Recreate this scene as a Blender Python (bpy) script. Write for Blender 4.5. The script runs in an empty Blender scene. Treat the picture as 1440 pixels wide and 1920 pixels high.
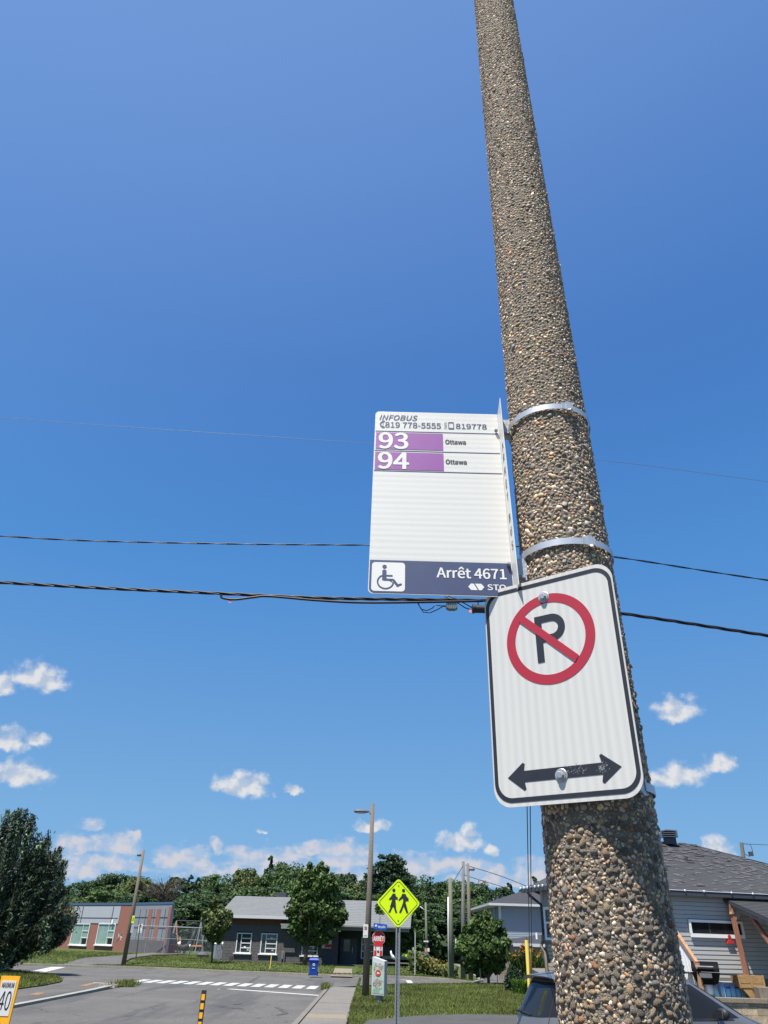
import bpy, bmesh, math, random
import numpy as np
from mathutils import Vector, Matrix

random.seed(7)
rng = np.random.default_rng(7)
S = bpy.context.scene
COL = S.collection
R_ = math.radians

# ------------------------------------------------------------------ camera
CH = 2.15
PITCH = math.atan(1331 / 2211.0)
ROLL = math.atan(65 / 2210.0)
_f = np.array([0, math.cos(PITCH), math.sin(PITCH)])
_r0 = np.array([1.0, 0, 0]); _u0 = np.cross(_r0, _f)
_R = math.cos(ROLL) * _r0 + math.sin(ROLL) * _u0
_U = -math.sin(ROLL) * _r0 + math.cos(ROLL) * _u0
CAM = np.array([0, 0, CH])
cam_d = bpy.data.cameras.new('camera'); cam = bpy.data.objects.new('camera', cam_d); COL.objects.link(cam)
cam_d.sensor_fit = 'VERTICAL'; cam_d.sensor_height = 36; cam_d.lens = 36 * 1331 / 1920.0
cam_d.clip_start = 0.05; cam_d.clip_end = 3000
M = Matrix(((_R[0], _U[0], -_f[0], 0), (_R[1], _U[1], -_f[1], 0), (_R[2], _U[2], -_f[2], CH), (0, 0, 0, 1)))
cam.matrix_world = M
S.camera = cam

def ray(px, py):
    d = _f * 1331 + _R * (px - 720) - _U * (py - 960)
    return d / np.linalg.norm(d)
def G(px, py, z=0.0):            # the ground point seen at a photo pixel
    d = ray(px, py); t = (z - CH) / d[2]
    return Vector(CAM + d * t)
def D(px, py, Y):                # the point at depth Y seen at a photo pixel
    d = ray(px, py)
    return Vector(CAM + d * (Y / d[1]))

# ------------------------------------------------------------------ light
SUN_AZ, SUN_EL = 214.0, 67.0
sd = Vector((math.sin(R_(SUN_AZ)) * math.cos(R_(SUN_EL)), math.cos(R_(SUN_AZ)) * math.cos(R_(SUN_EL)), math.sin(R_(SUN_EL))))
ld = bpy.data.lights.new('sun', 'SUN'); sun = bpy.data.objects.new('sun', ld); COL.objects.link(sun)
ld.energy = 5.0; ld.angle = R_(0.53); ld.color = (1.0, 0.95, 0.87)
sun.rotation_euler = sd.to_track_quat('Z', 'Y').to_euler(); sun.location = (0, 0, 30)

W = bpy.data.worlds.new('World'); S.world = W; W.use_nodes = True
nt = W.node_tree; nt.nodes.clear()
def wn(t, **k):
    n = nt.nodes.new(t)
    for a, b in k.items(): setattr(n, a, b)
    return n
def wl(a, b): nt.links.new(a, b)
def setin(n, i, v):
    if isinstance(v, bpy.types.NodeSocket): nt.links.new(v, n.inputs[i])
    elif v is not None: n.inputs[i].default_value = v
def wm(op, a=None, b=None, c=None, clamp=False):
    n = wn('ShaderNodeMath', operation=op, use_clamp=clamp)
    setin(n, 0, a); setin(n, 1, b); setin(n, 2, c)
    return n.outputs[0]
def wv(op, a=None, b=None, c=None):
    n = wn('ShaderNodeVectorMath', operation=op)
    setin(n, 0, a); setin(n, 1, b); setin(n, 2, c)
    return n.outputs['Value'] if op == 'LENGTH' else n.outputs['Vector']
sky = wn('ShaderNodeTexSky', sky_type='NISHITA')
sky.sun_disc = False; sky.sun_elevation = R_(SUN_EL); sky.sun_rotation = R_(SUN_AZ)
sky.altitude = 0; sky.air_density = 1.0; sky.dust_density = 0.2; sky.ozone_density = 3.0
hs = wn('ShaderNodeHueSaturation'); hs.inputs['Saturation'].default_value = 1.12; hs.inputs['Value'].default_value = 1.0
hs.inputs['Hue'].default_value = 0.5
wl(sky.outputs[0], hs.inputs['Color'])
geo = wn('ShaderNodeTexCoord'); sep = wn('ShaderNodeSeparateXYZ'); wl(geo.outputs['Generated'], sep.inputs[0])
az = wm('ARCTAN2', sep.outputs[0], sep.outputs[1]); el = wm('ARCSINE', sep.outputs[2])
cmb = wn('ShaderNodeCombineXYZ'); wl(az, cmb.inputs[0]); wl(el, cmb.inputs[1]); ang = cmb.outputs[0]
def noise(scale, detail, off=(0, 0, 0), stretch=(1, 1, 1), rough=0.6, src=None):
    v = wv('MULTIPLY_ADD', src or ang, tuple(scale * s for s in stretch), off)
    n = wn('ShaderNodeTexNoise', noise_dimensions='2D'); n.inputs['Scale'].default_value = 1.0
    n.inputs['Detail'].default_value = detail; n.inputs['Roughness'].default_value = rough
    wl(v, n.inputs['Vector']); return n.outputs[0]
def angs(px, py):
    d = ray(px, py); return math.atan2(d[0], d[1]), math.asin(d[2])
def field(blobs):
    wx = noise(45, 4, (3.1, 7.7, 0)); wy = noise(45, 4, (13.1, 2.7, 0))
    cx = wn('ShaderNodeCombineXYZ')
    wl(wm('MULTIPLY_ADD', wx, 0.022, -0.011), cx.inputs[0]); wl(wm('MULTIPLY_ADD', wy, 0.014, -0.007), cx.inputs[1])
    v = wv('ADD', ang, cx.outputs[0]); best = None
    for (x, y, hw, hh) in blobs:
        a0, e0 = angs(x, y); a1, _ = angs(x + hw, y); _, e1 = angs(x, y - hh)
        sx = 1 / abs(a1 - a0); sy = 1 / abs(e1 - e0)
        p = wv('MULTIPLY_ADD', v, (sx, sy, 0), (-a0 * sx, -e0 * sy, 0))
        q = wv('MULTIPLY', p, (-1, -2.3, 0))
        L = wv('LENGTH', wv('MAXIMUM', p, q))
        best = L if best is None else wm('MINIMUM', best, L)
    return best
PUFFS = [(72, 1278, 62, 42), (0, 1290, 32, 36), (15, 1396, 40, 34), (68, 1392, 24, 26), (40, 1460, 66, 36), (455, 1480, 58, 36),
         (548, 1483, 24, 14), (1270, 1338, 50, 36), (1270, 1462, 66, 34), (1345, 1438, 36, 30), (695, 1553, 36, 18),
         (862, 1586, 46, 30), (880, 1565, 22, 20), (921, 1600, 16, 13), (1345, 1600, 36, 36), (492, 1562, 14, 8)]
BANK = [(172, 1550, 34, 18), (135, 1590, 46, 26), (215, 1592, 55, 34), (252, 1570, 14, 14), (180, 1622, 110, 24), (100, 1640, 120, 26), (340, 1618, 62, 36),
        (408, 1590, 13, 26), (500, 1618, 105, 30), (600, 1596, 52, 22), (645, 1612, 66, 40), (560, 1645, 240, 26), (780, 1632, 62, 34),
        (860, 1628, 90, 26), (1005, 1645, 48, 36), (940, 1655, 120, 22), (1300, 1680, 250, 40), (-150, 1600, 120, 40), (1700, 1560, 140, 50), (1900, 1640, 160, 60), (-500, 1500, 140, 60)]
fp = field(PUFFS); fb = field(BANK)
n1 = noise(52, 5, (1.3, 4.2, 0), (1, 1.2, 1), 0.5)
n2 = noise(45, 6, (8.3, 1.2, 0), (0.8, 1.5, 1), 0.56)
def mrange(v, a, b, c=0.0, d=1.0, smooth=True):
    n = wn('ShaderNodeMapRange'); n.interpolation_type = 'SMOOTHSTEP' if smooth else 'LINEAR'
    setin(n, 0, v); n.inputs[1].default_value = a; n.inputs[2].default_value = b; n.inputs[3].default_value = c; n.inputs[4].default_value = d
    return n.outputs[0]
dp = mrange(wm('ADD', wm('SUBTRACT', 1.0, fp), wm('MULTIPLY_ADD', n1, 1.15, -0.48)), -0.05, 0.68)
db = mrange(wm('ADD', wm('SUBTRACT', 1.0, fb), wm('MULTIPLY_ADD', n2, 1.5, -0.6)), -0.05, 0.6, 0.0, 0.92)
# relief inside the clouds: noise read a little towards the sun, minus noise here
n1s = noise(52, 3, (1.3, 4.2, 0), (1, 1.2, 1), 0.5)
n1b = noise(52, 3, (1.3 - 0.25, 4.2 + 0.55, 0), (1, 1.2, 1), 0.5)
rel = mrange(wm('SUBTRACT', n1s, n1b), -0.2, 0.2, 0.0, 1.0)
def mixc(f, a, b):
    n = wn('ShaderNodeMix', data_type='RGBA'); setin(n, 0, f); setin(n, 6, a); setin(n, 7, b); return n.outputs[2]
ccol = mixc(rel, (2.9, 3.4, 4.2, 1), (4.7, 4.7, 4.75, 1))
bcol = mixc(rel, (2.4, 3.2, 4.4, 1), (3.9, 3.85, 4.15, 1))
up = mrange(sep.outputs[2], -0.02, 0.005)
# deep summer blue: the sky model graded by height, and paler towards the sun
rmp = wn('ShaderNodeValToRGB'); el_ = rmp.color_ramp.elements; KS = 1 / (0.1 * 1.68) / 8.0
STOPS = [(0.0, (0.20, 0.43, 0.73)), (0.13, (0.172, 0.395, 0.71)), (0.2, (0.15, 0.36, 0.69)), (0.42, (0.08, 0.275, 0.66)), (0.67, (0.056, 0.19, 0.545)), (1.0, (0.052, 0.16, 0.48))]
for i_, (p_, c_) in enumerate(STOPS):
    e_ = el_[i_] if i_ < 2 else el_.new(p_)
    e_.position = p_; e_.color = tuple(x * KS for x in c_) + (1,)
wl(sep.outputs[2], rmp.inputs[0])
dotn = wn('ShaderNodeVectorMath', operation='DOT_PRODUCT'); wl(geo.outputs['Generated'], dotn.inputs[0]); dotn.inputs[1].default_value = tuple(sd)
glow = mrange(dotn.outputs['Value'], 0.2, 1.0)
gsc = wn('ShaderNodeVectorMath', operation='SCALE'); gsc.inputs[0].default_value = tuple(c * KS for c in (0.145, 0.2, 0.25)); wl(glow, gsc.inputs[3])
gadd = wv('ADD', rmp.outputs[0], gsc.outputs[0])
g8 = wn('ShaderNodeVectorMath', operation='SCALE'); wl(gadd, g8.inputs[0]); g8.inputs[3].default_value = 8.0
skyc = mixc(0.92, hs.outputs[0], g8.outputs[0])
c1 = mixc(wm('MULTIPLY', db, up), skyc, bcol)
c2 = mixc(wm('MULTIPLY', dp, wm('MULTIPLY', up, 0.93)), c1, ccol)
bg = wn('ShaderNodeBackground'); bg.inputs[1].default_value = 0.1; wl(c2, bg.inputs[0])
wo = wn('ShaderNodeOutputWorld'); wl(bg.outputs[0], wo.inputs[0])
W.cycles.sampling_method = 'MANUAL'; W.cycles.sample_map_resolution = 256
S.view_settings.view_transform = 'Standard'; S.view_settings.look = 'None'
S.view_settings.exposure = 0.75; S.view_settings.gamma = 1.0; S.view_settings.use_curve_mapping = False
S.cycles.max_bounces = 6; S.cycles.diffuse_bounces = 3; S.cycles.glossy_bounces = 3; S.cycles.transparent_max_bounces = 6
S.cycles.use_denoising = True

# ------------------------------------------------------------------ materials
def mat(name, color, rough=0.7, var=0.0, vscale=4.0, bump=0.0, bscale=30.0, metallic=0.0, attr=None, spec=0.4, col2=None, stretch=(1, 1, 1), trans=0.0, detail=5, coat=0.0, sheen=None, rand=0.0):
    m = bpy.data.materials.new(name); m.use_nodes = True; t = m.node_tree; N = t.nodes; Lk = t.links
    b = N['Principled BSDF']; b.inputs['Roughness'].default_value = rough; b.inputs['Metallic'].default_value = metallic
    b.inputs['Specular IOR Level'].default_value = spec
    if coat: b.inputs['Coat Weight'].default_value = coat; b.inputs['Coat Roughness'].default_value = 0.04
    tc = N.new('ShaderNodeTexCoord'); mp = N.new('ShaderNodeMapping'); mp.inputs['Scale'].default_value = stretch
    Lk.new(tc.outputs['Object'], mp.inputs[0])
    c = tuple(color) + (1,)
    src = None
    if attr:
        a = N.new('ShaderNodeAttribute'); a.attribute_name = attr; src = a.outputs['Color']
    if var or col2:
        n = N.new('ShaderNodeTexNoise'); n.inputs['Scale'].default_value = vscale; n.inputs['Detail'].default_value = detail; n.inputs['Roughness'].default_value = 0.65
        Lk.new(mp.outputs[0], n.inputs['Vector'])
        mr = N.new('ShaderNodeMapRange'); mr.inputs[1].default_value = 0.3; mr.inputs[2].default_value = 0.7; Lk.new(n.outputs[0], mr.inputs[0])
        mx = N.new('ShaderNodeMix'); mx.data_type = 'RGBA'
        lo = tuple(x * (1 - var) for x in color) + (1,); hi = tuple(min(1, x * (1 + var)) for x in (col2 or color)) + (1,)
        mx.inputs[6].default_value = lo; mx.inputs[7].default_value = hi; Lk.new(mr.outputs[0], mx.inputs[0])
        out = mx.outputs[2]
    else:
        rgb = N.new('ShaderNodeRGB'); rgb.outputs[0].default_value = c; out = rgb.outputs[0]
    if src is not None:
        mu = N.new('ShaderNodeMix'); mu.data_type = 'RGBA'; mu.blend_type = 'MULTIPLY'; mu.inputs[0].default_value = 1.0
        Lk.new(out, mu.inputs[6]); Lk.new(src, mu.inputs[7]); out = mu.outputs[2]
    if rand:
        oi = N.new('ShaderNodeObjectInfo'); h = N.new('ShaderNodeHueSaturation')
        r1 = N.new('ShaderNodeMapRange'); r1.inputs[3].default_value = 1 - rand; r1.inputs[4].default_value = 1 + rand
        Lk.new(oi.outputs['Random'], r1.inputs[0]); Lk.new(r1.outputs[0], h.inputs['Value'])
        Lk.new(out, h.inputs['Color']); out = h.outputs[0]
    Lk.new(out, b.inputs['Base Color'])
    if bump:
        n2 = N.new('ShaderNodeTexNoise'); n2.inputs['Scale'].default_value = bscale; n2.inputs['Detail'].default_value = 6
        Lk.new(mp.outputs[0], n2.inputs['Vector'])
        bp = N.new('ShaderNodeBump'); bp.inputs['Strength'].default_value = min(1, bump); bp.inputs['Distance'].default_value = 0.02
        Lk.new(n2.outputs[0], bp.inputs['Height']); Lk.new(bp.outputs[0], b.inputs['Normal'])
    if trans:
        tr = N.new('ShaderNodeBsdfTranslucent'); Lk.new(out, tr.inputs[0]); ms = N.new('ShaderNodeMixShader'); ms.inputs[0].default_value = trans
        Lk.new(b.outputs[0], ms.inputs[1]); Lk.new(tr.outputs[0], ms.inputs[2]); Lk.new(ms.outputs[0], N['Material Output'].inputs[0])
    return m

def ground_mat(name, c1, c2, c3, big=0.25, fine=14.0, bump=0.5, rough=0.95, patch=None, cracks=False):
    m = bpy.data.materials.new(name); m.use_nodes = True; t = m.node_tree; N = t.nodes; Lk = t.links
    b = N['Principled BSDF']; b.inputs['Roughness'].default_value = rough; b.inputs['Specular IOR Level'].default_value = 0.2
    tc = N.new('ShaderNodeTexCoord')
    def nz(s, d, stretch=None):
        n = N.new('ShaderNodeTexNoise'); n.inputs['Scale'].default_value = s; n.inputs['Detail'].default_value = d; n.inputs['Roughness'].default_value = 0.7
        if stretch:
            mp = N.new('ShaderNodeMapping'); mp.inputs['Scale'].default_value = stretch; Lk.new(tc.outputs['Object'], mp.inputs[0]); Lk.new(mp.outputs[0], n.inputs['Vector'])
        else: Lk.new(tc.outputs['Object'], n.inputs['Vector'])
        return n.outputs[0]
    def mx(f, a, bb):
        n = N.new('ShaderNodeMix'); n.data_type = 'RGBA'
        for i, v in ((0, f), (6, a), (7, bb)):
            if isinstance(v, bpy.types.NodeSocket): Lk.new(v, n.inputs[i])
            else: n.inputs[i].default_value = v if i == 0 else tuple(v) + (1,)
        return n.outputs[2]
    def ramp(v, a, bb):
        n = N.new('ShaderNodeMapRange'); n.inputs[1].default_value = a; n.inputs[2].default_value = bb; Lk.new(v, n.inputs[0]); return n.outputs[0]
    o = mx(ramp(nz(big, 4), 0.35, 0.65), c1, c2)
    o = mx(ramp(nz(fine, 8), 0.42, 0.72), o, c3)
    if patch:
        o = mx(ramp(nz(patch[0], 5, patch[2]), 0.52, 0.6), o, patch[1])
    if cracks:
        nzv = N.new('ShaderNodeTexNoise'); nzv.inputs['Scale'].default_value = 0.9; nzv.inputs['Detail'].default_value = 5; Lk.new(tc.outputs['Object'], nzv.inputs['Vector'])
        sc_ = N.new('ShaderNodeVectorMath'); sc_.operation = 'MULTIPLY_ADD'; Lk.new(nzv.outputs['Color'], sc_.inputs[0]); sc_.inputs[1].default_value = (2.2, 2.2, 0); Lk.new(tc.outputs['Object'], sc_.inputs[2])
        vo = N.new('ShaderNodeTexVoronoi'); vo.feature = 'DISTANCE_TO_EDGE'; vo.inputs['Scale'].default_value = 0.17; Lk.new(sc_.outputs[0], vo.inputs['Vector'])
        cr_ = N.new('ShaderNodeMapRange'); cr_.inputs[1].default_value = 0.004; cr_.inputs[2].default_value = 0.012; cr_.inputs[3].default_value = 0.75; cr_.inputs[4].default_value = 0.0; Lk.new(vo.outputs['Distance'], cr_.inputs[0])
        mk_ = N.new('ShaderNodeMath'); mk_.operation = 'MULTIPLY'; Lk.new(cr_.outputs[0], mk_.inputs[0]); Lk.new(ramp(nz(0.13, 3), 0.45, 0.6), mk_.inputs[1])
        o = mx(mk_.outputs[0], o, (0.035, 0.034, 0.034))
        o = mx(ramp(nz(0.55, 3, (1, 1, 1)), 0.66, 0.74), o, tuple(x * 0.72 for x in c1))
    Lk.new(o, b.inputs['Base Color'])
    bp = N.new('ShaderNodeBump'); bp.inputs['Strength'].default_value = bump; bp.inputs['Distance'].default_value = 0.03
    Lk.new(nz(fine * 2.5, 6), bp.inputs['Height']); Lk.new(bp.outputs[0], b.inputs['Normal'])
    return m

MT = {}
MT['asphalt'] = ground_mat('asphalt', (0.112, 0.106, 0.1), (0.15, 0.142, 0.132), (0.07, 0.067, 0.064), 0.35, 14, 0.6, 0.9, (0.45, (0.085, 0.083, 0.083), (1, 0.12, 1)), cracks=True)
MT['drive'] = ground_mat('driveway asphalt', (0.075, 0.075, 0.075), (0.1, 0.1, 0.098), (0.05, 0.05, 0.05), 0.4, 30, 0.35)
MT['concrete'] = ground_mat('concrete', (0.168, 0.156, 0.138), (0.2, 0.188, 0.165), (0.13, 0.12, 0.105), 0.8, 22, 0.3)
MT['tan_concrete'] = ground_mat('tan concrete', (0.22, 0.185, 0.14), (0.25, 0.215, 0.165), (0.17, 0.14, 0.1), 0.8, 16, 0.3)
MT['kerb'] = ground_mat('kerb concrete', (0.24, 0.225, 0.18), (0.3, 0.285, 0.24), (0.15, 0.14, 0.11), 0.9, 12, 0.4)
MT['grass'] = ground_mat('grass', (0.05, 0.072, 0.018), (0.07, 0.092, 0.026), (0.088, 0.088, 0.036), 0.22, 7, 1.0, 1.0)
MT['far_grass'] = ground_mat('far grass', (0.05, 0.08, 0.02), (0.075, 0.1, 0.028), (0.085, 0.095, 0.035), 0.3, 5, 1.0, 1.0)
MT['left_kerb_c'] = ground_mat('pale kerb concrete', (0.3, 0.29, 0.25), (0.36, 0.35, 0.31), (0.2, 0.19, 0.16), 1.5, 12, 0.4)
MT['paint'] = mat('road paint', (0.42, 0.42, 0.41), 0.7, 0.18, 3, 0.2, 40)
MT['orange_paint'] = mat('orange marking', (0.24, 0.14, 0.07), 0.8, 0.2, 6)
MT['white'] = mat('white metal', (0.78, 0.78, 0.76), 0.45, 0.04, 5)
MT['sheet_white'] = mat('sign sheeting', (0.66, 0.645, 0.61), 0.38, 0.02, 8)
MT['black'] = mat('black print', (0.022, 0.024, 0.032), 0.45, 0.15, 20)
MT['navy'] = mat('navy print', (0.045, 0.06, 0.13), 0.45, 0.05, 30)
MT['violet'] = mat('violet print', (0.225, 0.062, 0.265), 0.45, 0.04, 30)
MT['red'] = mat('red print', (0.37, 0.022, 0.042), 0.45, 0.04, 20)
MT['stop_red'] = mat('stop sign red', (0.5, 0.03, 0.03), 0.4, 0.05, 20)
MT['blue_sign'] = mat('blue street sign', (0.01, 0.09, 0.42), 0.4)
MT['lime'] = mat('fluorescent lime', (0.62, 0.83, 0.0), 0.45, 0.03, 6)
MT['yellow'] = mat('yellow plastic', (0.85, 0.62, 0.12), 0.45, 0.06, 6)
MT['amber'] = mat('amber reflector', (0.9, 0.42, 0.02), 0.4, 0.05, 12)
MT['rubber'] = mat('black rubber', (0.025, 0.025, 0.027), 0.55, 0.2, 10)
MT['galv'] = mat('galvanised steel', (0.42, 0.43, 0.44), 0.42, 0.12, 14, 0.1, 80, metallic=0.55)
MT['band'] = mat('stainless band', (0.58, 0.59, 0.6), 0.38, 0.1, 20, 0.0, 50, metallic=0.55)
MT['galv_dull'] = mat('dull galvanised post', (0.24, 0.26, 0.28), 0.6, 0.18, 6, metallic=0.3)
MT['dark_metal'] = mat('dark metal', (0.06, 0.065, 0.07), 0.5, 0.2, 8)
MT['lamp_grey'] = mat('lamp head grey', (0.12, 0.125, 0.13), 0.5, 0.1, 8)
MT['agg_pole'] = mat('aggregate pole', (0.17, 0.14, 0.11), 0.9, 0.45, 55, 1.0, 90, detail=8)
MT['mortar'] = mat('mortar', (0.34, 0.29, 0.22), 0.95, 0.6, 420, 1.0, 500, detail=8)
MT['wood_pole'] = mat('treated wood pole', (0.14, 0.145, 0.105), 0.9, 0.25, 6, 0.4, 20, stretch=(6, 6, 0.4))
MT['pole_grey'] = mat('weathered grey pole', (0.13, 0.13, 0.13), 0.8, 0.3, 4, 0.3, 20, stretch=(6, 6, 0.4))
MT['wood_grey'] = mat('weathered wood', (0.22, 0.18, 0.14), 0.9, 0.3, 6, 0.3, 20, stretch=(6, 6, 0.5))
MT['cedar'] = mat('cedar wood', (0.36, 0.2, 0.11), 0.8, 0.25, 5, 0.2, 30, stretch=(4, 4, 0.6))
MT['deck'] = mat('golden wood', (0.33, 0.2, 0.08), 0.75, 0.25, 6, 0.2, 30, stretch=(1, 4, 4))
MT['redwood'] = mat('reddish timber', (0.3, 0.13, 0.08), 0.8, 0.3, 6, 0.3, 30, stretch=(6, 6, 0.5))
MT['grey_timber'] = mat('grey timber', (0.2, 0.18, 0.16), 0.85, 0.3, 6, 0.3, 30)
MT['cable'] = mat('cable sheath', (0.012, 0.013, 0.018), 0.45, 0.2, 3)
MT['thin_wire'] = mat('bare wire', (0.16, 0.18, 0.22), 0.5)
MT['enamel'] = mat('black enamel', (0.006, 0.006, 0.007), 0.6, spec=0.06)
MT['box_grey'] = mat('grey box', (0.13, 0.16, 0.18), 0.5, 0.1, 8)
MT['pink'] = mat('pink tag', (0.75, 0.3, 0.28), 0.6)
MT['brick'] = None
MT['slate'] = mat('dark fascia', (0.05, 0.055, 0.07), 0.6)
MT['fascia_w'] = mat('white fascia', (0.5, 0.51, 0.52), 0.5)
MT['blockgrey'] = mat('grey block', (0.1, 0.093, 0.098), 0.9, 0.18, 3, 0.3, 25, rand=0.0)
MT['blockmortar'] = mat('block mortar', (0.05, 0.047, 0.052), 0.95)
MT['soffit'] = mat('grey soffit', (0.2, 0.22, 0.22), 0.7)
MT['brownband'] = mat('brown siding band', (0.13, 0.055, 0.038), 0.8, 0.12, 2, stretch=(6, 1, 1))
MT['darkband'] = mat('dark band', (0.07, 0.078, 0.09), 0.7)
MT['roof_light'] = mat('light grey shingles', (0.16, 0.168, 0.17), 0.9, 0.22, 3.2, 0.5, 30, stretch=(1, 6, 3))
MT['roof_dark'] = mat('dark shingles', (0.05, 0.05, 0.054), 0.95, 0.1, 3, 0.0, 60, attr=None, detail=4)
MT['roof_char'] = mat('charcoal shingles', (0.04, 0.041, 0.046), 0.95, 0.2, 4, 0.4, 30)
MT['siding'] = mat('grey vinyl siding', (0.38, 0.38, 0.365), 0.55, 0.04, 1.5, stretch=(1, 1, 6))
MT['siding_blue'] = mat('blue grey siding', (0.22, 0.26, 0.31), 0.6, 0.04, 1.5)
MT['panel_lt'] = mat('light panel', (0.34, 0.36, 0.4), 0.5, 0.05, 0.8)
MT['panel_dk'] = mat('grey panel', (0.2, 0.22, 0.25), 0.6, 0.08, 0.8)
MT['blue_trim'] = mat('blue roof edge', (0.05, 0.1, 0.18), 0.5)
MT['frame'] = mat('window frame', (0.62, 0.64, 0.64), 0.45)
MT['stone'] = mat('manufactured stone', (0.38, 0.35, 0.28), 0.9, 0.3, 2.0, 0.4, 20, rand=0.22)
MT['brown_stone'] = mat('retaining block', (0.34, 0.27, 0.18), 0.9, 0.3, 5, 0.4, 20, rand=0.2)
MT['tanwall'] = mat('tan wall', (0.24, 0.22, 0.19), 0.8, 0.1, 3)
MT['blue_bin'] = mat('blue plastic', (0.012, 0.06, 0.34), 0.4, 0.08, 3)
MT['carpaint'] = mat('dark grey car paint', (0.15, 0.148, 0.152), 0.36, 0.06, 400, metallic=0.35, coat=0.3, spec=0.4)
MT['glass'] = mat('dark glass', (0.016, 0.017, 0.019), 0.06, spec=0.25)
MT['glass_green'] = mat('greenish window glass', (0.2, 0.3, 0.27), 0.08, 0.25, 0.8, spec=0.8)
MT['glass_win'] = mat('window glass', (0.035, 0.045, 0.05), 0.05, 0.6, 1.5, spec=0.8)
MT['chrome'] = mat('chrome', (0.8, 0.8, 0.8), 0.1, metallic=1.0)
MT['tail'] = mat('red lamp lens', (0.25, 0.01, 0.01), 0.15, spec=0.6)
MT['tubblue'] = mat('blue vinyl', (0.05, 0.16, 0.5), 0.3, 0.1, 3)
MT['turq'] = mat('turquoise vinyl', (0.2, 0.58, 0.7), 0.3, 0.1, 3)
MT['playred'] = mat('red plastic', (0.5, 0.02, 0.06), 0.4)
MT['playorange'] = mat('orange plastic', (0.6, 0.25, 0.12), 0.5)
MT['lawnchair'] = mat('green paint', (0.25, 0.6, 0.2), 0.6, 0.1, 3)
MT['mailgreen'] = mat('pale green print', (0.33, 0.45, 0.37), 0.5, 0.1, 3)
MT['mailpink'] = mat('pink print', (0.42, 0.22, 0.22), 0.5, 0.25, 12)
MT['maildark'] = mat('dark green print', (0.1, 0.2, 0.15), 0.5, 0.2, 12)
MT['bark'] = mat('bark', (0.1, 0.08, 0.06), 0.95, 0.3, 8, 0.6, 30, stretch=(3, 3, 0.5))
def leafmat(name, c, tr=0.22): return mat(name, c, 0.55, 0.3, 0.6, attr='tint', trans=tr, spec=0.25)
MT['leaf'] = leafmat('green leaves', (0.068, 0.115, 0.03))
MT['leaf_dark'] = leafmat('dark leaves', (0.046, 0.084, 0.03))
MT['leaf_mid'] = leafmat('mid leaves', (0.064, 0.112, 0.034))
MT['leaf_olive'] = leafmat('olive leaves', (0.1, 0.13, 0.042))
MT['needle'] = leafmat('needles', (0.032, 0.058, 0.028), 0.1)
MT['cedarleaf'] = leafmat('silvery dark foliage', (0.056, 0.08, 0.046), 0.12)
MT['twig'] = mat('bare twigs', (0.12, 0.1, 0.08), 0.9)
MT['grassblade'] = leafmat('grass blades', (0.125, 0.175, 0.045), 0.3)
MT['lily'] = leafmat('lily petals', (0.42, 0.17, 0.045), 0.3)
MT['daylily'] = leafmat('strap leaves', (0.12, 0.24, 0.04), 0.3)
MT['gold'] = leafmat('golden flowers', (0.26, 0.2, 0.05), 0.3)

def brickmat(name, c1, c2, mortar, scale=1.0, bw=0.5, rh=0.25):
    m = bpy.data.materials.new(name); m.use_nodes = True; t = m.node_tree; N = t.nodes; Lk = t.links
    b = N['Principled BSDF']; b.inputs['Roughness'].default_value = 0.9
    tc = N.new('ShaderNodeTexCoord'); sp = N.new('ShaderNodeSeparateXYZ'); Lk.new(tc.outputs['Object'], sp.inputs[0])
    ad = N.new('ShaderNodeMath'); ad.operation = 'ADD'; Lk.new(sp.outputs[0], ad.inputs[0]); Lk.new(sp.outputs[1], ad.inputs[1])
    cb = N.new('ShaderNodeCombineXYZ'); Lk.new(ad.outputs[0], cb.inputs[0]); Lk.new(sp.outputs[2], cb.inputs[1])
    br = N.new('ShaderNodeTexBrick'); Lk.new(cb.outputs[0], br.inputs['Vector'])
    br.inputs['Color1'].default_value = c1 + (1,); br.inputs['Color2'].default_value = c2 + (1,); br.inputs['Mortar'].default_value = mortar + (1,)
    br.inputs['Scale'].default_value = scale; br.inputs['Brick Width'].default_value = bw; br.inputs['Row Height'].default_value = rh; br.inputs['Mortar Size'].default_value = 0.008
    Lk.new(br.outputs[0], b.inputs['Base Color']); return m
MT['brick'] = brickmat('red brick', (0.27, 0.075, 0.05), (0.21, 0.06, 0.04), (0.25, 0.2, 0.17), 1.0, 0.24, 0.075)

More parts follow.
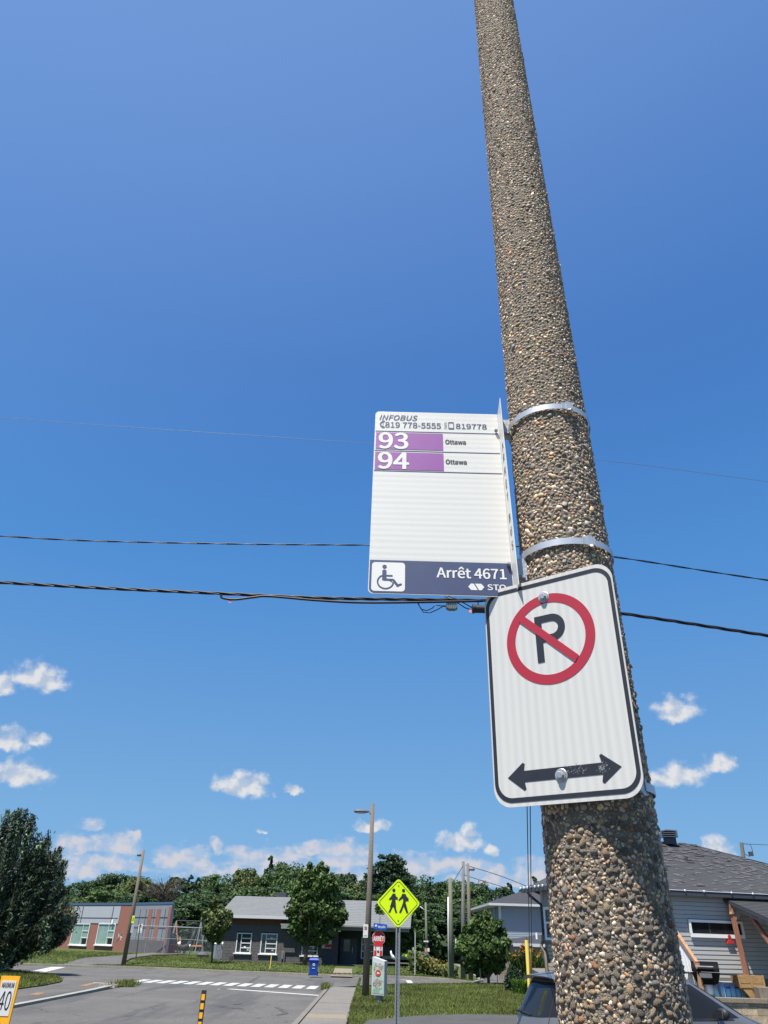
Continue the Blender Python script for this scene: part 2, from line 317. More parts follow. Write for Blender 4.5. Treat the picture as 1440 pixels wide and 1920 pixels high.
# the retro-reflective sheeting: a fine honeycomb of cells
def sheeting(name, col, band_axis, cells, depth=0.12, bandw=(26, 1.5), amp=0.5):
    m = bpy.data.materials.new(name); m.use_nodes = True; t = m.node_tree; N = t.nodes; Lk = t.links
    b = N['Principled BSDF']
    tc = N.new('ShaderNodeTexCoord'); sp = N.new('ShaderNodeSeparateXYZ'); Lk.new(tc.outputs['Object'], sp.inputs[0])
    def mt(op, a, b_=None, c=None):
        n = N.new('ShaderNodeMath'); n.operation = op
        for k, v in enumerate((a, b_, c)):
            if isinstance(v, bpy.types.NodeSocket): Lk.new(v, n.inputs[k])
            elif v is not None: n.inputs[k].default_value = v
        return n.outputs[0]
    X = mt('MULTIPLY', sp.outputs[0], cells); Z = mt('MULTIPLY', sp.outputs[2], cells); s3 = 1.7320508
    def hexd(ox, oz):
        gx = mt('ABSOLUTE', mt('SUBTRACT', mt('FLOORED_MODULO', mt('ADD', X, ox + 1000), 1.0), 0.5)); gz = mt('ABSOLUTE', mt('SUBTRACT', mt('FLOORED_MODULO', mt('ADD', Z, oz + 1000 * s3), s3), s3 / 2))
        return mt('MAXIMUM', gx, mt('MULTIPLY_ADD', gx, 0.5, mt('MULTIPLY', gz, 0.8660254)))
    h = mt('MINIMUM', hexd(0, 0), hexd(0.5, s3 / 2))          # 0 in a cell's middle, 0.5 on its edge
    r = N.new('ShaderNodeMapRange'); r.inputs[1].default_value = 0.40; r.inputs[2].default_value = 0.47; Lk.new(h, r.inputs[0])
    mp = N.new('ShaderNodeMapping'); mp.inputs['Scale'].default_value = (bandw[0], 0, bandw[1]) if band_axis == 'X' else (bandw[1], 0, bandw[0]); Lk.new(tc.outputs['Object'], mp.inputs[0])
    n = N.new('ShaderNodeTexNoise'); n.inputs['Scale'].default_value = 1.0; n.inputs['Detail'].default_value = 3; Lk.new(mp.outputs[0], n.inputs['Vector'])
    w = N.new('ShaderNodeTexWave'); w.wave_type = 'BANDS'; w.bands_direction = band_axis; w.inputs['Scale'].default_value = bandw[0] * 0.3; w.inputs['Distortion'].default_value = 2.5; w.inputs['Detail'].default_value = 2; w.inputs['Detail Scale'].default_value = 0.5
    mp2 = N.new('ShaderNodeMapping'); mp2.inputs['Scale'].default_value = (1, 0, 0.06) if band_axis == 'X' else (0.06, 0, 1); Lk.new(tc.outputs['Object'], mp2.inputs[0]); Lk.new(mp2.outputs[0], w.inputs['Vector'])
    band = mt('MULTIPLY', mt('MULTIPLY', w.outputs['Fac'], n.outputs[0]), amp * 1.6)
    def mx(f, a, bb):
        k = N.new('ShaderNodeMix'); k.data_type = 'RGBA'; Lk.new(f, k.inputs[0])
        for i, q in ((6, a), (7, bb)):
            if isinstance(q, bpy.types.NodeSocket): Lk.new(q, k.inputs[i])
            else: k.inputs[i].default_value = tuple(q) + (1,)
        return k.outputs[2]
    d = tuple(c * (1 - depth) for c in col); hi = tuple(min(1, c * 1.12) for c in col)
    o = mx(r.outputs[0], mx(band, col, d), hi); Lk.new(o, b.inputs['Base Color'])
    n3 = N.new('ShaderNodeTexNoise'); n3.inputs['Scale'].default_value = 260; Lk.new(tc.outputs['Object'], n3.inputs['Vector'])
    rr = N.new('ShaderNodeMapRange'); rr.inputs[3].default_value = 0.25; rr.inputs[4].default_value = 0.5; Lk.new(n3.outputs[0], rr.inputs[0]); Lk.new(rr.outputs[0], b.inputs['Roughness'])
    return m
MT['sheet_np'] = sheeting('honeycomb sheeting', (0.575, 0.56, 0.525), 'X', 240, 0.26, (60, 2.0), 0.55)
MT['sheet_bus'] = sheeting('bus sign sheeting', (0.60, 0.585, 0.545), 'Z', 500, 0.2, (62, 1.0), 0.8)

# ------------------------------------------------------------------ mesh helpers
class MB:
    def __init__(s): s.v = []; s.f = []
    def add(s, vs, fs):
        o = len(s.v); s.v += [tuple(v) for v in vs]; s.f += [tuple(o + i for i in f) for f in fs]; return s
    def box(s, c, size, rot=None, taper=1.0):
        x, y, z = (a / 2 for a in size); P = []
        for k in (-1, 1):
            t = taper if k > 0 else 1
            for (i, j) in ((-1, -1), (1, -1), (1, 1), (-1, 1)): P.append(Vector((i * x * t, j * y * t, k * z)))
        if rot is not None: P = [rot @ p for p in P]
        c = Vector(c)
        return s.add([p + c for p in P], [(3, 2, 1, 0), (4, 5, 6, 7), (0, 1, 5, 4), (1, 2, 6, 5), (2, 3, 7, 6), (3, 0, 4, 7)])
    def bar(s, a, b, w, d=None, up=(0, 0, 1)):
        a = Vector(a); b = Vector(b); d = d or w; ax = (b - a).normalized(); u = Vector(up)
        if abs(ax.dot(u)) > 0.98: u = Vector((0, 1, 0))
        sx = ax.cross(u).normalized() * w / 2; sy = sx.cross(ax).normalized() * d / 2
        P = [a - sx - sy, a + sx - sy, a + sx + sy, a - sx + sy]; Q = [p + (b - a) for p in P]
        return s.add(P + Q, [(3, 2, 1, 0), (4, 5, 6, 7), (0, 1, 5, 4), (1, 2, 6, 5), (2, 3, 7, 6), (3, 0, 4, 7)])
    def tube(s, pts, r, seg=8, cap=True):
        pts = [Vector(p) for p in pts]; n = len(pts); rs = r if hasattr(r, '__len__') else [r] * n; o = []; prev = None
        for i, p in enumerate(pts):
            t = (pts[min(i + 1, n - 1)] - pts[max(i - 1, 0)]).normalized()
            u = Vector((0, 0, 1)) if abs(t.z) < 0.95 else Vector((0, 1, 0))
            if prev is not None: u = prev
            a = (u - t * u.dot(t)).normalized(); prev = a; b = t.cross(a)
            for k in range(seg):
                th = 2 * math.pi * k / seg; o.append(p + (a * math.cos(th) + b * math.sin(th)) * rs[i])
        F = []
        for i in range(n - 1):
            for k in range(seg):
                k2 = (k + 1) % seg; F.append((i * seg + k, i * seg + k2, (i + 1) * seg + k2, (i + 1) * seg + k))
        if cap: F.append(tuple(range(seg - 1, -1, -1))); F.append(tuple((n - 1) * seg + k for k in range(seg)))
        return s.add(o, F)
    def lathe(s, prof, c=(0, 0, 0), seg=20, rot=None):
        o = []; c = Vector(c)
        for (r, z) in prof:
            for k in range(seg):
                p = Vector((r * math.cos(2 * math.pi * k / seg), r * math.sin(2 * math.pi * k / seg), z))
                if rot is not None: p = rot @ p
                o.append(p + c)
        F = []
        for i in range(len(prof) - 1):
            for k in range(seg):
                k2 = (k + 1) % seg; F.append((i * seg + k, i * seg + k2, (i + 1) * seg + k2, (i + 1) * seg + k))
        F.append(tuple(range(seg - 1, -1, -1))); F.append(tuple((len(prof) - 1) * seg + k for k in range(seg)))
        return s.add(o, F)
    def prism(s, poly, y0, y1):       # outline in x,z; thickness along y
        n = len(poly); P = [(x, y0, z) for x, z in poly] + [(x, y1, z) for x, z in poly]
        F = [tuple(range(n)), tuple(range(2 * n - 1, n - 1, -1))] + [((i + 1) % n, i, n + i, n + (i + 1) % n) for i in range(n)]
        return s.add(P, F)
    def slab(s, poly, z0, z1):        # outline in x,y; thickness along z
        n = len(poly); P = [(p[0], p[1], z0) for p in poly] + [(p[0], p[1], z1) for p in poly]
        F = [tuple(range(n - 1, -1, -1)), tuple(range(n, 2 * n))] + [(i, (i + 1) % n, n + (i + 1) % n, n + i) for i in range(n)]
        return s.add(P, F)
    def ring(s, outer, inner, y0, y1):
        n = len(outer); P = [(x, y0, z) for x, z in outer] + [(x, y0, z) for x, z in inner] + [(x, y1, z) for x, z in outer] + [(x, y1, z) for x, z in inner]
        F = []
        for i in range(n):
            j = (i + 1) % n
            F += [(i, j, n + j, n + i), (2 * n + j, 2 * n + i, 3 * n + i, 3 * n + j), (j, i, 2 * n + i, 2 * n + j), (n + i, n + j, 3 * n + j, 3 * n + i)]
        return s.add(P, F)
    def mesh(s, name, m=None, smooth=False, auto=None):
        me = bpy.data.meshes.new(name); me.from_pydata([tuple(v) for v in s.v], [], s.f)
        bm = bmesh.new(); bm.from_mesh(me); bmesh.ops.recalc_face_normals(bm, faces=bm.faces[:])
        if auto:
            for f in bm.faces: f.smooth = True
            for e in bm.edges:
                if len(e.link_faces) == 2 and e.calc_face_angle(0) > R_(auto): e.smooth = False
        bm.to_mesh(me); bm.free()
        if smooth:
            me.polygons.foreach_set('use_smooth', [True] * len(me.polygons))
        if m is not None: me.materials.append(MT[m] if isinstance(m, str) else m)
        return me
    def build(s, name, m, parent=None, smooth=False, auto=None, loc=None):
        return link(name, s.mesh(name, m, smooth, auto), parent, loc)

def link(name, data, parent=None, loc=None):
    o = bpy.data.objects.new(name, data); COL.objects.link(o)
    if parent is not None: o.parent = parent
    if loc is not None: o.location = loc
    return o
def tag(o, label=None, cat=None, group=None, kind=None):
    if label: o['label'] = label
    if cat: o['category'] = cat
    if group: o['group'] = group
    if kind: o['kind'] = kind
    return o
def thing(name, label, cat, loc=(0, 0, 0), rotz=0.0, group=None, rot=None):
    o = bpy.data.objects.new(name, None); COL.objects.link(o); o.location = loc; o.empty_display_size = 0.1
    o.rotation_euler = rot if rot is not None else (0, 0, rotz)
    return tag(o, label, cat, group)
def kids(o): return [c for c in ALLC.get(o.name, [])]
def copy_tree(o, parent=None):
    c = o.copy(); COL.objects.link(c); c.parent = parent
    for ch in list(o.children): copy_tree(ch, c)
    return c
def struct(name, mb, m, parent=None, **k):
    o = mb.build(name, m, parent, **k)
    if parent is None: o['kind'] = 'structure'
    return o

def fast_mesh(name, V, F, m, tint=None, smooth=False):
    """V (n,3) array, F (m,k) array of one polygon size, tint (m,3) face colours."""
    me = bpy.data.meshes.new(name); n = len(V); k = F.shape[1]
    me.vertices.add(n); me.vertices.foreach_set('co', np.asarray(V, np.float32).ravel())
    me.loops.add(F.size); me.loops.foreach_set('vertex_index', F.astype(np.int32).ravel())
    me.polygons.add(len(F)); me.polygons.foreach_set('loop_start', np.arange(0, F.size, k, dtype=np.int32))
    if smooth: me.polygons.foreach_set('use_smooth', np.ones(len(F), bool))
    me.update(calc_edges=True)
    if tint is not None:
        a = me.color_attributes.new('tint', 'FLOAT_COLOR', 'CORNER')
        c = np.ones((len(F), k, 4), np.float32); c[:, :, :3] = tint[:, None, :]
        a.data.foreach_set('color', c.ravel())
    me.materials.append(MT[m] if isinstance(m, str) else m)
    return me

def rrect(w, h, r, cx=0, cz=0, seg=7):
    P = []
    for (sx, sz, a0) in ((1, 1, 0), (-1, 1, 90), (-1, -1, 180), (1, -1, 270)):
        for k in range(seg + 1):
            a = R_(a0 + 90 * k / seg); P.append((cx + sx * (w / 2 - r) + r * math.cos(a), cz + sz * (h / 2 - r) + r * math.sin(a)))
    return P
def circ(r, cx=0, cz=0, n=48, a0=0, a1=360):
    full = abs(a1 - a0) >= 360
    return [(cx + r * math.cos(R_(a0 + (a1 - a0) * k / (n if full else n - 1))), cz + r * math.sin(R_(a0 + (a1 - a0) * k / (n if full else n - 1)))) for k in range(n)]

FONT = None
try:
    import os
    _p = os.path.join(bpy.utils.system_resource('DATAFILES', path='fonts'), 'Noto Sans CJK Regular.woff2')
    if os.path.exists(_p): FONT = bpy.data.fonts.load(_p)
except Exception: FONT = None
def text(name, body, h, x, z, m, parent, y=-0.0016, bold=0.0, shear=0.0, align='LEFT', width=None, rot=0.0, thick=0.0004, rotobj=None):
    c = bpy.data.curves.new(name, 'FONT'); c.body = body; c.size = 1.0
    if FONT: c.font = FONT
    c.size = 1.0; c.resolution_u = 6; c.fill_mode = 'BOTH'; c.extrude = 0.0
    c.offset = 0.0; c.shear = shear
    to = bpy.data.objects.new(name, c); COL.objects.link(to)
    dg = bpy.context.evaluated_depsgraph_get(); me = bpy.data.meshes.new_from_object(to.evaluated_get(dg))
    bpy.data.objects.remove(to); bpy.data.curves.remove(c)
    n = len(me.vertices); co = np.zeros(n * 3, np.float32); me.vertices.foreach_get('co', co); co = co.reshape(-1, 3)
    lo = co.min(0); hi = co.max(0); H = hi[1] - lo[1]; Wd = hi[0] - lo[0]; k = h / H; kx = k if width is None else width / Wd
    X = (co[:, 0] - lo[0]) * kx; Z = (co[:, 1] - lo[1]) * k
    wtot = Wd * kx
    if align == 'CENTER': X = X - wtot / 2; 
    if align == 'RIGHT': X = X - wtot
    if align == 'CENTER': Z = Z - h / 2
    ca, sa = math.cos(rot), math.sin(rot); X, Z = X * ca - Z * sa, X * sa + Z * ca
    out = np.stack([X + x, np.full(n, y), Z + z], 1).astype(np.float64)
    F_ = [tuple(p.vertices) for p in me.polygons]; bpy.data.meshes.remove(me); b = bold * h * 1.25; mb = MB(); q = 0
    for (dx, dz) in ([(0, 0)] if b == 0 else [(-b, 0), (b, 0), (0, b * .8), (0, -b * .8), (-b * .7, b * .6), (b * .7, -b * .6), (b * .7, b * .6), (-b * .7, -b * .6)]):
        mb.add([(v[0] + dx, v[1] - q * 0.00002 * max(1, h * 20), v[2] + dz) for v in out], F_); q += 1
    me = bpy.data.meshes.new(name); me.from_pydata(mb.v, [], mb.f); me.materials.append(MT[m]); me.update()
    return link(name, me, parent)

def leaves(centers, size, normals=None, tintv=0.35, lean=0.6, aspect=1.0, dirs=None):
    """one bent leaf clump (quad) per centre: returns V, F, tint"""
    n = len(centers); C_ = np.asarray(centers)
    a = rng.normal(size=(n, 3))
    if normals is not None: a = a * (1 - lean) + normals * lean * 1.6
    a /= np.linalg.norm(a, axis=1)[:, None] + 1e-9
    b = rng.normal(size=(n, 3))
    if dirs is not None: b = b * 0.45 + dirs * 1.0
    b -= a * (a * b).sum(1)[:, None]; b /= np.linalg.norm(b, axis=1)[:, None] + 1e-9
    c = np.cross(a, b); s = size * (0.6 + 0.8 * rng.random(n))[:, None]
    b = b * s * aspect; c = c * s * 0.62
    V = np.stack([C_ - b, C_ - c * 0.9 + b * 0.1, C_ + b, C_ + c * 0.9 + a * s * 0.25], 1).reshape(-1, 3)
    F = np.arange(4 * n).reshape(n, 4)
    t = 1 + (rng.random(n) - 0.5) * 2 * tintv
    T = np.stack([t * (1 + 0.15 * (rng.random(n) - 0.4)), t, t * (0.9 + 0.2 * rng.random(n))], 1)
    return V, F, T

def crown_mesh(name, m, shape, n, leaf, clumps=40, csize=0.28, fill=0.25, top=None):
    """shape: 'round' | 'tall' | 'cone' | 'pine'; unit crown: height 1 (z 0..1), radius about 0.5"""
    cs = []; 
    while len(cs) < clumps:
        z = rng.random(); a = rng.random() * 2 * math.pi
        if shape == 'round': rr = 0.5 * math.sqrt(max(0.02, 1 - ((z - 0.42) / 0.6) ** 2))
        elif shape == 'tall': rr = 0.42 * math.sqrt(max(0.02, 1 - ((z - 0.4) / 0.62) ** 2)) * (1 - 0.15 * z)
        elif shape == 'cone': rr = 0.46 * (1 - z) ** 0.85 + 0.015
        else: rr = 0.5 * (1 - z) ** 0.5 * (0.5 + 0.5 * ((z * 6) % 1 > 0.4))
        q = rr * (0.5 + 0.55 * rng.random() ** 0.6)
        cs.append((q * math.cos(a), q * math.sin(a), z, rr))
    cs = np.array(cs)
    k = rng.integers(0, clumps, n); cc = cs[k, :3]
    rad = csize * (0.5 + 0.7 * rng.random(clumps))[k]
    if shape == 'cone': rad = rad * (0.25 + 0.9 * (1 - cs[k, 2]))
    d = rng.normal(size=(n, 3)); d /= np.linalg.norm(d, axis=1)[:, None]
    rr = rad * (fill + (1 - fill) * rng.random(n) ** 0.4)
    flat = 0.62 if shape != 'cone' else 0.42
    P = cc + d * rr[:, None] * np.array([1, 1, flat])
    if shape == 'cone':
        P[:, 2] -= (np.hypot(P[:, 0], P[:, 1])) * 0.22
    P[:, 2] = np.clip(P[:, 2], -0.02, 1.05)
    out = P - np.array([0, 0, 0.4]); out /= np.linalg.norm(out, axis=1)[:, None]; nn = d * 0.7 + out * 0.4 + np.array([0, 0, 0.25]); nn /= np.linalg.norm(nn, axis=1)[:, None]
    V, F, T = leaves(P, leaf, nn, 0.3, 0.5)
    ct = (0.8 + 0.45 * rng.random(clumps))[k]; T *= ct[:, None]
    return fast_mesh(name, V, F, m, T)

def trunk_mesh(h, r, m='bark', limbs=5, lz=0.5, spread=0.35):
    b = MB(); b.tube([(0, 0, -0.1), (0.02 * h, 0, h * 0.3), (-0.01 * h, 0.01 * h, h * 0.6), (0, 0, h)], [r, r * 0.8, r * 0.6, r * 0.2], 8)
    for i in range(limbs):
        a = 2.4 * i; z = h * (lz + (0.9 - lz) * i / max(1, limbs)); L = spread * h * (1 - 0.5 * i / limbs)
        b.tube([(0, 0, z), (L * 0.5 * math.cos(a), L * 0.5 * math.sin(a), z + L * 0.35), (L * math.cos(a), L * math.sin(a), z + L * 0.9)], [r * 0.45, r * 0.3, r * 0.1], 6)
    return b.mesh('trunk', m, smooth=True)

# ================================================================== THE SETTING
def smst(a, b, x):
    t = min(1, max(0, (x - a) / (b - a))); return t * t * (3 - 2 * t)
def gh(x, y):                       # height of the park ground
    return 0.02 + 0.32 * smst(58.5, 67, y) * (1 - smst(3, 5, x)) + 0.13 * smst(74, 84, y) * (1 - smst(-8, 0, x))
gb = MB(); xs = [-900, -400, -200, -120, -90] + list(range(-80, 16, 2)) + [20, 40, 90, 200, 400, 900]
ys = [-300, -60, 0, 30, 50, 58, 60, 62, 64, 66, 68, 72, 76, 80, 84, 90, 110, 160, 300, 600, 1200]
gb.add([(x, y, gh(x, y) - 0.05) for y in ys for x in xs], [(j * len(xs) + i, j * len(xs) + i + 1, (j + 1) * len(xs) + i + 1, (j + 1) * len(xs) + i) for j in range(len(ys) - 1) for i in range(len(xs) - 1)])
ground = struct('ground', gb, 'far_grass', smooth=True)

# far kerb line of the cross street and the side street that leaves it
KF = [G(-260, 1795), G(-60, 1806), G(40, 1810.5), G(110, 1812), G(175, 1814), G(290, 1817.5), G(400, 1822.5), G(500, 1826.5), G(620, 1831), G(740, 1834), G(800, 1836), G(850, 1840), G(885, 1845)]
SL = [G(905, 1845), G(896, 1835), G(880, 1822), G(858, 1812), G(835, 1805)]       # left edge of the side street
road = MB(); road.slab([(-11.25, -40), (-1.95, -40), (-1.95, 42), (-1.2, 45), (-12, 46), (-11.25, 40)], -0.1, 0.004)
main_road = struct('road', road, 'asphalt')
NE = [G(-260, 1812), G(0, 1818), G(110, 1826), G(175, 1831), G(222, 1838)]
xs_poly = [(p.x, p.y) for p in NE] + [(-11.5, 40.2), (-6, 40.0), (-2.1, 40.6), (-0.8, 42.3), (1.3, 46.3), (4.5, 48.8), (8.6, 51.0), (14, 53.0), (30, 60), (60, 72)]
far = [(60, 86), (24, 86), (16, 84), (14.5, 110), (9.2, 112)] + [(p.x, p.y) for p in reversed(SL)] + [(p.x, p.y) for p in reversed(KF)]
cs_ = MB(); cs_.slab(xs_poly + far, -0.1, 0.009)
cross = struct('cross_street', cs_, 'asphalt')

def strip(points, w, z0, z1, m, name='kerb', parent=None, jitter=0.0):
    b = MB(); P = [Vector((p[0], p[1], 0)) for p in points]; L = []; Rr = []
    # resample
    Q = []
    for i in range(len(P) - 1):
        n = max(1, int((P[i + 1] - P[i]).length / 1.5))
        for k in range(n): Q.append(P[i].lerp(P[i + 1], k / n))
    Q.append(P[-1]); P = Q
    for i, p in enumerate(P):
        t = (P[min(i + 1, len(P) - 1)] - P[max(i - 1, 0)]).normalized(); nrm = Vector((-t.y, t.x, 0))
        j = random.uniform(-jitter, jitter)
        L.append(p + nrm * (w / 2 + j)); Rr.append(p - nrm * (w / 2 - j * 0.5))
    n = len(P); V = [(p.x, p.y, z0) for p in L] + [(p.x, p.y, z0) for p in Rr] + [(p.x, p.y, z1) for p in L] + [(p.x, p.y, z1) for p in Rr]
    F = []
    for i in range(n - 1):
        F += [(2 * n + i, 2 * n + i + 1, 3 * n + i + 1, 3 * n + i), (i, i + 1, 2 * n + i + 1, 2 * n + i), (n + i + 1, n + i, 3 * n + i, 3 * n + i + 1)]
    F += [(0, 2 * n, 3 * n, n), (n - 1, 2 * n - 1, 4 * n - 1, 3 * n - 1)]
    b.add(V, F); return struct(name, b, m, parent)
strip(KF, 0.42, -0.05, 0.13, 'kerb', 'far_kerb', jitter=0.03)
strip([KF[-1], (7.0, 53.6), SL[0]] + SL, 0.25, -0.05, 0.12, 'kerb', 'side_street_kerb')
strip([(-11.3, -40), (-11.3, 26), G(100, 1874), G(165, 1861), G(205, 1852), G(236, 1847.5)], 0.26, -0.05, 0.085, 'left_kerb_c', 'left_kerb', jitter=0.035)
strip([G(175, 1843.5), G(222, 1846.2)], 0.16, -0.02, 0.03, 'paint', 'painted_edge_line')
# pavement and grass on the left corner
lp = MB(); lp.slab([(-80, -40), (-11.4, -40), (-11.4, 27), (-11.6, 36), (-11.9, 41.0), (-12.6, 43.6)] + [(p.x + .1, p.y - .3) for p in reversed(NE[:4])], -0.08, 0.02)
struct('left_pavement', lp, 'asphalt')
lg = MB(); lg.slab([(p.x, p.y) for p in [G(-300, 1870), G(-40, 1860), G(30, 1857), G(80, 1850), G(112, 1843.5), G(117, 1840), G(104, 1834), G(80, 1830), G(45, 1825), G(15, 1822), G(-60, 1818), G(-300, 1815)]], -0.05, 0.07)
struct('left_lawn', lg, 'grass')
# park path
pa = [G(225, 1811.5, .02), G(245, 1805, .08), G(262, 1799, .15), G(285, 1794, .25), G(318, 1790, .4), G(350, 1789, .42), G(350, 1785.5, .45), G(300, 1786, .45), G(262, 1789, .4), G(222, 1795, .25), G(185, 1798, .2), G(150, 1803, .1), G(110, 1810.5, .02)]
pm = MB(); lo_ = [G(225, 1811.5, .02), G(245, 1805, .08), G(262, 1799, .15), G(285, 1794, .25), G(318, 1790.5, .4), G(352, 1789.5, .42)]; hi_ = [G(110, 1810.5, .02), G(150, 1803.5, .1), G(190, 1798.5, .2), G(235, 1792, .3), G(292, 1787.5, .42), G(350, 1786, .45)]
for i_ in range(len(lo_) - 1):
    for k_ in range(6):
        t_ = k_ / 6; a_ = lo_[i_].lerp(lo_[i_ + 1], t_); b_ = hi_[i_].lerp(hi_[i_ + 1], t_)
        for q_ in range(7): c_ = a_.lerp(b_, q_ / 6); pm.v.append((c_.x, c_.y, gh(c_.x, c_.y) + 0.035))
nr_ = len(pm.v) // 7
for r_ in range(nr_ - 1):
    for q_ in range(6): pm.f.append((r_ * 7 + q_, r_ * 7 + q_ + 1, (r_ + 1) * 7 + q_ + 1, (r_ + 1) * 7 + q_))
struct('park_path', pm, 'asphalt')
# right-hand near lawn, pavement slabs
nl = MB(); nl.slab([(-0.58, -5), (-0.58, 37), (-0.72, 40.0), (-0.4, 42.0), (1.35, 45.9), (4.5, 48.4), (8.6, 50.6), (13.8, 52.4), (30, 59), (60, 71), (90, 60), (90, -5)], -0.08, 0.1)
struct('near_lawn', nl, 'grass')
pave = struct('pavement', MB().slab([(-1.93, -20), (-0.62, -20), (-0.62, 36.9), (-0.75, 40.3), (-1.93, 41.2)], -0.08, 0.085), 'concrete')
for i in range(28):
    y0 = 1.0 + i * 1.45
    b = MB().slab([(-1.9, y0), (-0.63, y0), (-0.63, y0 + 1.43), (-1.9, y0 + 1.43)], 0.086, 0.118 + 0.004 * random.random())
    o = b.build('paving_slab', 'tan_concrete' if 25 < y0 < 26.9 or y0 < 20 else 'concrete', pave)
strip([(-2.02, -20), (-2.02, 40.2), (-1.75, 41.6), (-1.0, 42.6), (0.3, 44.6), (1.3, 46.1), (4.5, 48.6), (8.6, 50.8), (13.9, 52.7)], 0.16, -0.05, 0.125, 'concrete', 'near_kerb')
struct('driveway', MB().slab([(-0.6, -5), (-0.6, 21.0), (0.0, 25.6), (1.6, 27.6), (3.2, 28.6), (4.9, 28.8), (6.6, 21.5), (30, 21.5), (30, -5)], 0.02, 0.108), 'drive')
struct('side_driveway', MB().slab([(9.6, 57), (11.5, 53.6), (25, 58), (26, 75), (12.5, 68)], -0.05, 0.018), 'asphalt')

# painted markings on the roads
A = G(238, 1841.5); B = G(650, 1857.5); ax = (B - A); Lc = ax.length; ux = ax.normalized(); vy = Vector((0.02, 1, 0)).normalized()
NS = 16
me0 = None
for i in range(NS):
    p = A + ux * (Lc * (i + 0.1) / NS); w = Lc / NS * 0.66
    q = [p, p + ux * w, p + ux * w + vy * 2.6, p + vy * 2.6]
    b = MB().add([(a.x, a.y, 0.0135) for a in q], [(0, 1, 2, 3)]); b.build('crosswalk_stripe', 'paint', cross)
def mark(p, w, name='painted_line', m='paint', par=None, z=0.0145):
    a, c = Vector(p[0]), Vector(p[1]); t = (c - a).normalized(); n = Vector((-t.y, t.x, 0)) * w / 2
    MB().add([(v.x, v.y, z) for v in (a - n, c - n, c + n, a + n)], [(0, 1, 2, 3)]).build(name, m, par or cross)
mark((G(429, 1854.5), G(601, 1867)), 0.42, 'stop_line', par=main_road, z=0.0085)
mark((G(407, 1855), G(413, 1855)), 0.2, 'worn_paint', par=main_road, z=0.0085)
mark((G(68, 1823), G(110, 1813.5)), 0.9, 'stop_line')
mark((G(766, 1839), G(774, 1850)), 0.34, 'edge_line')
mark((G(752, 1837.5), G(771, 1839)), 0.3, 'edge_line')
mark((G(154, 1849, .02), G(176, 1843.5, .02)), 0.35, 'survey_mark', 'orange_paint', z=0.028)
mark((G(62, 1866, .02), G(78, 1861.5, .02)), 0.35, 'survey_mark', 'orange_paint', z=0.028)
# tar repairs in the near road
for pts in (((518, 1889), (525, 1892), (531, 1896), (536, 1901), (520, 1904)), ((467, 1843), (478, 1836), (487, 1831)), ((440, 1884), (452, 1882))):
    P = [G(*p) for p in pts]
    b = MB()
    for i in range(len(P) - 1):
        t = (P[i + 1] - P[i]).normalized(); n = Vector((-t.y, t.x, 0)) * 0.09
        b.add([(v.x, v.y, 0.013 + i * 0.0006) for v in (P[i] - n, P[i + 1] - n, P[i + 1] + n, P[i] + n)], [(0, 1, 2, 3)])
    b.build('tar_repair', 'rubber' if False else 'drive', cross if pts[0][1] < 1850 else main_road)

# ================================================================== NEAR: the concrete pole, its signs, bands
PX, PY = 0.4405, 1.51
def pc(z): return PX - 0.0081 * (z - 2.5), PY
def pr(z): return 0.1085 - 0.00818 * (z - 2.5)
ZT = 8.6
pole = thing('concrete_pole', 'tall tapering pole clad in brown and grey pebbles, carrying the bus stop and no-parking signs', 'pole', (PX, PY, 0.1))
b = MB(); seg = 64; zs = [-0.6] + [0.1 + 0.25 * i for i in range(int((ZT - 0.1) / 0.25) + 1)]
for i, z in enumerate(zs):
    cx, cy = pc(z)
    for k in range(seg):
        a = 2 * math.pi * k / seg; b.v.append((cx + (pr(z) - 0.0015) * math.cos(a) - PX, cy + (pr(z) - 0.0015) * math.sin(a) - PY, z - 0.1))
for i in range(len(zs) - 1):
    for k in range(seg): b.f.append((i * seg + k, i * seg + (k + 1) % seg, (i + 1) * seg + (k + 1) % seg, (i + 1) * seg + k))
b.f.append(tuple((len(zs) - 1) * seg + k for k in range(seg)))
b.build('shaft', 'mortar', pole, smooth=True)

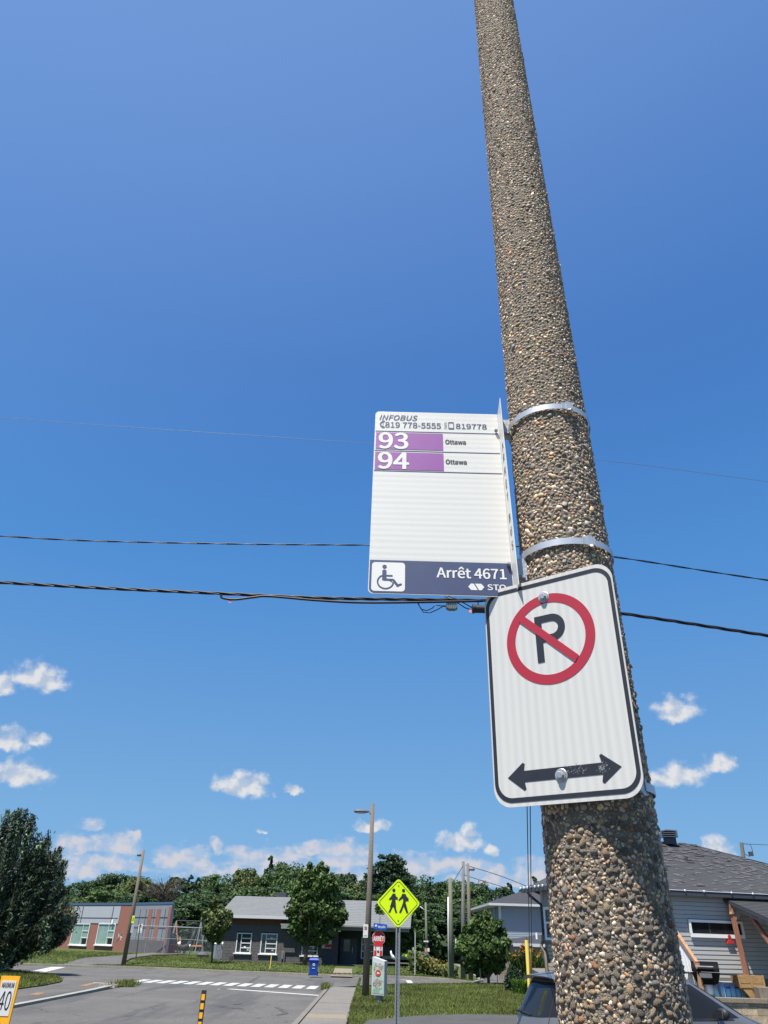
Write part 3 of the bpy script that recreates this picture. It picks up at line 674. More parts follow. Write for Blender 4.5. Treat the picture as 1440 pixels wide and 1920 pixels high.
PAL = np.array([(0.31, 0.255, 0.18), (0.24, 0.2, 0.15), (0.17, 0.165, 0.155), (0.105, 0.105, 0.105), (0.40, 0.37, 0.31), (0.42, 0.33, 0.2), (0.25, 0.17, 0.115),
                (0.21, 0.21, 0.195), (0.14, 0.12, 0.1), (0.55, 0.52, 0.45), (0.19, 0.2, 0.2), (0.27, 0.235, 0.18), (0.36, 0.18, 0.09), (0.15, 0.15, 0.13), (0.07, 0.072, 0.078)])
PWT = np.array([11, 11, 14, 13, 7, 6, 5, 11, 10, 3, 9, 11, 2.2, 11, 8]); PWT /= PWT.sum(); PAL = (PAL * 0.8 + PAL.mean(0) * 0.2) * np.array([1.64, 1.43, 1.27])
def pebble_mat(name, attr):
    m = bpy.data.materials.new(name); m.use_nodes = True; t = m.node_tree; N = t.nodes; Lk = t.links; b = N['Principled BSDF']
    b.inputs['Roughness'].default_value = 0.7; b.inputs['Specular IOR Level'].default_value = 0.3
    if attr:
        a = N.new('ShaderNodeAttribute'); a.attribute_name = 'tint'; src = a.outputs['Color']
    else:
        oi = N.new('ShaderNodeObjectInfo'); cr = N.new('ShaderNodeValToRGB'); cr.color_ramp.interpolation = 'CONSTANT'
        acc = 0; e = cr.color_ramp.elements
        for i in range(len(PAL)):
            if i == 0: el_ = e[0]; e.remove(e[1])
            else: el_ = e.new(min(0.9999, acc))
            el_.color = tuple(PAL[i]) + (1,); acc += PWT[i]
        Lk.new(oi.outputs['Random'], cr.inputs[0]); src = cr.outputs[0]
    tc = N.new('ShaderNodeTexCoord'); n = N.new('ShaderNodeTexNoise'); n.inputs['Scale'].default_value = 260 if attr else 3.2; n.inputs['Detail'].default_value = 8; n.inputs['Roughness'].default_value = 0.75
    bp_ = N.new('ShaderNodeBump'); bp_.inputs['Strength'].default_value = 0.7; bp_.inputs['Distance'].default_value = 0.0006 if attr else 0.1; Lk.new(n.outputs[0], bp_.inputs['Height']); Lk.new(bp_.outputs[0], b.inputs['Normal'])
    Lk.new(tc.outputs['Object'], n.inputs['Vector'])
    mr = N.new('ShaderNodeMapRange'); mr.inputs[1].default_value = 0.3; mr.inputs[2].default_value = 0.7; mr.inputs[3].default_value = 0.5; mr.inputs[4].default_value = 1.42; Lk.new(n.outputs[0], mr.inputs[0])
    mx = N.new('ShaderNodeVectorMath'); mx.operation = 'SCALE'; Lk.new(src, mx.inputs[0]); Lk.new(mr.outputs[0], mx.inputs[3]); Lk.new(mx.outputs[0], b.inputs['Base Color'])
    return m
MT['pebble'] = pebble_mat('pebbles', True); MT['pebble_one'] = pebble_mat('pebble', False)

def ico(sub):
    bm = bmesh.new(); bmesh.ops.create_icosphere(bm, subdivisions=sub, radius=1.0); bm.verts.ensure_lookup_table()
    V = np.array([v.co[:] for v in bm.verts]); F = np.array([[v.index for v in f.verts] for f in bm.faces]); bm.free(); return V, F
# dart throwing on the unrolled shaft: (arc length, height)
R0 = 0.1085; Z0, Z1 = 1.72, 6.5
cellw = 0.009; peb = []; grid = {}
circ_len = 2 * math.pi * R0
def try_put(a_len, z, r):
    ci, cj = int(a_len / cellw), int(z / cellw); nci = int(circ_len / cellw)
    for i in range(-2, 3):
        for j in range(-2, 3):
            for (a2, z2, r2) in grid.get(((ci + i) % nci, cj + j), ()):
                da = abs(a2 - a_len); da = min(da, circ_len - da)
                if da * da + (z2 - z) ** 2 < ((r + r2) * 0.86) ** 2: return False
    grid.setdefault((ci % nci, cj), []).append((a_len, z, r)); peb.append((a_len, z, r)); return True
area = circ_len * (Z1 - Z0)
rr_ = random.Random(3)
for (rmin, rmax, tries) in ((0.0064, 0.0082, 1200), (0.0042, 0.0062, 34000), (0.0031, 0.0042, 120000), (0.0019, 0.0029, 130000)):
    for _ in range(tries):
        try_put(rr_.random() * circ_len * 0.9999, Z0 + rr_.random() * (Z1 - Z0), rmin + (rmax - rmin) * rr_.random())
peb = np.array(peb)
ang_ = peb[:, 0] / R0; zz = peb[:, 1]
# the 300 that show largest: front side, lowest part in the frame
camang = math.atan2(-PY, -PX)
dang = np.abs((ang_ - camang + math.pi) % (2 * math.pi) - math.pi)
score = np.where((dang < 1.15) & (zz > 2.03) & (zz < 2.36), peb[:, 2], 0)
big = np.argsort(-score)[:300]; isbig = np.zeros(len(peb), bool); isbig[big] = True
def frames(idx):
    a = ang_[idx]; z = zz[idx]; r = peb[idx, 2]; rad = 0.1085 - 0.00818 * (z - 2.5); cx = PX - 0.0081 * (z - 2.5)
    nrm = np.stack([np.cos(a), np.sin(a), np.zeros_like(a)], 1); tan = np.stack([-np.sin(a), np.cos(a), np.zeros_like(a)], 1); upv = np.tile([0, 0, 1.0], (len(a), 1))
    pos = np.stack([cx + (rad - 0.0020) * np.cos(a) - PX, PY - PY + (rad - 0.0020) * np.sin(a), z - 0.1], 1)
    th = rng.random(len(a)) * math.pi; e1 = tan * np.cos(th)[:, None] + upv * np.sin(th)[:, None]; e2 = np.cross(nrm, e1)
    # tilt a little
    return pos, nrm, e1, e2, r
def peb_batch(idx, sub, name):
    V0, F0 = ico(sub); pos, nrm, e1, e2, r = frames(idx); n = len(idx)
    L = (1.0 + 0.45 * rng.random(n)); Wd = 0.72 + 0.25 * rng.random(n); Hh = 0.36 + 0.26 * rng.random(n)
    j = 1 + 0.27 * (rng.random((n, len(V0))) - 0.5) * 2
    tilt = rng.normal(size=(n, 2)) * 0.3
    nn = nrm + e1 * tilt[:, :1] + e2 * tilt[:, 1:]; nn /= np.linalg.norm(nn, axis=1)[:, None]
    f1 = e1 - nn * (nn * e1).sum(1)[:, None]; f1 /= np.linalg.norm(f1, axis=1)[:, None]; f2 = np.cross(nn, f1)
    X = V0[None] * j[..., None]
    V = pos[:, None] + (X[..., 0:1] * f1[:, None] * (r * L)[:, None, None] + X[..., 1:2] * f2[:, None] * (r * Wd)[:, None, None] + X[..., 2:3] * nn[:, None] * (r * Hh)[:, None, None])
    F = (F0[None] + (np.arange(n) * len(V0))[:, None, None]).reshape(-1, 3)
    col = PAL[rng.choice(len(PAL), n, p=PWT)] * (0.8 + 0.4 * rng.random((n, 1))) * (1 + 0.08 * (rng.random((n, 3)) - 0.5))
    T = np.repeat(col, len(F0), 0)
    o = link(name, fast_mesh(name, V.reshape(-1, 3), F, 'pebble', T, True), pole); return tag(o, kind='stuff')
# keep pebbles clear of nothing: bands sit over them
rest = ~isbig
near = np.where(rest & (zz < 3.25) & (dang < 1.9))[0]; farp = np.where(rest & ~((zz < 3.25) & (dang < 1.9)))[0]
both = peb_batch(near, 2, 'pebbles')
peb_batch(farp, 1, 'pebbles')
shapes = []
V0, F0 = ico(2)
for k in range(14):
    j = 1 + 0.25 * (rng.random(len(V0)) - 0.5) * 2
    V = V0 * j[:, None] * np.array([1.15 + 0.3 * rng.random(), 0.75 + 0.2 * rng.random(), 0.6 + 0.3 * rng.random()])
    shapes.append(fast_mesh('pebble', V, F0, 'pebble_one', None, True))
pos, nrm, e1, e2, r = frames(big)
for i in range(len(big)):
    o = bpy.data.objects.new('pebble', shapes[i % 14]); COL.objects.link(o); o.parent = pole
    Mx = Matrix((Vector(e1[i]), Vector(e2[i]), Vector(nrm[i]))).transposed().to_4x4()
    Mx = Matrix.Translation(Vector(pos[i])) @ Mx @ Matrix.Rotation(random.gauss(0, 0.25), 4, 'X') @ Matrix.Rotation(random.gauss(0, 0.25), 4, 'Y') @ Matrix.Scale(float(r[i]), 4)
    o.matrix_local = Mx

# ---- steel bands around the pole
def band(z, buckle_az, label, w=0.0085, tagend=False, halves=True):
    cx, cy = pc(z); t = thing('steel_band', label, 'band', (cx, cy, z), group=None)
    R1 = pr(z) + 0.0048; n = 72; o_, i_ = [], []
    b = MB(); prof = [(R1, -w), (R1 + 0.0012, -w), (R1 + 0.0012, w), (R1, w)]
    for k in range(n):
        a = 2 * math.pi * k / n
        for (q, zz_) in prof: b.v.append((q * math.cos(a), q * math.sin(a), zz_ * 0.95))
    for k in range(n):
        for e in range(4): b.f.append((k * 4 + e, k * 4 + (e + 1) % 4, ((k + 1) % n) * 4 + (e + 1) % 4, ((k + 1) % n) * 4 + e))
    b.build('strap', 'band', t, auto=40)
    a = R_(buckle_az); d = Vector((math.sin(a), math.cos(a), 0)); tn = Vector((math.cos(a), -math.sin(a), 0)); c = d * (R1 + 0.004)
    rot = Matrix((tn, d, Vector((0, 0, 1)))).transposed()
    bb = MB(); bb.box(c, (0.011, 0.007, w * 2 + 0.010), rot); bb.box(c + tn * 0.012 + d * -0.001, (0.012, 0.003, w * 2 + 0.003), rot)
    bb.box(c - tn * 0.008 + d * 0.002, (0.003, 0.009, w * 2 + 0.004), rot)
    bb.bar(c + d * 0.004 - Vector((0, 0, w + 0.002)), c + d * 0.012 - Vector((0, 0, w + 0.012)) + tn * 0.004, 0.007, 0.0012)
    bb.build('buckle', 'band', t)
    return t
# heights from where each band crosses the front of the pole
zb1 = 3.324; zb2 = 2.932; zb3 = 2.412

# ---- bus stop sign
BC = Vector((0.13624527, 1.51039838, 3.11214053)); 
bus = thing('bus_stop_sign', 'white bus stop sign with violet route bars 93 and 94 on the pebble pole', 'sign', BC, rot=(0.0914, 0, 0))
# tilt: top leans away from the camera
bus.rotation_euler = (-0.0914, 0, -0.00573)
BW, BH = 0.3353, 0.5751
MB().prism([(-BW / 2 + 0.012 * (1 - math.sin(R_(a))), 0) for a in ()] or (lambda P: P)([(BW / 2, BH / 2)] + [p for p in rrect(BW, BH, 0.012, 0, 0) if p[0] < 0] + [(BW / 2, -BH / 2)]), -0.001, 0.0012).build('panel', 'sheet_bus', bus)
BY = -0.0012
def deco(name, mb_poly, m, par, y0=BY - 0.0006, y1=BY - 0.0001):
    return MB().prism(mb_poly, y0, y1).build(name, m, par)
deco('route_bar', [(-0.1637, 0.1500), (0.0156, 0.1500), (0.0156, 0.2095), (-0.1637, 0.2095)], 'violet', bus)
deco('route_bar', [(-0.1640, 0.0800), (0.0156, 0.0800), (0.0156, 0.1395), (-0.1640, 0.1395)], 'violet', bus)
for z in (0.2145, 0.1447, 0.0758):
    deco('ruled_line', [(-0.1655, z - 0.0009), (0.165, z - 0.0009), (0.165, z + 0.0009), (-0.1655, z + 0.0009)], 'navy', bus)
P = rrect(BW - 0.004, 0.0875, 0.014, 0, -0.2415)
bl = [(0.1657, -0.1975), (-0.1657, -0.1975)] + [p for p in rrect(BW - 0.004, 0.0875, 0.012, 0, -0.2413) if p[0] < 0 and p[1] < -0.24] + [(0.1657, -0.285)]
deco('blue_band', bl, 'navy', bus)
deco('access_plate', rrect(0.0775, 0.0775, 0.008, -0.1218, -0.2426), 'sheet_white', bus, BY - 0.0010, BY - 0.0005)
text('lettering', 'INFOBUS', 0.0190, -0.1560, 0.2555, 'navy', bus, BY - 0.0008, 0.012, 0.25, width=0.104)
text('lettering', '819 778-5555', 0.0200, -0.1400, 0.2285, 'navy', bus, BY - 0.0008, 0.012, width=0.151)
text('lettering', '819778', 0.0185, 0.0523, 0.2300, 'navy', bus, BY - 0.0008, 0.012, width=0.083)
text('lettering', 'TEXTO', 0.0065, 0.0275, 0.2275, 'navy', bus, BY - 0.0008, 0.012, width=0.025, rot=math.pi / 2)
text('route_number', '93', 0.0555, -0.1545, 0.1520, 'sheet_white', bus, BY - 0.0012, 0.028, width=0.076)
text('route_number', '94', 0.0555, -0.1545, 0.0825, 'sheet_white', bus, BY - 0.0012, 0.028, width=0.078)
text('lettering', 'Ottawa', 0.0150, 0.0221, 0.1735, 'black', bus, BY - 0.0008, 0.034, width=0.054)
text('lettering', 'Ottawa', 0.0150, 0.0213, 0.1040, 'black', bus, BY - 0.0008, 0.034, width=0.054)
text('lettering', 'Arrêt 4671', 0.0300, -0.0090, -0.2415, 'sheet_white', bus, BY - 0.0012, 0.02, width=0.161)
text('lettering', 'STO', 0.0150, 0.1070, -0.2715, 'sheet_white', bus, BY - 0.0012, 0.025, width=0.042)
for P in ([(0.0625, -0.264), (0.069, -0.2725), (0.084, -0.2725), (0.0755, -0.2555), (0.069, -0.2555)], [(0.0785, -0.2555), (0.093, -0.2555), (0.0995, -0.264), (0.093, -0.2725), (0.087, -0.2725)]):
    deco('logo_hexagon', P, 'sheet_white', bus, BY - 0.0012, BY - 0.0007)
# telephone handset and mobile phone marks
hp = []
MB().ring(circ(0.0125, -0.1425, 0.2395, 20, 110, 250), circ(0.0085, -0.1425, 0.2395, 20, 110, 250), BY - 0.0008, BY - 0.0002).build('handset_mark', 'navy', bus)
deco('handset_mark', rrect(0.008, 0.0055, 0.0015, -0.1452, 0.2505, 2), 'navy', bus); deco('handset_mark', rrect(0.008, 0.0055, 0.0015, -0.1452, 0.2285, 2), 'navy', bus)
MB().ring(rrect(0.0155, 0.0255, 0.002, 0.0392, 0.2405, 3), rrect(0.0115, 0.0185, 0.0008, 0.0392, 0.2412, 3), BY - 0.0008, BY - 0.0002).build('phone_mark', 'navy', bus)
# wheelchair pictogram
wx, wz = -0.1225, -0.2445
wc = MB(); yA, yB = BY - 0.0016, BY - 0.0011
wc.prism(circ(0.0052, wx - 0.0085, wz + 0.0285, 20), yA, yB)
wc.ring(circ(0.0200, wx - 0.0055, wz - 0.0120, 30, 118, 352), circ(0.0165, wx - 0.0055, wz - 0.0120, 30, 118, 352), yA, yB)
wc.prism([(wx - 0.0135, wz + 0.018), (wx - 0.0105, wz + 0.0205), (wx - 0.0065, wz + 0.0205), (wx - 0.0038, wz + 0.018), (wx - 0.0038, wz - 0.008), (wx - 0.0135, wz - 0.008)], yA, yB)
wc.prism([(wx - 0.004, wz + 0.0062), (wx + 0.0105, wz + 0.0062), (wx + 0.0105, wz + 0.0025), (wx - 0.004, wz + 0.0025)], yA - 0.0001, yB)
wc.prism([(wx - 0.013, wz - 0.004), (wx + 0.012, wz - 0.004), (wx + 0.012, wz - 0.0085), (wx - 0.010, wz - 0.0085)], yA - 0.0002, yB)
wc.prism([(wx + 0.0085, wz - 0.005), (wx + 0.0145, wz - 0.005), (wx + 0.0265, wz - 0.0225), (wx + 0.0205, wz - 0.0235)], yA - 0.0003, yB)
wc.prism([(wx + 0.0205, wz - 0.0245), (wx + 0.0225, wz - 0.0185), (wx + 0.0315, wz - 0.0155), (wx + 0.0325, wz - 0.0185)], yA - 0.0004, yB)
tag(wc.build('wheelchair_mark', 'navy', bus), 'navy wheelchair pictogram')
# edge flange folded towards the street, with small vertical lettering, cut on the slant at its top
fl = thing_fl = MB()
fx = BW / 2 + 0.0005
fl.add([(fx, 0.001, -BH / 2), (fx, -0.052, -BH / 2 + 0.004), (fx, -0.052, BH / 2 + 0.012), (fx, 0.001, BH / 2 - 0.004),
        (fx + 0.0016, 0.001, -BH / 2), (fx + 0.0016, -0.052, -BH / 2 + 0.004), (fx + 0.0016, -0.052, BH / 2 + 0.012), (fx + 0.0016, 0.001, BH / 2 - 0.004)],
       [(0, 1, 2, 3), (7, 6, 5, 4), (0, 4, 5, 1), (1, 5, 6, 2), (2, 6, 7, 3), (3, 7, 4, 0)])
fl_o = fl.build('edge_flange', 'sheet_white', bus)
def side_text(body, h, yc, zc):
    o = text('flange_lettering', body, h, 0, 0, 'black', fl_o, 0.0, 0.02, align='CENTER')
    o.location = (fx - 0.0006, yc, zc); o.rotation_euler = (0, 0, -math.pi / 2)   # reads from the left, letters stacked
    return o
for ch, zc in zip('ARRÊT', (0.145, 0.105, 0.062, 0.02, -0.022)):
    side_text(ch, 0.022 if ch != 'Ê' else 0.027, -0.030, zc)
for ch, zc in zip('BUS', (-0.085, -0.125, -0.165)):
    side_text(ch, 0.022, -0.030, zc)
# bolts through the sign edge and the clamp brackets that reach the pole
for z in (0.222, -0.203):
    bo = MB(); bo.lathe([(0.0045, 0), (0.0045, 0.006), (0.003, 0.008)], (fx - 0.0085, -0.004, z), 10, Matrix.Rotation(R_(90), 3, 'X')); bo.build('edge_bolt', 'galv_dull', bus)
for i, zc in enumerate((0.222, -0.225)):
    k = MB(); k.box((fx + 0.017, -0.012, zc + 0.012), (0.030, 0.0025, 0.045)); k.box((fx + 0.0035, -0.012, zc + 0.012), (0.0025, 0.016, 0.045)); k.box((fx + 0.031, -0.006, zc + 0.012), (0.0025, 0.016, 0.045))
    k.box((fx + 0.02, -0.008, zc - 0.020), (0.018, 0.018, 0.012))
    br = k.build('bracket', 'galv', bus)
    c2_ = MB(); c2_.lathe([(0.006, -0.011), (0.006, 0.011)], (fx + 0.013, -0.016, zc - 0.02), 10, Matrix.Rotation(R_(90), 3, 'Y')); c2_.build('bracket_bolt', 'galv_dull', br)

band(zb1, 166, 'upper steel band clamping the top bracket of the bus stop sign to the pebble pole')
band(zb2, 165, 'middle steel band on the pebble pole just above the no-parking sign')
band(zb3, 150, 'lowest steel band, mostly hidden behind the no-parking sign near its bottom edge')

# ---- no-parking sign
NC = Vector((0.35811916, 1.41570792, 2.61095885))
npk = thing('no_parking_sign', 'large white no-parking sign with red ring and double arrow bolted to the pebble pole', 'sign', NC, rot=(-0.0113 * 0, 0, -0.6417))
NW, NH = 0.3, 0.4673
MB().prism(rrect(NW, NH, 0.037, 0, 0, 10), -0.0012, 0.0012).build('panel', 'sheet_np', npk)
NYa, NYb = -0.0020, -0.0013
MB().ring(rrect(NW - 0.0062, NH - 0.0165, 0.037, 0, 0, 10), rrect(NW - 0.0215, NH - 0.0335, 0.030, 0, 0, 10), NYa, NYb).build('black_border', 'black', npk)
rc = (-0.0005, 0.0935)
MB().ring(circ(0.0995, rc[0], rc[1], 64), circ(0.0793, rc[0], rc[1], 64), NYa, NYb).build('red_ring', 'red', npk)
MB().prism([(-0.0668, 0.143), (-0.0550, 0.1545), (0.0590, 0.0440), (0.0500, 0.0310)], NYa - 0.0012, NYb - 0.0007).build('red_slash', 'red', npk)
pb = MB()   # letter P
outer = [(-0.0311, 0.1455), (0.0125, 0.1455)] + circ(0.0300, 0.0065, 0.1155, 16, 75, -90)[1:] + [(-0.0155, 0.0855), (-0.0155, 0.0436), (-0.0311, 0.0436)]
pb.prism([(-0.0311, 0.1455), (-0.0155, 0.1455), (-0.0155, 0.0436), (-0.0311, 0.0436)], NYa - 0.0004, NYb - 0.0004)
P1 = [(-0.0156, 0.1455), (0.0065, 0.1455)] + circ(0.0299, 0.0065, 0.1155, 20, 88, -88) + [(0.0065, 0.0856), (-0.0156, 0.0856)]
P2 = [(-0.0156, 0.1302), (0.0065, 0.1302)] + circ(0.0147, 0.0065, 0.1155, 20, 88, -88) + [(0.0065, 0.1008), (-0.0156, 0.1008)]
n = len(P1); yA, yB = NYa - 0.0004, NYb - 0.0004
V = [(x, yA, z) for x, z in P1] + [(x, yA, z) for x, z in P2] + [(x, yB, z) for x, z in P1] + [(x, yB, z) for x, z in P2]; F = []
for i in range(n - 1): F += [(i, i + 1, n + i + 1, n + i), (2 * n + i + 1, 2 * n + i, 3 * n + i, 3 * n + i + 1)]
pb.add(V, F); pb.build('letter_p', 'black', npk)
for s in (-1, 1):
    pass
ar = MB()
def arrow_pts():
    zc = -0.1787; hw = 0.0105
    return [(-0.1173, zc), (-0.083, zc + 0.0262), (-0.0790, zc + 0.0235), (-0.0815, zc + hw), (0.0775, zc + hw), (0.0745, zc + 0.0235), (0.0785, zc + 0.0262), (0.1135, zc),
            (0.0785, zc - 0.0262), (0.0745, zc - 0.0235), (0.0775, zc - hw), (-0.0815, zc - hw), (-0.0790, zc - 0.0235), (-0.083, zc - 0.0262)]
A_ = arrow_pts()
ar.prism(A_, NYa, NYb); ar.build('double_arrow', 'black', npk)
sc = MB()
for k in range(130):
    x = random.choice((random.gauss(0.030, 0.012), random.gauss(0.078, 0.005))); z = random.gauss(-0.1765, 0.0045)
    if z < -0.187 or z > -0.16: continue
    s_ = random.uniform(0.0003, 0.0010); sc.prism([(x - s_, z), (x, z - s_ * 1.4), (x + s_, z + s_ * .3), (x, z + s_)], NYa - 0.0002 - 0.0002 * random.random(), NYa - 0.0001)
MT['scuff'] = mat('scuffed grey', (0.3, 0.3, 0.31), 0.6)
tag(sc.build('paint_scratches', 'scuff', npk), 'scratched white specks on the right of the black arrow')
for i, (x, z) in enumerate(((-0.0045, 0.187), (-0.0042, -0.184))):
    rx = Matrix.Rotation(R_(90), 3, 'X')
    w_ = MB(); w_.lathe([(0.0128, 0), (0.0128, 0.0012), (0.0118, 0.0018)], (x, -0.0012, z), 28, rx); bo = w_.build('bolt_washer', 'galv', npk, auto=30)
    h_ = MB(); h_.lathe([(0.0098, 0), (0.0098, 0.0022)], (x, -0.003, z), 24, rx); h_.lathe([(0.0072, 0.0022), (0.0072, 0.0062), (0.0058, 0.0074)], (x, -0.003, z), 6, rx); h_.build('bolt_head', 'galv', bo)


# ================================================================== OVERHEAD CABLES
def cable(name, label, pts, Y, r, m='cable', twist=0, group=None, sag=0.0, n=60, cat='cable'):
    W_ = [D(px, py, Y(px) if callable(Y) else Y) for px, py in pts]
    P = []
    for i in range(len(W_) - 1):
        p0 = W_[max(0, i - 1)]; p1 = W_[i]; p2 = W_[i + 1]; p3 = W_[min(len(W_) - 1, i + 2)]
        for k in range(n // (len(W_) - 1) + 1):
            t = k / (n // (len(W_) - 1) + 1)
            P.append(0.5 * ((2 * p1) + (p2 - p0) * t + (2 * p0 - 5 * p1 + 4 * p2 - p3) * t * t + (3 * p1 - p0 - 3 * p2 + p3) * t ** 3))
    P.append(W_[-1])
    b = MB()
    if twist:
        # strands wound round each other
        Q = []; 
        for i in range(len(P) - 1):
            for k in range(4): Q.append(P[i].lerp(P[i + 1], k / 4))
        Q.append(P[-1]); s_ = 0
        S_ = [0]
        for i in range(1, len(Q)): S_.append(S_[-1] + (Q[i] - Q[i - 1]).length)
        for k in range(twist):
            b.tube([q + Vector((0, math.cos(2 * math.pi * k / twist + S_[i] * 5.5), math.sin(2 * math.pi * k / twist + S_[i] * 5.5))) * r for i, q in enumerate(Q)], r * 0.95, 6)
    else: b.tube(P, r, 6)
    o = b.build(name, m, smooth=True); return tag(o, label, cat, group)
YW = lambda px: 12.0
cable('overhead_wire', 'thin high wire crossing the sky behind the top of the bus stop sign', [(-700, 722), (0, 783), (700, 832), (1115, 862), (1440, 903), (2100, 985)], YW, 0.0045, 'thin_wire', cat='wire')
cable('overhead_cable', 'twisted black cable crossing behind the middle of the bus stop sign', [(-700, 950), (0, 1005), (340, 1018), (690, 1022), (960, 1024), (1150, 1044), (1440, 1088), (2100, 1180)], YW, 0.0095, 'cable', twist=2)
main_c = cable('overhead_cable', 'thick black cable bundle passing just below the bus stop sign', [(-700, 1052), (0, 1092), (200, 1103), (420, 1113), (600, 1121), (780, 1124), (905, 1126), (1030, 1132), (1165, 1150), (1440, 1192), (2100, 1296)], YW, 0.017, 'cable', twist=3)
cable('slack_cable', 'slack black service loop hanging under the thick cable left of the bus stop sign', [(415, 1115), (417, 1121), (440, 1124), (475, 1120), (505, 1118), (600, 1126), (700, 1130), (905, 1127)], 11.95, 0.022)
t = thing('splice_closure', 'black cylindrical cable splice hanging beside the no-parking sign corner', 'cable splice', D(902, 1142, 12))
b = MB(); rx = Matrix.Rotation(R_(90), 3, 'Y'); b.lathe([(0.04, -0.17), (0.085, -0.16), (0.085, -0.12), (0.075, -0.11), (0.075, 0.16), (0.085, 0.17), (0.085, 0.2), (0.04, 0.22)], (0, 0, 0), 16, rx); b.build('shell', 'rubber', t, auto=40)
b = MB(); b.tube([(-0.16, 0, 0.02), (-0.26, 0, 0.08), (-0.45, 0, 0.19), (-0.6, 0, 0.24)], 0.011, 6); b.tube([(-0.16, 0, -0.03), (-0.3, 0, 0.02), (-0.5, 0, 0.17), (-0.66, 0, 0.23)], 0.011, 6); b.tube([(-0.05, 0, 0.07), (-0.05, 0, 0.15)], 0.01, 6); b.build('lead', 'cable', t, smooth=True)
b = MB(); b.box((-0.2, -0.02, -0.06), (0.05, 0.02, 0.06)); b.build('pink_tag', 'pink', t)
t = thing('tap_box', 'small grey cable tap box hanging from the thick cable under the bus stop sign', 'junction box', D(847, 1137, 12))
b = MB(); b.box((0, 0, 0), (0.2, 0.1, 0.1)); b.box((0, 0, -0.055), (0.14, 0.12, 0.02)); b.box((0, 0, 0.055), (0.18, 0.11, 0.015))
for k in range(5): b.box((-0.08 + 0.04 * k, -0.055, 0), (0.008, 0.012, 0.09))
b.build('housing', 'box_grey', t)
b = MB(); b.bar((-0.05, 0, 0.06), (-0.05, 0, 0.14), 0.015); b.bar((0.07, 0, 0.06), (0.07, 0, 0.14), 0.015); b.build('hanger', 'galv_dull', t)
b = MB(); b.lathe([(0.02, -0.17), (0.02, -0.1)], (0, 0, 0), 8, rx); b.build('connector', 'galv_dull', t)
b = MB(); b.tube([(-0.17, 0, 0), (-0.3, 0, 0.02), (-0.36, 0, -0.05), (-0.46, 0, -0.1), (-0.56, 0, -0.07), (-0.62, 0, 0.04), (-0.63, 0, 0.12)], 0.009, 6)
b.tube([(-0.17, 0, -0.01), (-0.26, 0, -0.07), (-0.4, 0, -0.14), (-0.52, 0, -0.13), (-0.6, 0, 0.0), (-0.61, 0, 0.12)], 0.009, 6); b.build('loop_lead', 'cable', t, smooth=True)
t = thing('cable_tag', 'tiny pink tag hanging from the thick cable above the left part of the street', 'tag', D(432, 1126, 11.95))
MB().box((0, 0, -0.02), (0.05, 0.01, 0.05)).build('tag_body', 'pink', t)
# guy wires of the concrete pole and their yellow guards
def guy(px0, px1, label, Yb, top):
    a = D(px0, 1790, Yb); a.z = 0.1; b_ = Vector(top)
    o = MB().tube([a, a.lerp(b_, 0.5) + Vector((0, 0, -0.02)), b_], [0.018, 0.010, 0.004], 5).build('guy_wire', 'dark_metal', smooth=True); tag(o, label, 'guy wire')
    return a, b_
g1 = guy(989, 0, 'left guy wire rising from the yellow guards to the pebble pole', 39.5, (pc(4.3)[0] + 0.01, PY + 0.09, 4.3))
g2 = guy(992.5, 0, 'right guy wire rising from the yellow guards to the pebble pole', 39.8, (pc(4.3)[0] + 0.03, PY + 0.09, 4.25))
for (a, b_), lab, L in ((g1, 'taller yellow plastic guy guard beside the orange lilies', 2.2), (g2, 'shorter yellow guy guard just right of the taller one', 1.85)):
    d = (b_ - a).normalized(); d = (d + Vector((0, 0, 1.2))).normalized() if False else Vector((0, 0, 1))
    t = thing('guy_guard', lab, 'guy guard', a)
    b = MB(); b.tube([(0, 0, 0), Vector(d) * L], [0.1, 0.09], 10); b.build('sleeve', 'yellow', t, smooth=False, auto=50)
    b = MB(); b.tube([Vector(d) * (L - 0.01), Vector(d) * (L + 0.06)], 0.05, 8); b.bar(Vector(d) * (L + 0.02) - Vector((0.05, 0, 0)), Vector(d) * (L + 0.12) + Vector((0.03, 0, 0)), 0.03); b.build('clamp', 'dark_metal', t)

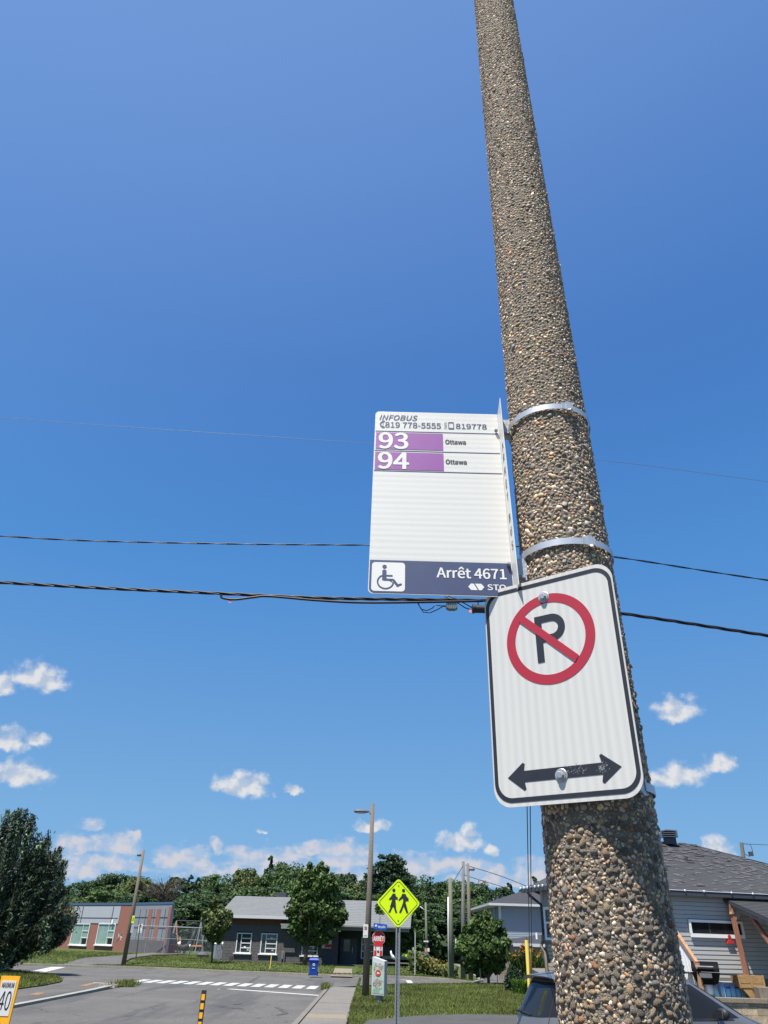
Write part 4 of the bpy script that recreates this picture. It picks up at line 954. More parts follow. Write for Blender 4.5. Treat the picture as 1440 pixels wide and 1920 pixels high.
# ================================================================== STREET FURNITURE
def lamp_post(name, label, base, top_z, r0, r1, arm, m='agg_pole', head=(0.62, 0.28, 0.13), lean=(0, 0), headdir=-1, group=None):
    t = thing(name, label, 'street lamp', base, group=group); H_ = top_z - base.z
    top = Vector((lean[0], lean[1], H_)); MB().tube([(0, 0, -0.1), top * 0.5, top], [r0, (r0 + r1) / 2, r1], 14).build('pole', m, t, smooth=True)
    s = headdir
    a = MB(); a.tube([top + Vector((0, 0, -0.55)), top + Vector((s * 0.12, 0, -0.42)), top + Vector((s * (arm * 0.5), 0, -0.36)), top + Vector((s * arm, 0, -0.36))], 0.035, 8); a.build('arm', 'lamp_grey', t, smooth=True)
    L, Wd, Hh = head; x0 = s * arm
    h = MB(); prof = [(0, 0.05, 0.03), (0.12, 0.5, 0.6), (0.35, 0.85, 0.9), (0.7, 1, 1), (0.92, 0.85, 0.9), (1.0, 0.4, 0.4)]
    rings = []
    for (u, w, hh) in prof: rings.append([(x0 + s * L * u, Wd / 2 * w * math.cos(k * math.pi / 5), Hh * hh * (0.6 * math.sin(k * math.pi / 5) if k <= 5 else 0.4 * math.sin(k * math.pi / 5))) for k in range(10)])
    V = [(x, y, z + H_ - 0.36) for rg in rings for (x, y, z) in rg]; V = [(x + lean[0], y + lean[1], z) for x, y, z in V]
    F = [(i * 10 + k, i * 10 + (k + 1) % 10, (i + 1) * 10 + (k + 1) % 10, (i + 1) * 10 + k) for i in range(len(prof) - 1) for k in range(10)] + [tuple(range(10))[::-1], tuple(50 + k for k in range(10))]
    h.add(V, F); hd = h.build('lamp_head', 'lamp_grey', t, smooth=True)
    MB().box((x0 + s * L * 0.55 + lean[0], lean[1], H_ - 0.36 - Hh * 0.4), (L * 0.5, Wd * 0.6, 0.03)).build('lens', 'frame', hd)
    return t
bC = G(685, 1868, 0.1); topC = D(699, 1507, bC.y)
lamp_post('street_lamp', 'tall aggregate street lamp at the end of the pavement with a no-parking sign on it', bC, topC.z, 0.155, 0.085, 0.12, lean=(topC.x - bC.x, 0), head=(0.75, 0.34, 0.17))
bL = G(231, 1811, 0.02); topL = D(269.5, 1594, bL.y)
lamp_post('street_lamp', 'leaning street lamp on the far lawn in front of the red brick school', bL, topL.z, 0.17, 0.1, 0.1, lean=(topL.x - bL.x, 0), head=(0.35, 0.3, 0.2), m='agg_pole')
bR = G(883, 1840, 0.02); topR = D(877, 1619, bR.y)
lr = lamp_post('street_lamp', 'brown street lamp right of the two utility poles, short head pointing right', bR, topR.z, 0.16, 0.08, 0.05, lean=(topR.x - bR.x, 0), head=(0.42, 0.3, 0.18), headdir=1)
def pole_obj(label, base, topx, topy, r0, r1, m, name='utility_pole', cat='utility pole'):
    t = thing(name, label, cat, base); tp = D(topx, topy, base.y) - base
    MB().tube([(0, 0, -0.1), tp * 0.5, tp], [r0, (r0 + r1) / 2, r1], 12).build('shaft', m, t, smooth=True); return t, tp
b1 = G(847, 1835, 0.02); tw, tp = pole_obj('short greenish wooden utility pole with a white conduit up its left side', b1, 844, 1646, 0.17, 0.13, 'wood_pole')
MB().tube([(-0.2, -0.05, 0), (tp.x * 0.55 - 0.19, -0.05, tp.z * 0.55), (tp.x * 0.78 - 0.16, -0.03, tp.z * 0.8)], 0.045, 8).build('conduit', 'white', tw, smooth=True)
b2 = G(868, 1836, 0.02); tm, tpm = pole_obj('grey weathered utility pole between the wooden pole and the brown street lamp', b2, 868.5, 1615, 0.16, 0.1, 'pole_grey')
c = MB(); c.tube([(0.22, 0, 0), (0.2, 0, 2.6)], 0.05, 6); c.build('conduit', 'dark_metal', tm)
# wires between those poles and the houses
for (lab, pts) in (('wire running from the brown street lamp down to the blue-grey house roof', [(873, 1622), (883, 1625), (940, 1643), (993, 1664)]), ('lower wire from the grey utility pole towards the blue-grey house', [(869, 1640), (900, 1650), (950, 1665)]), ('short wire dropping left from the grey utility pole into the trees', [(868, 1624), (858, 1640), (850, 1655)])):
    cable('service_wire', lab, pts, 55.0, 0.022, 'dark_metal', n=18, cat='wire')
b3 = G(801, 1800, 0.02); b3.y = 92; b3 = D(801, 1801, 84); b3.z = 0.0; t3, tp3 = pole_obj('slim wooden pole right of the school crossing sign with a one-way arrow sign', b3, 798, 1692, 0.16, 0.1, 'wood_pole')
MB().tube([tp3 * 0.86, tp3 * 0.86 + Vector((-0.6, 0, 0.4)), D(787, 1702, 84) - b3], 0.04, 6).build('lamp_arm', 'fascia_w', t3, smooth=True)
t = thing('one_way_sign', 'small black sign with a white arrow pointing right on the slim wooden pole', 'sign', D(799, 1765, 83.8))
MB().box((0, 0, 0), (0.62, 0.02, 0.3)).build('panel', 'black', t)
MB().prism([(-0.25, -0.06), (0.12, -0.06), (0.12, -0.11), (0.27, 0), (0.12, 0.11), (0.12, 0.06), (-0.25, 0.06)], -0.02, -0.012).build('arrow', 'sheet_white', t)
t = thing('notice_plate', 'small orange and white plates low on the slim wooden pole', 'sign', D(801, 1782, 83.7))
MB().box((-0.15, 0, 0), (0.2, 0.03, 0.34)).build('orange_plate', 'playorange', t); MB().box((0.12, 0, 0.05), (0.22, 0.03, 0.3)).build('white_plate', 'sheet_white', t)
def post_sign(name, label, base, top_z, w, h, m_panel='galv_dull', post='galv_dull', r=0.03):
    t = thing(name, label, 'sign', base); MB().bar((0, 0, -0.1), (0, 0, top_z - base.z), r * 2).build('post', post, t)
    MB().prism(rrect(w, h, min(w, h) * 0.1, 0, top_z - base.z - h / 2, 3), -0.05, -0.035).build('panel', m_panel, t); return t
bs = D(847, 1802, 88); bs.z = 0.0
post_sign('road_sign', 'grey back of a rectangular road sign beside the far bend', bs, D(847, 1764, 88).z, 0.3 * 1.0, 0.62, 'panel_lt')
bs = G(778, 1831, 0.02); t = thing('marker_rod', 'thin pale marker rod standing in the far verge right of the crossing sign post', 'marker rod', bs); MB().tube([(0, 0, 0), D(778.5, 1748, bs.y) - bs], 0.03, 6).build('rod', 'fascia_w', t)
bs = D(772, 1800, 78); bs.z = 0.05; t = thing('bus_stop_flag', 'distant white and navy bus stop sign on a striped post right of the crossing sign', 'sign', bs)
hz = D(772, 1757, 78).z - 0.05
for k in range(14): MB().bar((0.02, 0.03, k * 0.42), (0.02, 0.03, k * 0.42 + 0.42), 0.05).build('post_segment', 'fascia_w' if k % 2 else 'dark_metal', t)
MB().box((0, 0, hz - 0.18), (0.36, 0.03, 0.36)).build('top_plate', 'sheet_white', t); MB().box((0, 0, hz - 0.52), (0.42, 0.034, 0.3)).build('blue_plate', 'navy', t); MB().box((0, 0, hz - 0.88), (0.34, 0.03, 0.4)).build('lower_plate', 'sheet_white', t)
# school crossing sign (diamond)
bd = Vector((D(748, 1700, 16.4).x - 0.002, 16.4, 0.1)); 
dc = D(747, 1693, 16.4); sc_ = thing('school_crossing_sign', 'bright yellow-green diamond school crossing sign with two walking pupils on a steel post', 'sign', (dc.x, 16.4, 0.1)); zc = dc.z - 0.1
hs_ = 0.5 * (D(787, 1693, 16.4).x - D(708, 1693, 16.4).x)
def diamond(s_, r, y0, y1):
    P = rrect(s_ * 2 / math.sqrt(2), s_ * 2 / math.sqrt(2), r, 0, 0, 5); c4 = math.cos(math.pi / 4)
    return [((x - z) * c4, (x + z) * c4 + zc) for x, z in P]
MB().prism(diamond(hs_ + 0.022, 0.06, 0, 0), -0.002, 0.002).build('panel', 'lime', sc_)
MB().ring(diamond(hs_ - 0.02, 0.05, 0, 0), diamond(hs_ - 0.034, 0.045, 0, 0), -0.0045, -0.0028).build('black_border', 'black', sc_)
def px2(x, y): return ((x - 555) / 4.364 * (hs_ / 39.5), (930 - y) / 4.364 * (hs_ / 39.5) * 0.985 + zc)
def figure(head, polys):
    b = MB(); hx, hz_ = px2(*head); b.prism(circ(0.032, hx, hz_, 18), -0.006, -0.003)
    for i, P in enumerate(polys): b.prism([px2(*p) for p in P], -0.0062 - 0.0004 * i, -0.003)
    return b
f1 = figure((516, 838), [[(508, 862), (528, 862), (536, 885), (548, 888), (550, 905), (530, 905), (536, 962), (486, 962), (504, 905), (482, 910), (476, 904), (494, 884)],
                         [(495, 958), (510, 958), (488, 1003), (474, 998)], [(515, 958), (532, 958), (546, 1000), (532, 1003)]])
tag(f1.build('pupil_figure', 'black', sc_), 'black walking pupil in a skirt carrying books')
f2 = figure((596, 838), [[(585, 862), (612, 862), (622, 882), (638, 895), (638, 915), (618, 915), (612, 925), (594, 925), (592, 895), (560, 915), (554, 908), (578, 880)],
                         [(594, 920), (606, 922), (598, 955), (576, 1003), (562, 998), (584, 950)], [(600, 924), (612, 920), (636, 998), (622, 1003), (600, 958)]])
tag(f2.build('pupil_figure', 'black', sc_), 'black walking pupil in trousers carrying a satchel')
for z in (0.155 * 1, -0.155): 
    MB().lathe([(0.012, 0), (0.012, 0.006)], (0, -0.003, zc + z * hs_ / 0.16 * 0.5 * 1.5), 8, Matrix.Rotation(R_(90), 3, 'X')).build('bolt', 'dark_metal', sc_)
u = MB(); zt = zc + hs_ * 0.3
u.box((0, 0.035, zt / 2), (0.034, 0.004, zt)); u.box((-0.022, 0.02, zt / 2), (0.004, 0.032, zt)); u.box((0.022, 0.02, zt / 2), (0.004, 0.032, zt)); u.box((-0.033, 0.006, zt / 2), (0.022, 0.004, zt)); u.box((0.033, 0.006, zt / 2), (0.022, 0.004, zt))
u.build('channel_post', 'galv_dull', sc_)
for k in range(42): pass
hb = MB()
for k in range(40): hb.box((0, 0.0325, 0.1 + k * 0.06), (0.011, 0.002, 0.016))
tag(hb.build('punched_holes', 'black', sc_), kind='stuff')

# no-parking sign on the centre street lamp, and one on the left
def small_np(label, p, w, h, yaw=0):
    t = thing('no_parking_sign', label, 'sign', p, rotz=yaw)
    MB().prism(rrect(w, h, w * 0.1, 0, 0, 3), -0.006, 0.004).build('panel', 'sheet_white', t)
    MB().ring(circ(w * 0.33, 0, h * 0.2, 20), circ(w * 0.25, 0, h * 0.2, 20), -0.010, -0.0065).build('red_ring', 'red', t)
    MB().prism([(-w * 0.22, h * 0.2 + w * 0.19), (-w * 0.17, h * 0.2 + w * 0.24), (w * 0.22, h * 0.2 - w * 0.19), (w * 0.17, h * 0.2 - w * 0.24)], -0.0125, -0.0105).build('red_slash', 'red', t)
    text('letter_p', 'P', h * 0.2, -w * 0.08, h * 0.11, 'black', t, -0.0095, 0.03)
    MB().prism([(-w * 0.3, -h * 0.38), (w * 0.3, -h * 0.38), (w * 0.3, -h * 0.34), (-w * 0.3, -h * 0.34)], -0.010, -0.0065).build('arrow_bar', 'black', t)
    return t
small_np('small white no-parking sign clamped to the left side of the centre street lamp', D(685.5, 1745.5, bC.y - 0.2), 0.21, 0.5)
small_np('small no-parking sign on a thin post left of the playground fence', D(263, 1740.5, bL.y + 6), 0.33, 0.62)
bs = G(253, 1808, 0.05); bs.y = bL.y + 6; bs = D(253, 1808, bL.y + 6); bs.z = gh(bs.x, bs.y); t = thing('sign_post', 'thin green post standing on the park lawn right of the leaning lamp', 'post', bs); MB().bar((0, 0, -0.1), D(263, 1732, bs.y) - bs, 0.07).build('post', 'dark_metal', t)
small_np('small white sign on the greenish wooden utility pole', D(856.5, 1767.5, b1.y - 0.25), 0.24, 0.42)
t = thing('warning_sign', 'small lime diamond sign on the leaning lamp post by the school', 'sign', D(249.5, 1724, bL.y - 0.2)); MB().box((0, 0, 0), (0.17, 0.02, 0.5)).build('panel', 'lime', t); MB().prism([(-0.03, -0.1), (0.04, -0.1), (0.02, 0.12), (-0.02, 0.12)], -0.02, -0.011).build('figure', 'black', t)
t = thing('notice_sign', 'pale notice plate on the leaning lamp post below the lime diamond', 'sign', D(248, 1741, bL.y - 0.2)); MB().box((0, 0, 0), (0.2, 0.02, 0.55)).build('panel', 'panel_lt', t)

# arret sign, its tab and the street name blade
YA = 41.5; ab = D(709, 1862, YA); ab.z = 0.1
t = thing('stop_sign', 'red octagonal ARRÊT stop sign behind the mail box panel', 'sign', ab)
pc_ = D(710, 1759, YA) - ab; rr8 = (D(721.5, 1759, YA).x - D(698.5, 1759, YA).x) / 2 / math.cos(R_(22.5))
MB().bar((0, 0.03, -0.1), (0, 0.03, pc_.z + 0.95), 0.06).build('post', 'galv_dull', t)
oc = lambda r: [(pc_.x + r * math.cos(R_(22.5 + 45 * k)), pc_.z + r * 1.08 * math.sin(R_(22.5 + 45 * k))) for k in range(8)]
MB().prism(oc(rr8), -0.01, 0.0).build('panel', 'sheet_white', t); MB().prism(oc(rr8 * 0.94), -0.016, -0.011).build('red_face', 'stop_red', t)
text('lettering', 'ARRÊT', 0.24, pc_.x, pc_.z + 0.0, 'sheet_white', t, -0.02, 0.03, align='CENTER', width=rr8 * 1.55)
tb = D(709, 1781.5, YA) - ab
k = MB().prism(rrect(0.44, 0.52, 0.05, tb.x, tb.z, 3), -0.01, 0.0).build('tab_panel', 'sheet_white', t)
for (x, z, w, h) in ((0, 0.21, 0.42, 0.1), (-0.14, -0.13, 0.12, 0.24), (0.14, -0.13, 0.12, 0.24), (-0.13, 0.09, 0.05, 0.1), (0.13, 0.09, 0.05, 0.1)):
    MB().prism([(tb.x + x - w / 2, tb.z + z - h / 2), (tb.x + x + w / 2, tb.z + z - h / 2), (tb.x + x + w / 2, tb.z + z + h / 2), (tb.x + x - w / 2, tb.z + z + h / 2)], -0.018, -0.012).build('red_block', 'stop_red', k)
MB().prism(circ(0.05, tb.x, tb.z - 0.06, 12), -0.022, -0.012).build('dark_mark', 'black', k)
sn = D(713.5, 1738, YA - 0.1); t = thing('street_name_sign', 'blue street name sign with white lettering above the stop sign', 'sign', sn)
w = 0.7; MB().prism([(-w / 2 + 0.03, -0.1), (-w / 2, -0.05), (-w / 2, 0.16), (w / 2 - 0.05, 0.12), (w / 2, 0.05), (w / 2 - 0.06, -0.13)], -0.012, 0.012).build('blade', 'blue_sign', t)
text('lettering', 'Neyelle', 0.13, -0.12, -0.07, 'sheet_white', t, -0.016, 0.02, width=0.36)
MB().prism(circ(0.055, -w / 2 + 0.12, 0.05, 10), -0.018, -0.013).build('emblem', 'sheet_white', t)

# community mail panel
mb_ = G(708, 1879, 0.1); t = thing('mail_box', 'green community mail box panel printed with pink blossoms and a round red emblem', 'mail box', mb_, rotz=R_(-16))
mh = D(708, 1795, mb_.y).z - 0.1; mz0 = D(708, 1866, mb_.y).z - 0.1
w2 = 0.245
MB().prism([(-w2, mz0), (w2, mz0 - 0.0), (w2, mh - 0.12), (-w2, mh + 0.02)], -0.02, 0.42).build('cabinet', 'fascia_w', t)
MB().prism([(-w2 + 0.03, mz0 + 0.05), (w2 - 0.015, mz0 + 0.05), (w2 - 0.015, mh - 0.24), (-w2 + 0.03, mh - 0.14)], -0.03, -0.021).build('printed_face', 'mailgreen', t)
pf_ = MB(); pd = MB(); h_ = mh - mz0
for k in range(110):
    zz_ = random.choice((random.gauss(0.28, 0.06), random.gauss(0.33, 0.05), random.gauss(0.72, 0.05))); x = random.uniform(-0.18, 0.19)
    s_ = random.uniform(0.012, 0.03); z_ = mz0 + h_ * min(0.84, max(0.1, zz_))
    (pf_ if random.random() < 0.72 else pd).prism(circ(s_, x, z_, 6), -0.034 - 0.002 * random.random(), -0.0305)
pf_.build('blossom_print', 'mailpink', t); pd.build('leaf_print', 'maildark', t)
st_ = MB()
for k in range(9): st_.prism([(-0.2 + 0.03 * k, mz0 + 0.06), (-0.19 + 0.03 * k, mz0 + 0.06), (-0.17 + 0.03 * k, mz0 + 0.2), (-0.18 + 0.03 * k, mz0 + 0.2)], -0.033, -0.0305)
st_.build('stripe_print', 'maildark', t)
MB().prism(circ(0.11, 0.0, mz0 + h_ * 0.575, 24), -0.040, -0.0305).build('red_emblem', 'stop_red', t)
MB().prism([(-0.07, mz0 + h_ * 0.575 - 0.035), (-0.02, mz0 + h_ * 0.575), (-0.06, mz0 + h_ * 0.575 + 0.05), (0.08, mz0 + h_ * 0.575 + 0.005), (0.0, mz0 + h_ * 0.575 - 0.025)], -0.046, -0.041).build('emblem_wing', 'sheet_white', t)
MB().box((0.0, 0.2, mz0 / 2 - 0.02), (0.2, 0.3, mz0 + 0.1)).build('pedestal', 'galv_dull', t)

# blue recycling bin
bb_ = G(587, 1829.5, 0.1); t = thing('recycling_bin', 'blue wheeled recycling bin standing on the far kerb by the maple', 'bin', bb_, rotz=R_(4)); hB = D(587, 1797, bb_.y).z - 0.1
k = MB()
def frustum(b, w0, d0, w1, d1, z0, z1, y0=0, y1=0):
    return b.add([(-w0, -d0 + y0, z0), (w0, -d0 + y0, z0), (w0, d0 + y0, z0), (-w0, d0 + y0, z0), (-w1, -d1 + y1, z1), (w1, -d1 + y1, z1), (w1, d1 + y1, z1), (-w1, d1 + y1, z1)], [(3, 2, 1, 0), (4, 5, 6, 7), (0, 1, 5, 4), (1, 2, 6, 5), (2, 3, 7, 6), (3, 0, 4, 7)])
frustum(k, 0.24, 0.27, 0.29, 0.35, 0.03, hB * 0.86); k.build('bin_body', 'blue_bin', t)
k = MB(); frustum(k, 0.325, 0.39, 0.325, 0.4, hB * 0.862, hB * 0.92); frustum(k, 0.31, 0.38, 0.24, 0.3, hB * 0.921, hB * 1.02); k.build('lid', 'blue_bin', t)
for s in (-1, 1): MB().lathe([(0.11, -0.03), (0.11, 0.03)], (s * 0.27, 0.24, 0.11), 14, Matrix.Rotation(R_(90), 3, 'Y')).build('wheel', 'rubber', t)
MB().ring(circ(0.075, 0, hB * 0.66, 14), circ(0.035, 0, hB * 0.66, 14), -0.345, -0.31).build('recycling_mark', 'sheet_white', t)
MB().box((0, -0.318, hB * 0.44), (0.16, 0.02, 0.04)).build('label_strip', 'sheet_white', t); MB().box((0, -0.325, hB * 0.53), (0.14, 0.02, 0.1)).build('recess', 'navy', t)

# 40 traffic-calming marker and striped bollard, both on the centre of the near road
mk = D(15, 1900, 11.0); mk.z = 0.004; t = thing('speed_marker', 'orange-framed 40 speed marker with yellow and black chevrons on the road at the left edge', 'speed marker', mk); tz = D(22, 1830, 11.0).z
x0 = D(4, 1830, 11).x - mk.x; x1 = D(39, 1830, 11).x - mk.x; w = x1 - x0; cx = (x0 + x1) / 2 - 0.0; H4 = tz - 0.004
cx += 0.0
MB().prism([(cx - w / 2, 0.05), (cx + w / 2, 0.05), (cx + w / 2, H4), (cx - w / 2, H4)], -0.015, 0.015).build('frame_board', 'amber', t)
MB().prism([(cx - w * 0.4, H4 - 0.42), (cx + w * 0.38, H4 - 0.42), (cx + w * 0.38, H4 - 0.05), (cx - w * 0.4, H4 - 0.05)], -0.02, -0.0155).build('white_plate', 'sheet_white', t)
text('number', '40', 0.2, cx - w * 0.31, H4 - 0.36, 'black', t, -0.023, 0.0, width=w * 0.62)
text('lettering', 'MAXIMUM', 0.055, cx - w * 0.33, H4 - 0.125, 'black', t, -0.023, 0.01, width=w * 0.64)
for k in range(6):
    z0 = H4 - 0.6 - k * 0.17
    if z0 > 0.12: MB().prism([(cx - w * 0.4, z0 + 0.14), (cx - w * 0.4, z0 + 0.05), (cx + w * 0.38, z0 - 0.13), (cx + w * 0.38, z0 - 0.04)], -0.02, -0.0155).build('chevron', 'black', t)
MB().box((cx, 0, 0.03), (w * 1.1, 0.4, 0.06)).build('base', 'rubber', t)
bo = D(370, 1905, 19.5); bo = Vector((D(383, 1857, 19.5).x, 19.5, 0.004)); bz = D(383, 1857, 19.5).z; t = thing('bollard', 'flexible black bollard with amber reflector bands standing in the near road', 'bollard', bo)
P = [D(383, 1857, 19.5), D(369, 1915, 19.5)]; sl = (P[0] - P[1]); 
bx = lambda z: (z - bz) * 0.0
MB().bar((0, 0, 0), (0, 0, bz), 0.105, 0.05).build('blade', 'rubber', t)
for k in range(7):
    zt_ = bz - 0.075 - k * 0.17
    if zt_ > 0.14: MB().box((0, -0.03, zt_ - 0.055), (0.075, 0.012, 0.112)).build('reflector_band', 'amber', t)
MB().box((0, 0, 0.02), (0.25, 0.25, 0.04)).build('base', 'rubber', t)

# ================================================================== GREY BLOCK BUILDING (centre)
gz = 0.32
gl = G(414, 1801.5, gz); gr = G(742, 1812, gz)
ang_b = math.atan2(gr.y - gl.y, gr.x - gl.x); 
gbd = thing('community_building', 'low dark grey block building with pale shingle roof behind the maple and blue bin', 'building', (gl.x, gl.y, gz - 0.1), rotz=ang_b)
Wl = (Vector((gr.x, gr.y)) - Vector((gl.x, gl.y))).length
def bx_(px, py, yo=0.0):      # local coordinates on the facade plane
    d = Vector(ray(px, py)); o_ = Vector(CAM); nrm = Vector((math.sin(ang_b), -math.cos(ang_b), 0)); P0 = Vector((gl.x, gl.y, 0)) - nrm * yo
    q = o_ + d * ((P0 - o_).dot(nrm) / d.dot(nrm)); u = Vector((math.cos(ang_b), math.sin(ang_b), 0)); return (q - Vector((gl.x, gl.y, 0))).dot(u), q.z - (gz - 0.1)
hW = bx_(425, 1741)[1]; hB_ = bx_(430, 1736)[1]; hE = bx_(433, 1718.5)[1]; xj = bx_(536, 1790)[0]; xr = bx_(633, 1790)[0]; 
hR = bx_(540, 1682.5, 4.5)[1]; hE2 = bx_(700, 1738)[1]
DPT = 9.0
def wallbox(b, x0, x1, z0, z1, y0, y1): return b.add([(x0, y0, z0), (x1, y0, z0), (x1, y1, z0), (x0, y1, z0), (x0, y0, z1), (x1, y0, z1), (x1, y1, z1), (x0, y1, z1)], [(3, 2, 1, 0), (4, 5, 6, 7), (0, 1, 5, 4), (1, 2, 6, 5), (2, 3, 7, 6), (3, 0, 4, 7)])
k = MB(); wallbox(k, 0, xr, -0.3, hW, 0.03, DPT); wallbox(k, xr, Wl, -0.3, hE2, 1.6, DPT); k.build('wall', 'blockmortar', gbd)
k = MB(); wallbox(k, -0.1, xr + 0.05, -0.2, 0.12, -0.12, 0.02); k.build('plinth', 'concrete', gbd)
wins = []
for (xa, xb, ya, yb) in ((441, 473, 1750, 1787), (487, 521, 1751, 1788.5), (565, 597, 1758, 1792)):
    A1 = bx_(xa, yb); B1 = bx_(xb, ya); wins.append((A1[0], B1[0], A1[1], B1[1]))
# blocks: each course laid round the window openings, recessed joints, as one relief
k = MB(); bh = 0.2; bw = 0.42; row = 0; z = 0.02
while z < hW - 0.05:
    x = -(row % 2) * bw / 2
    while x < xr:
        xa, xb = max(0, x) + 0.006, min(xr, x + bw) - 0.006
        if xb - xa > 0.04:
            cov = [w for w in wins if xb > w[0] and xa < w[1] and z + bh > w[2] and z < w[3]]
            segs = [(xa, xb)]
            for w in cov:
                ns = []
                for (p, q) in segs:
                    if w[0] > p: ns.append((p, min(q, w[0])))
                    if w[1] < q: ns.append((max(p, w[1]), q))
                segs = ns
            for (p, q) in segs:
                if q - p > 0.03: wallbox(k, p, q, z + 0.006, min(hW, z + bh) - 0.006, 0.0 + random.random() * 0.006, 0.028)
        x += bw
    z += bh; row += 1
tag(k.build('blocks', 'blockgrey', gbd), kind='stuff')
k = MB(); wallbox(k, xr - 0.3, xr, 0, hW, 0.029, 1.6)
k.build('recess_side', 'blockgrey', gbd)
# left band and eave
k = MB(); wallbox(k, -0.03, xj - 0.2, hW, hB_ + 0.1, 0.0, 0.5); k.build('dark_band', 'darkband', gbd)
k = MB(); wallbox(k, 0.05, xj - 0.35, hB_ + 0.1, hE, -0.02, 0.5); k.build('brown_band', 'brownband', gbd)
hE2 = bx_(700, 1738)[1]; hF2 = bx_(700, 1746)[1]
k = MB(); xs0 = bx_(530, 1730)[0]; wallbox(k, xs0, Wl + 1.0, hF2, hE2, -0.5, 1.6); k.build('entrance_soffit', 'soffit', gbd)
def roof_part(x0, x1, ze, zr, ye, yr, m, par, name='roof', courses=16, lap=0.02, hipl=0.0, hipr=0.0):
    k = MB()
    for i in range(courses):
        t0, t1 = i / courses, (i + 1) / courses; y0 = ye + (yr - ye) * t0; y1 = ye + (yr - ye) * t1; z0 = ze + (zr - ze) * t0; z1 = ze + (zr - ze) * t1
        xa0, xb0, xa1, xb1 = x0 + hipl * t0, x1 - hipr * t0, x0 + hipl * t1, x1 - hipr * t1
        k.add([(xa0, y0, z0 + lap), (xb0, y0, z0 + lap), (xb1, y1, z1), (xa1, y1, z1), (xa0, y0, z0), (xb0, y0, z0)], [(0, 1, 2, 3), (4, 5, 1, 0)])
    return k
k = roof_part(-0.55, xj + 0.3, hE + 0.08, hR, -0.55, 4.5, 'roof_light', gbd); k.add([(-0.55, 4.5, hR), (xj + .3, 4.5, hR), (xj + .3, 9.5, hE), (-0.55, 9.5, hE)], [(0, 1, 2, 3)])
k.add([(-0.5, -0.4, hE - 0.05), (-0.5, 9.4, hE - 0.05), (-0.5, 4.5, hR - 0.05)], [(0, 1, 2)]); k.build('roof', 'roof_light', gbd)
k = MB(); wallbox(k, -0.6, xj + 0.3, hE - 0.1, hE + 0.1, -0.62, -0.53); k.build('fascia', 'fascia_w', gbd)
hR2 = bx_(650, 1688, 4.5)[1]
k = roof_part(xj + 0.3, Wl + 1.2, hE2 + 0.02, hR2, -0.75, 4.5, 'roof_light', gbd); k.add([(xj + .3, 4.5, hR2), (Wl + 1.2, 4.5, hR2), (Wl + 1.2, 9.5, hE), (xj + .3, 9.5, hE)], [(0, 1, 2, 3)]); k.build('roof', 'roof_light', gbd)
k = MB(); wallbox(k, xs0, Wl + 1.2, hE2 - 0.06, hE2 + 0.05, -0.82, -0.74); k.build('fascia', 'soffit', gbd)
k = MB(); wallbox(k, 2.2, 3.0, hR, hR + 0.35, 4.8, 5.6) if False else k.box((bx_(505, 1680)[0], 5.5, hR + 0.15), (0.9, 0.9, 0.5)); k.build('roof_vent', 'dark_metal', gbd)
def window(par, x0, x1, z0, z1, y, vx=0.3, bars=3, sill=True, m='glass_win', fr='frame', f=0.06, d=0.06):
    w = MB().prism([(x0, z0), (x1, z0), (x1, z1), (x0, z1)], y - 0.0, y + 0.05).build('window', m, par)
    fb_ = MB(); fb_.ring([(x1 + f, z1 + f), (x0 - f, z1 + f), (x0 - f, z0 - f), (x1 + f, z0 - f)], [(x1 - f * .3, z1 - f * .3), (x0 + f * .3, z1 - f * .3), (x0 + f * .3, z0 + f * .3), (x1 - f * .3, z0 + f * .3)], y - d, y - 0.002); fb_.build('frame', fr, w)
    if vx: xm = x0 + (x1 - x0) * vx; MB().prism([(xm - 0.03, z0), (xm + 0.03, z0), (xm + 0.03, z1), (xm - 0.03, z1)], y - d * 0.8, y - 0.003).build('mullion', fr, w)
    for k in range(bars):
        zb = z0 + (z1 - z0) * (k + 1) / (bars + 1); xa = x0 + (x1 - x0) * vx
        MB().prism([(xa, zb - 0.035), (x1, zb - 0.035), (x1, zb + 0.035), (xa, zb + 0.035)], y - d * 0.7, y - 0.004).build('glazing_bar', fr, w)
    if sill: MB().box(((x0 + x1) / 2 - 0.02, y - d - 0.02, z0 - f - 0.02), (x1 - x0 + 0.35, 0.16, 0.07)).build('sill', 'white', w)
    return w
for w in wins:
    o = window(gbd, w[0] + 0.05, w[1] - 0.05, w[2] + 0.06, w[3] - 0.04, 0.022)
    for q in range(2):
        xx = random.uniform(w[0] + 0.5, w[1] - 0.3); zz_ = random.uniform(w[2] + 0.2, w[3] - 0.3)
        MB().prism([(xx, zz_), (xx + 0.16, zz_), (xx + 0.16, zz_ + 0.16), (xx, zz_ + 0.16)], 0.014, 0.019).build('window_paper', 'sheet_white', o)
# entrance recess: door and side window
dA = bx_(643, 1808, 1.6); dB = bx_(659, 1762, 1.6)
dr = MB(); wallbox(dr, dA[0] - 0.35, dB[0] + 0.5, 0.05, dB[1] + 0.1, 1.55, 1.595); dr = dr.build('door', 'dark_metal', gbd)
k = MB(); wallbox(k, dA[0], dB[0] - 0.1, 1.0, dB[1], 1.53, 1.548); k.build('door_glass', 'glass_win', dr)
k = MB(); wallbox(k, dB[0] + 0.1, dB[0] + 0.14, 0.9, 1.3, 1.48, 1.54); k.build('door_handle', 'galv', dr)
wA = bx_(678, 1796, 1.6); wB = bx_(704, 1759, 1.6); window(gbd, wA[0], wB[0], wA[1], wB[1], 1.58, 0.0, 2, False)
sA = bx_(603, 1778); sB = bx_(622, 1763)
sg = MB(); wallbox(sg, sA[0], sB[0], sA[1], sB[1], -0.04, -0.006); sg = sg.build('wall_sign', 'sheet_white', gbd)
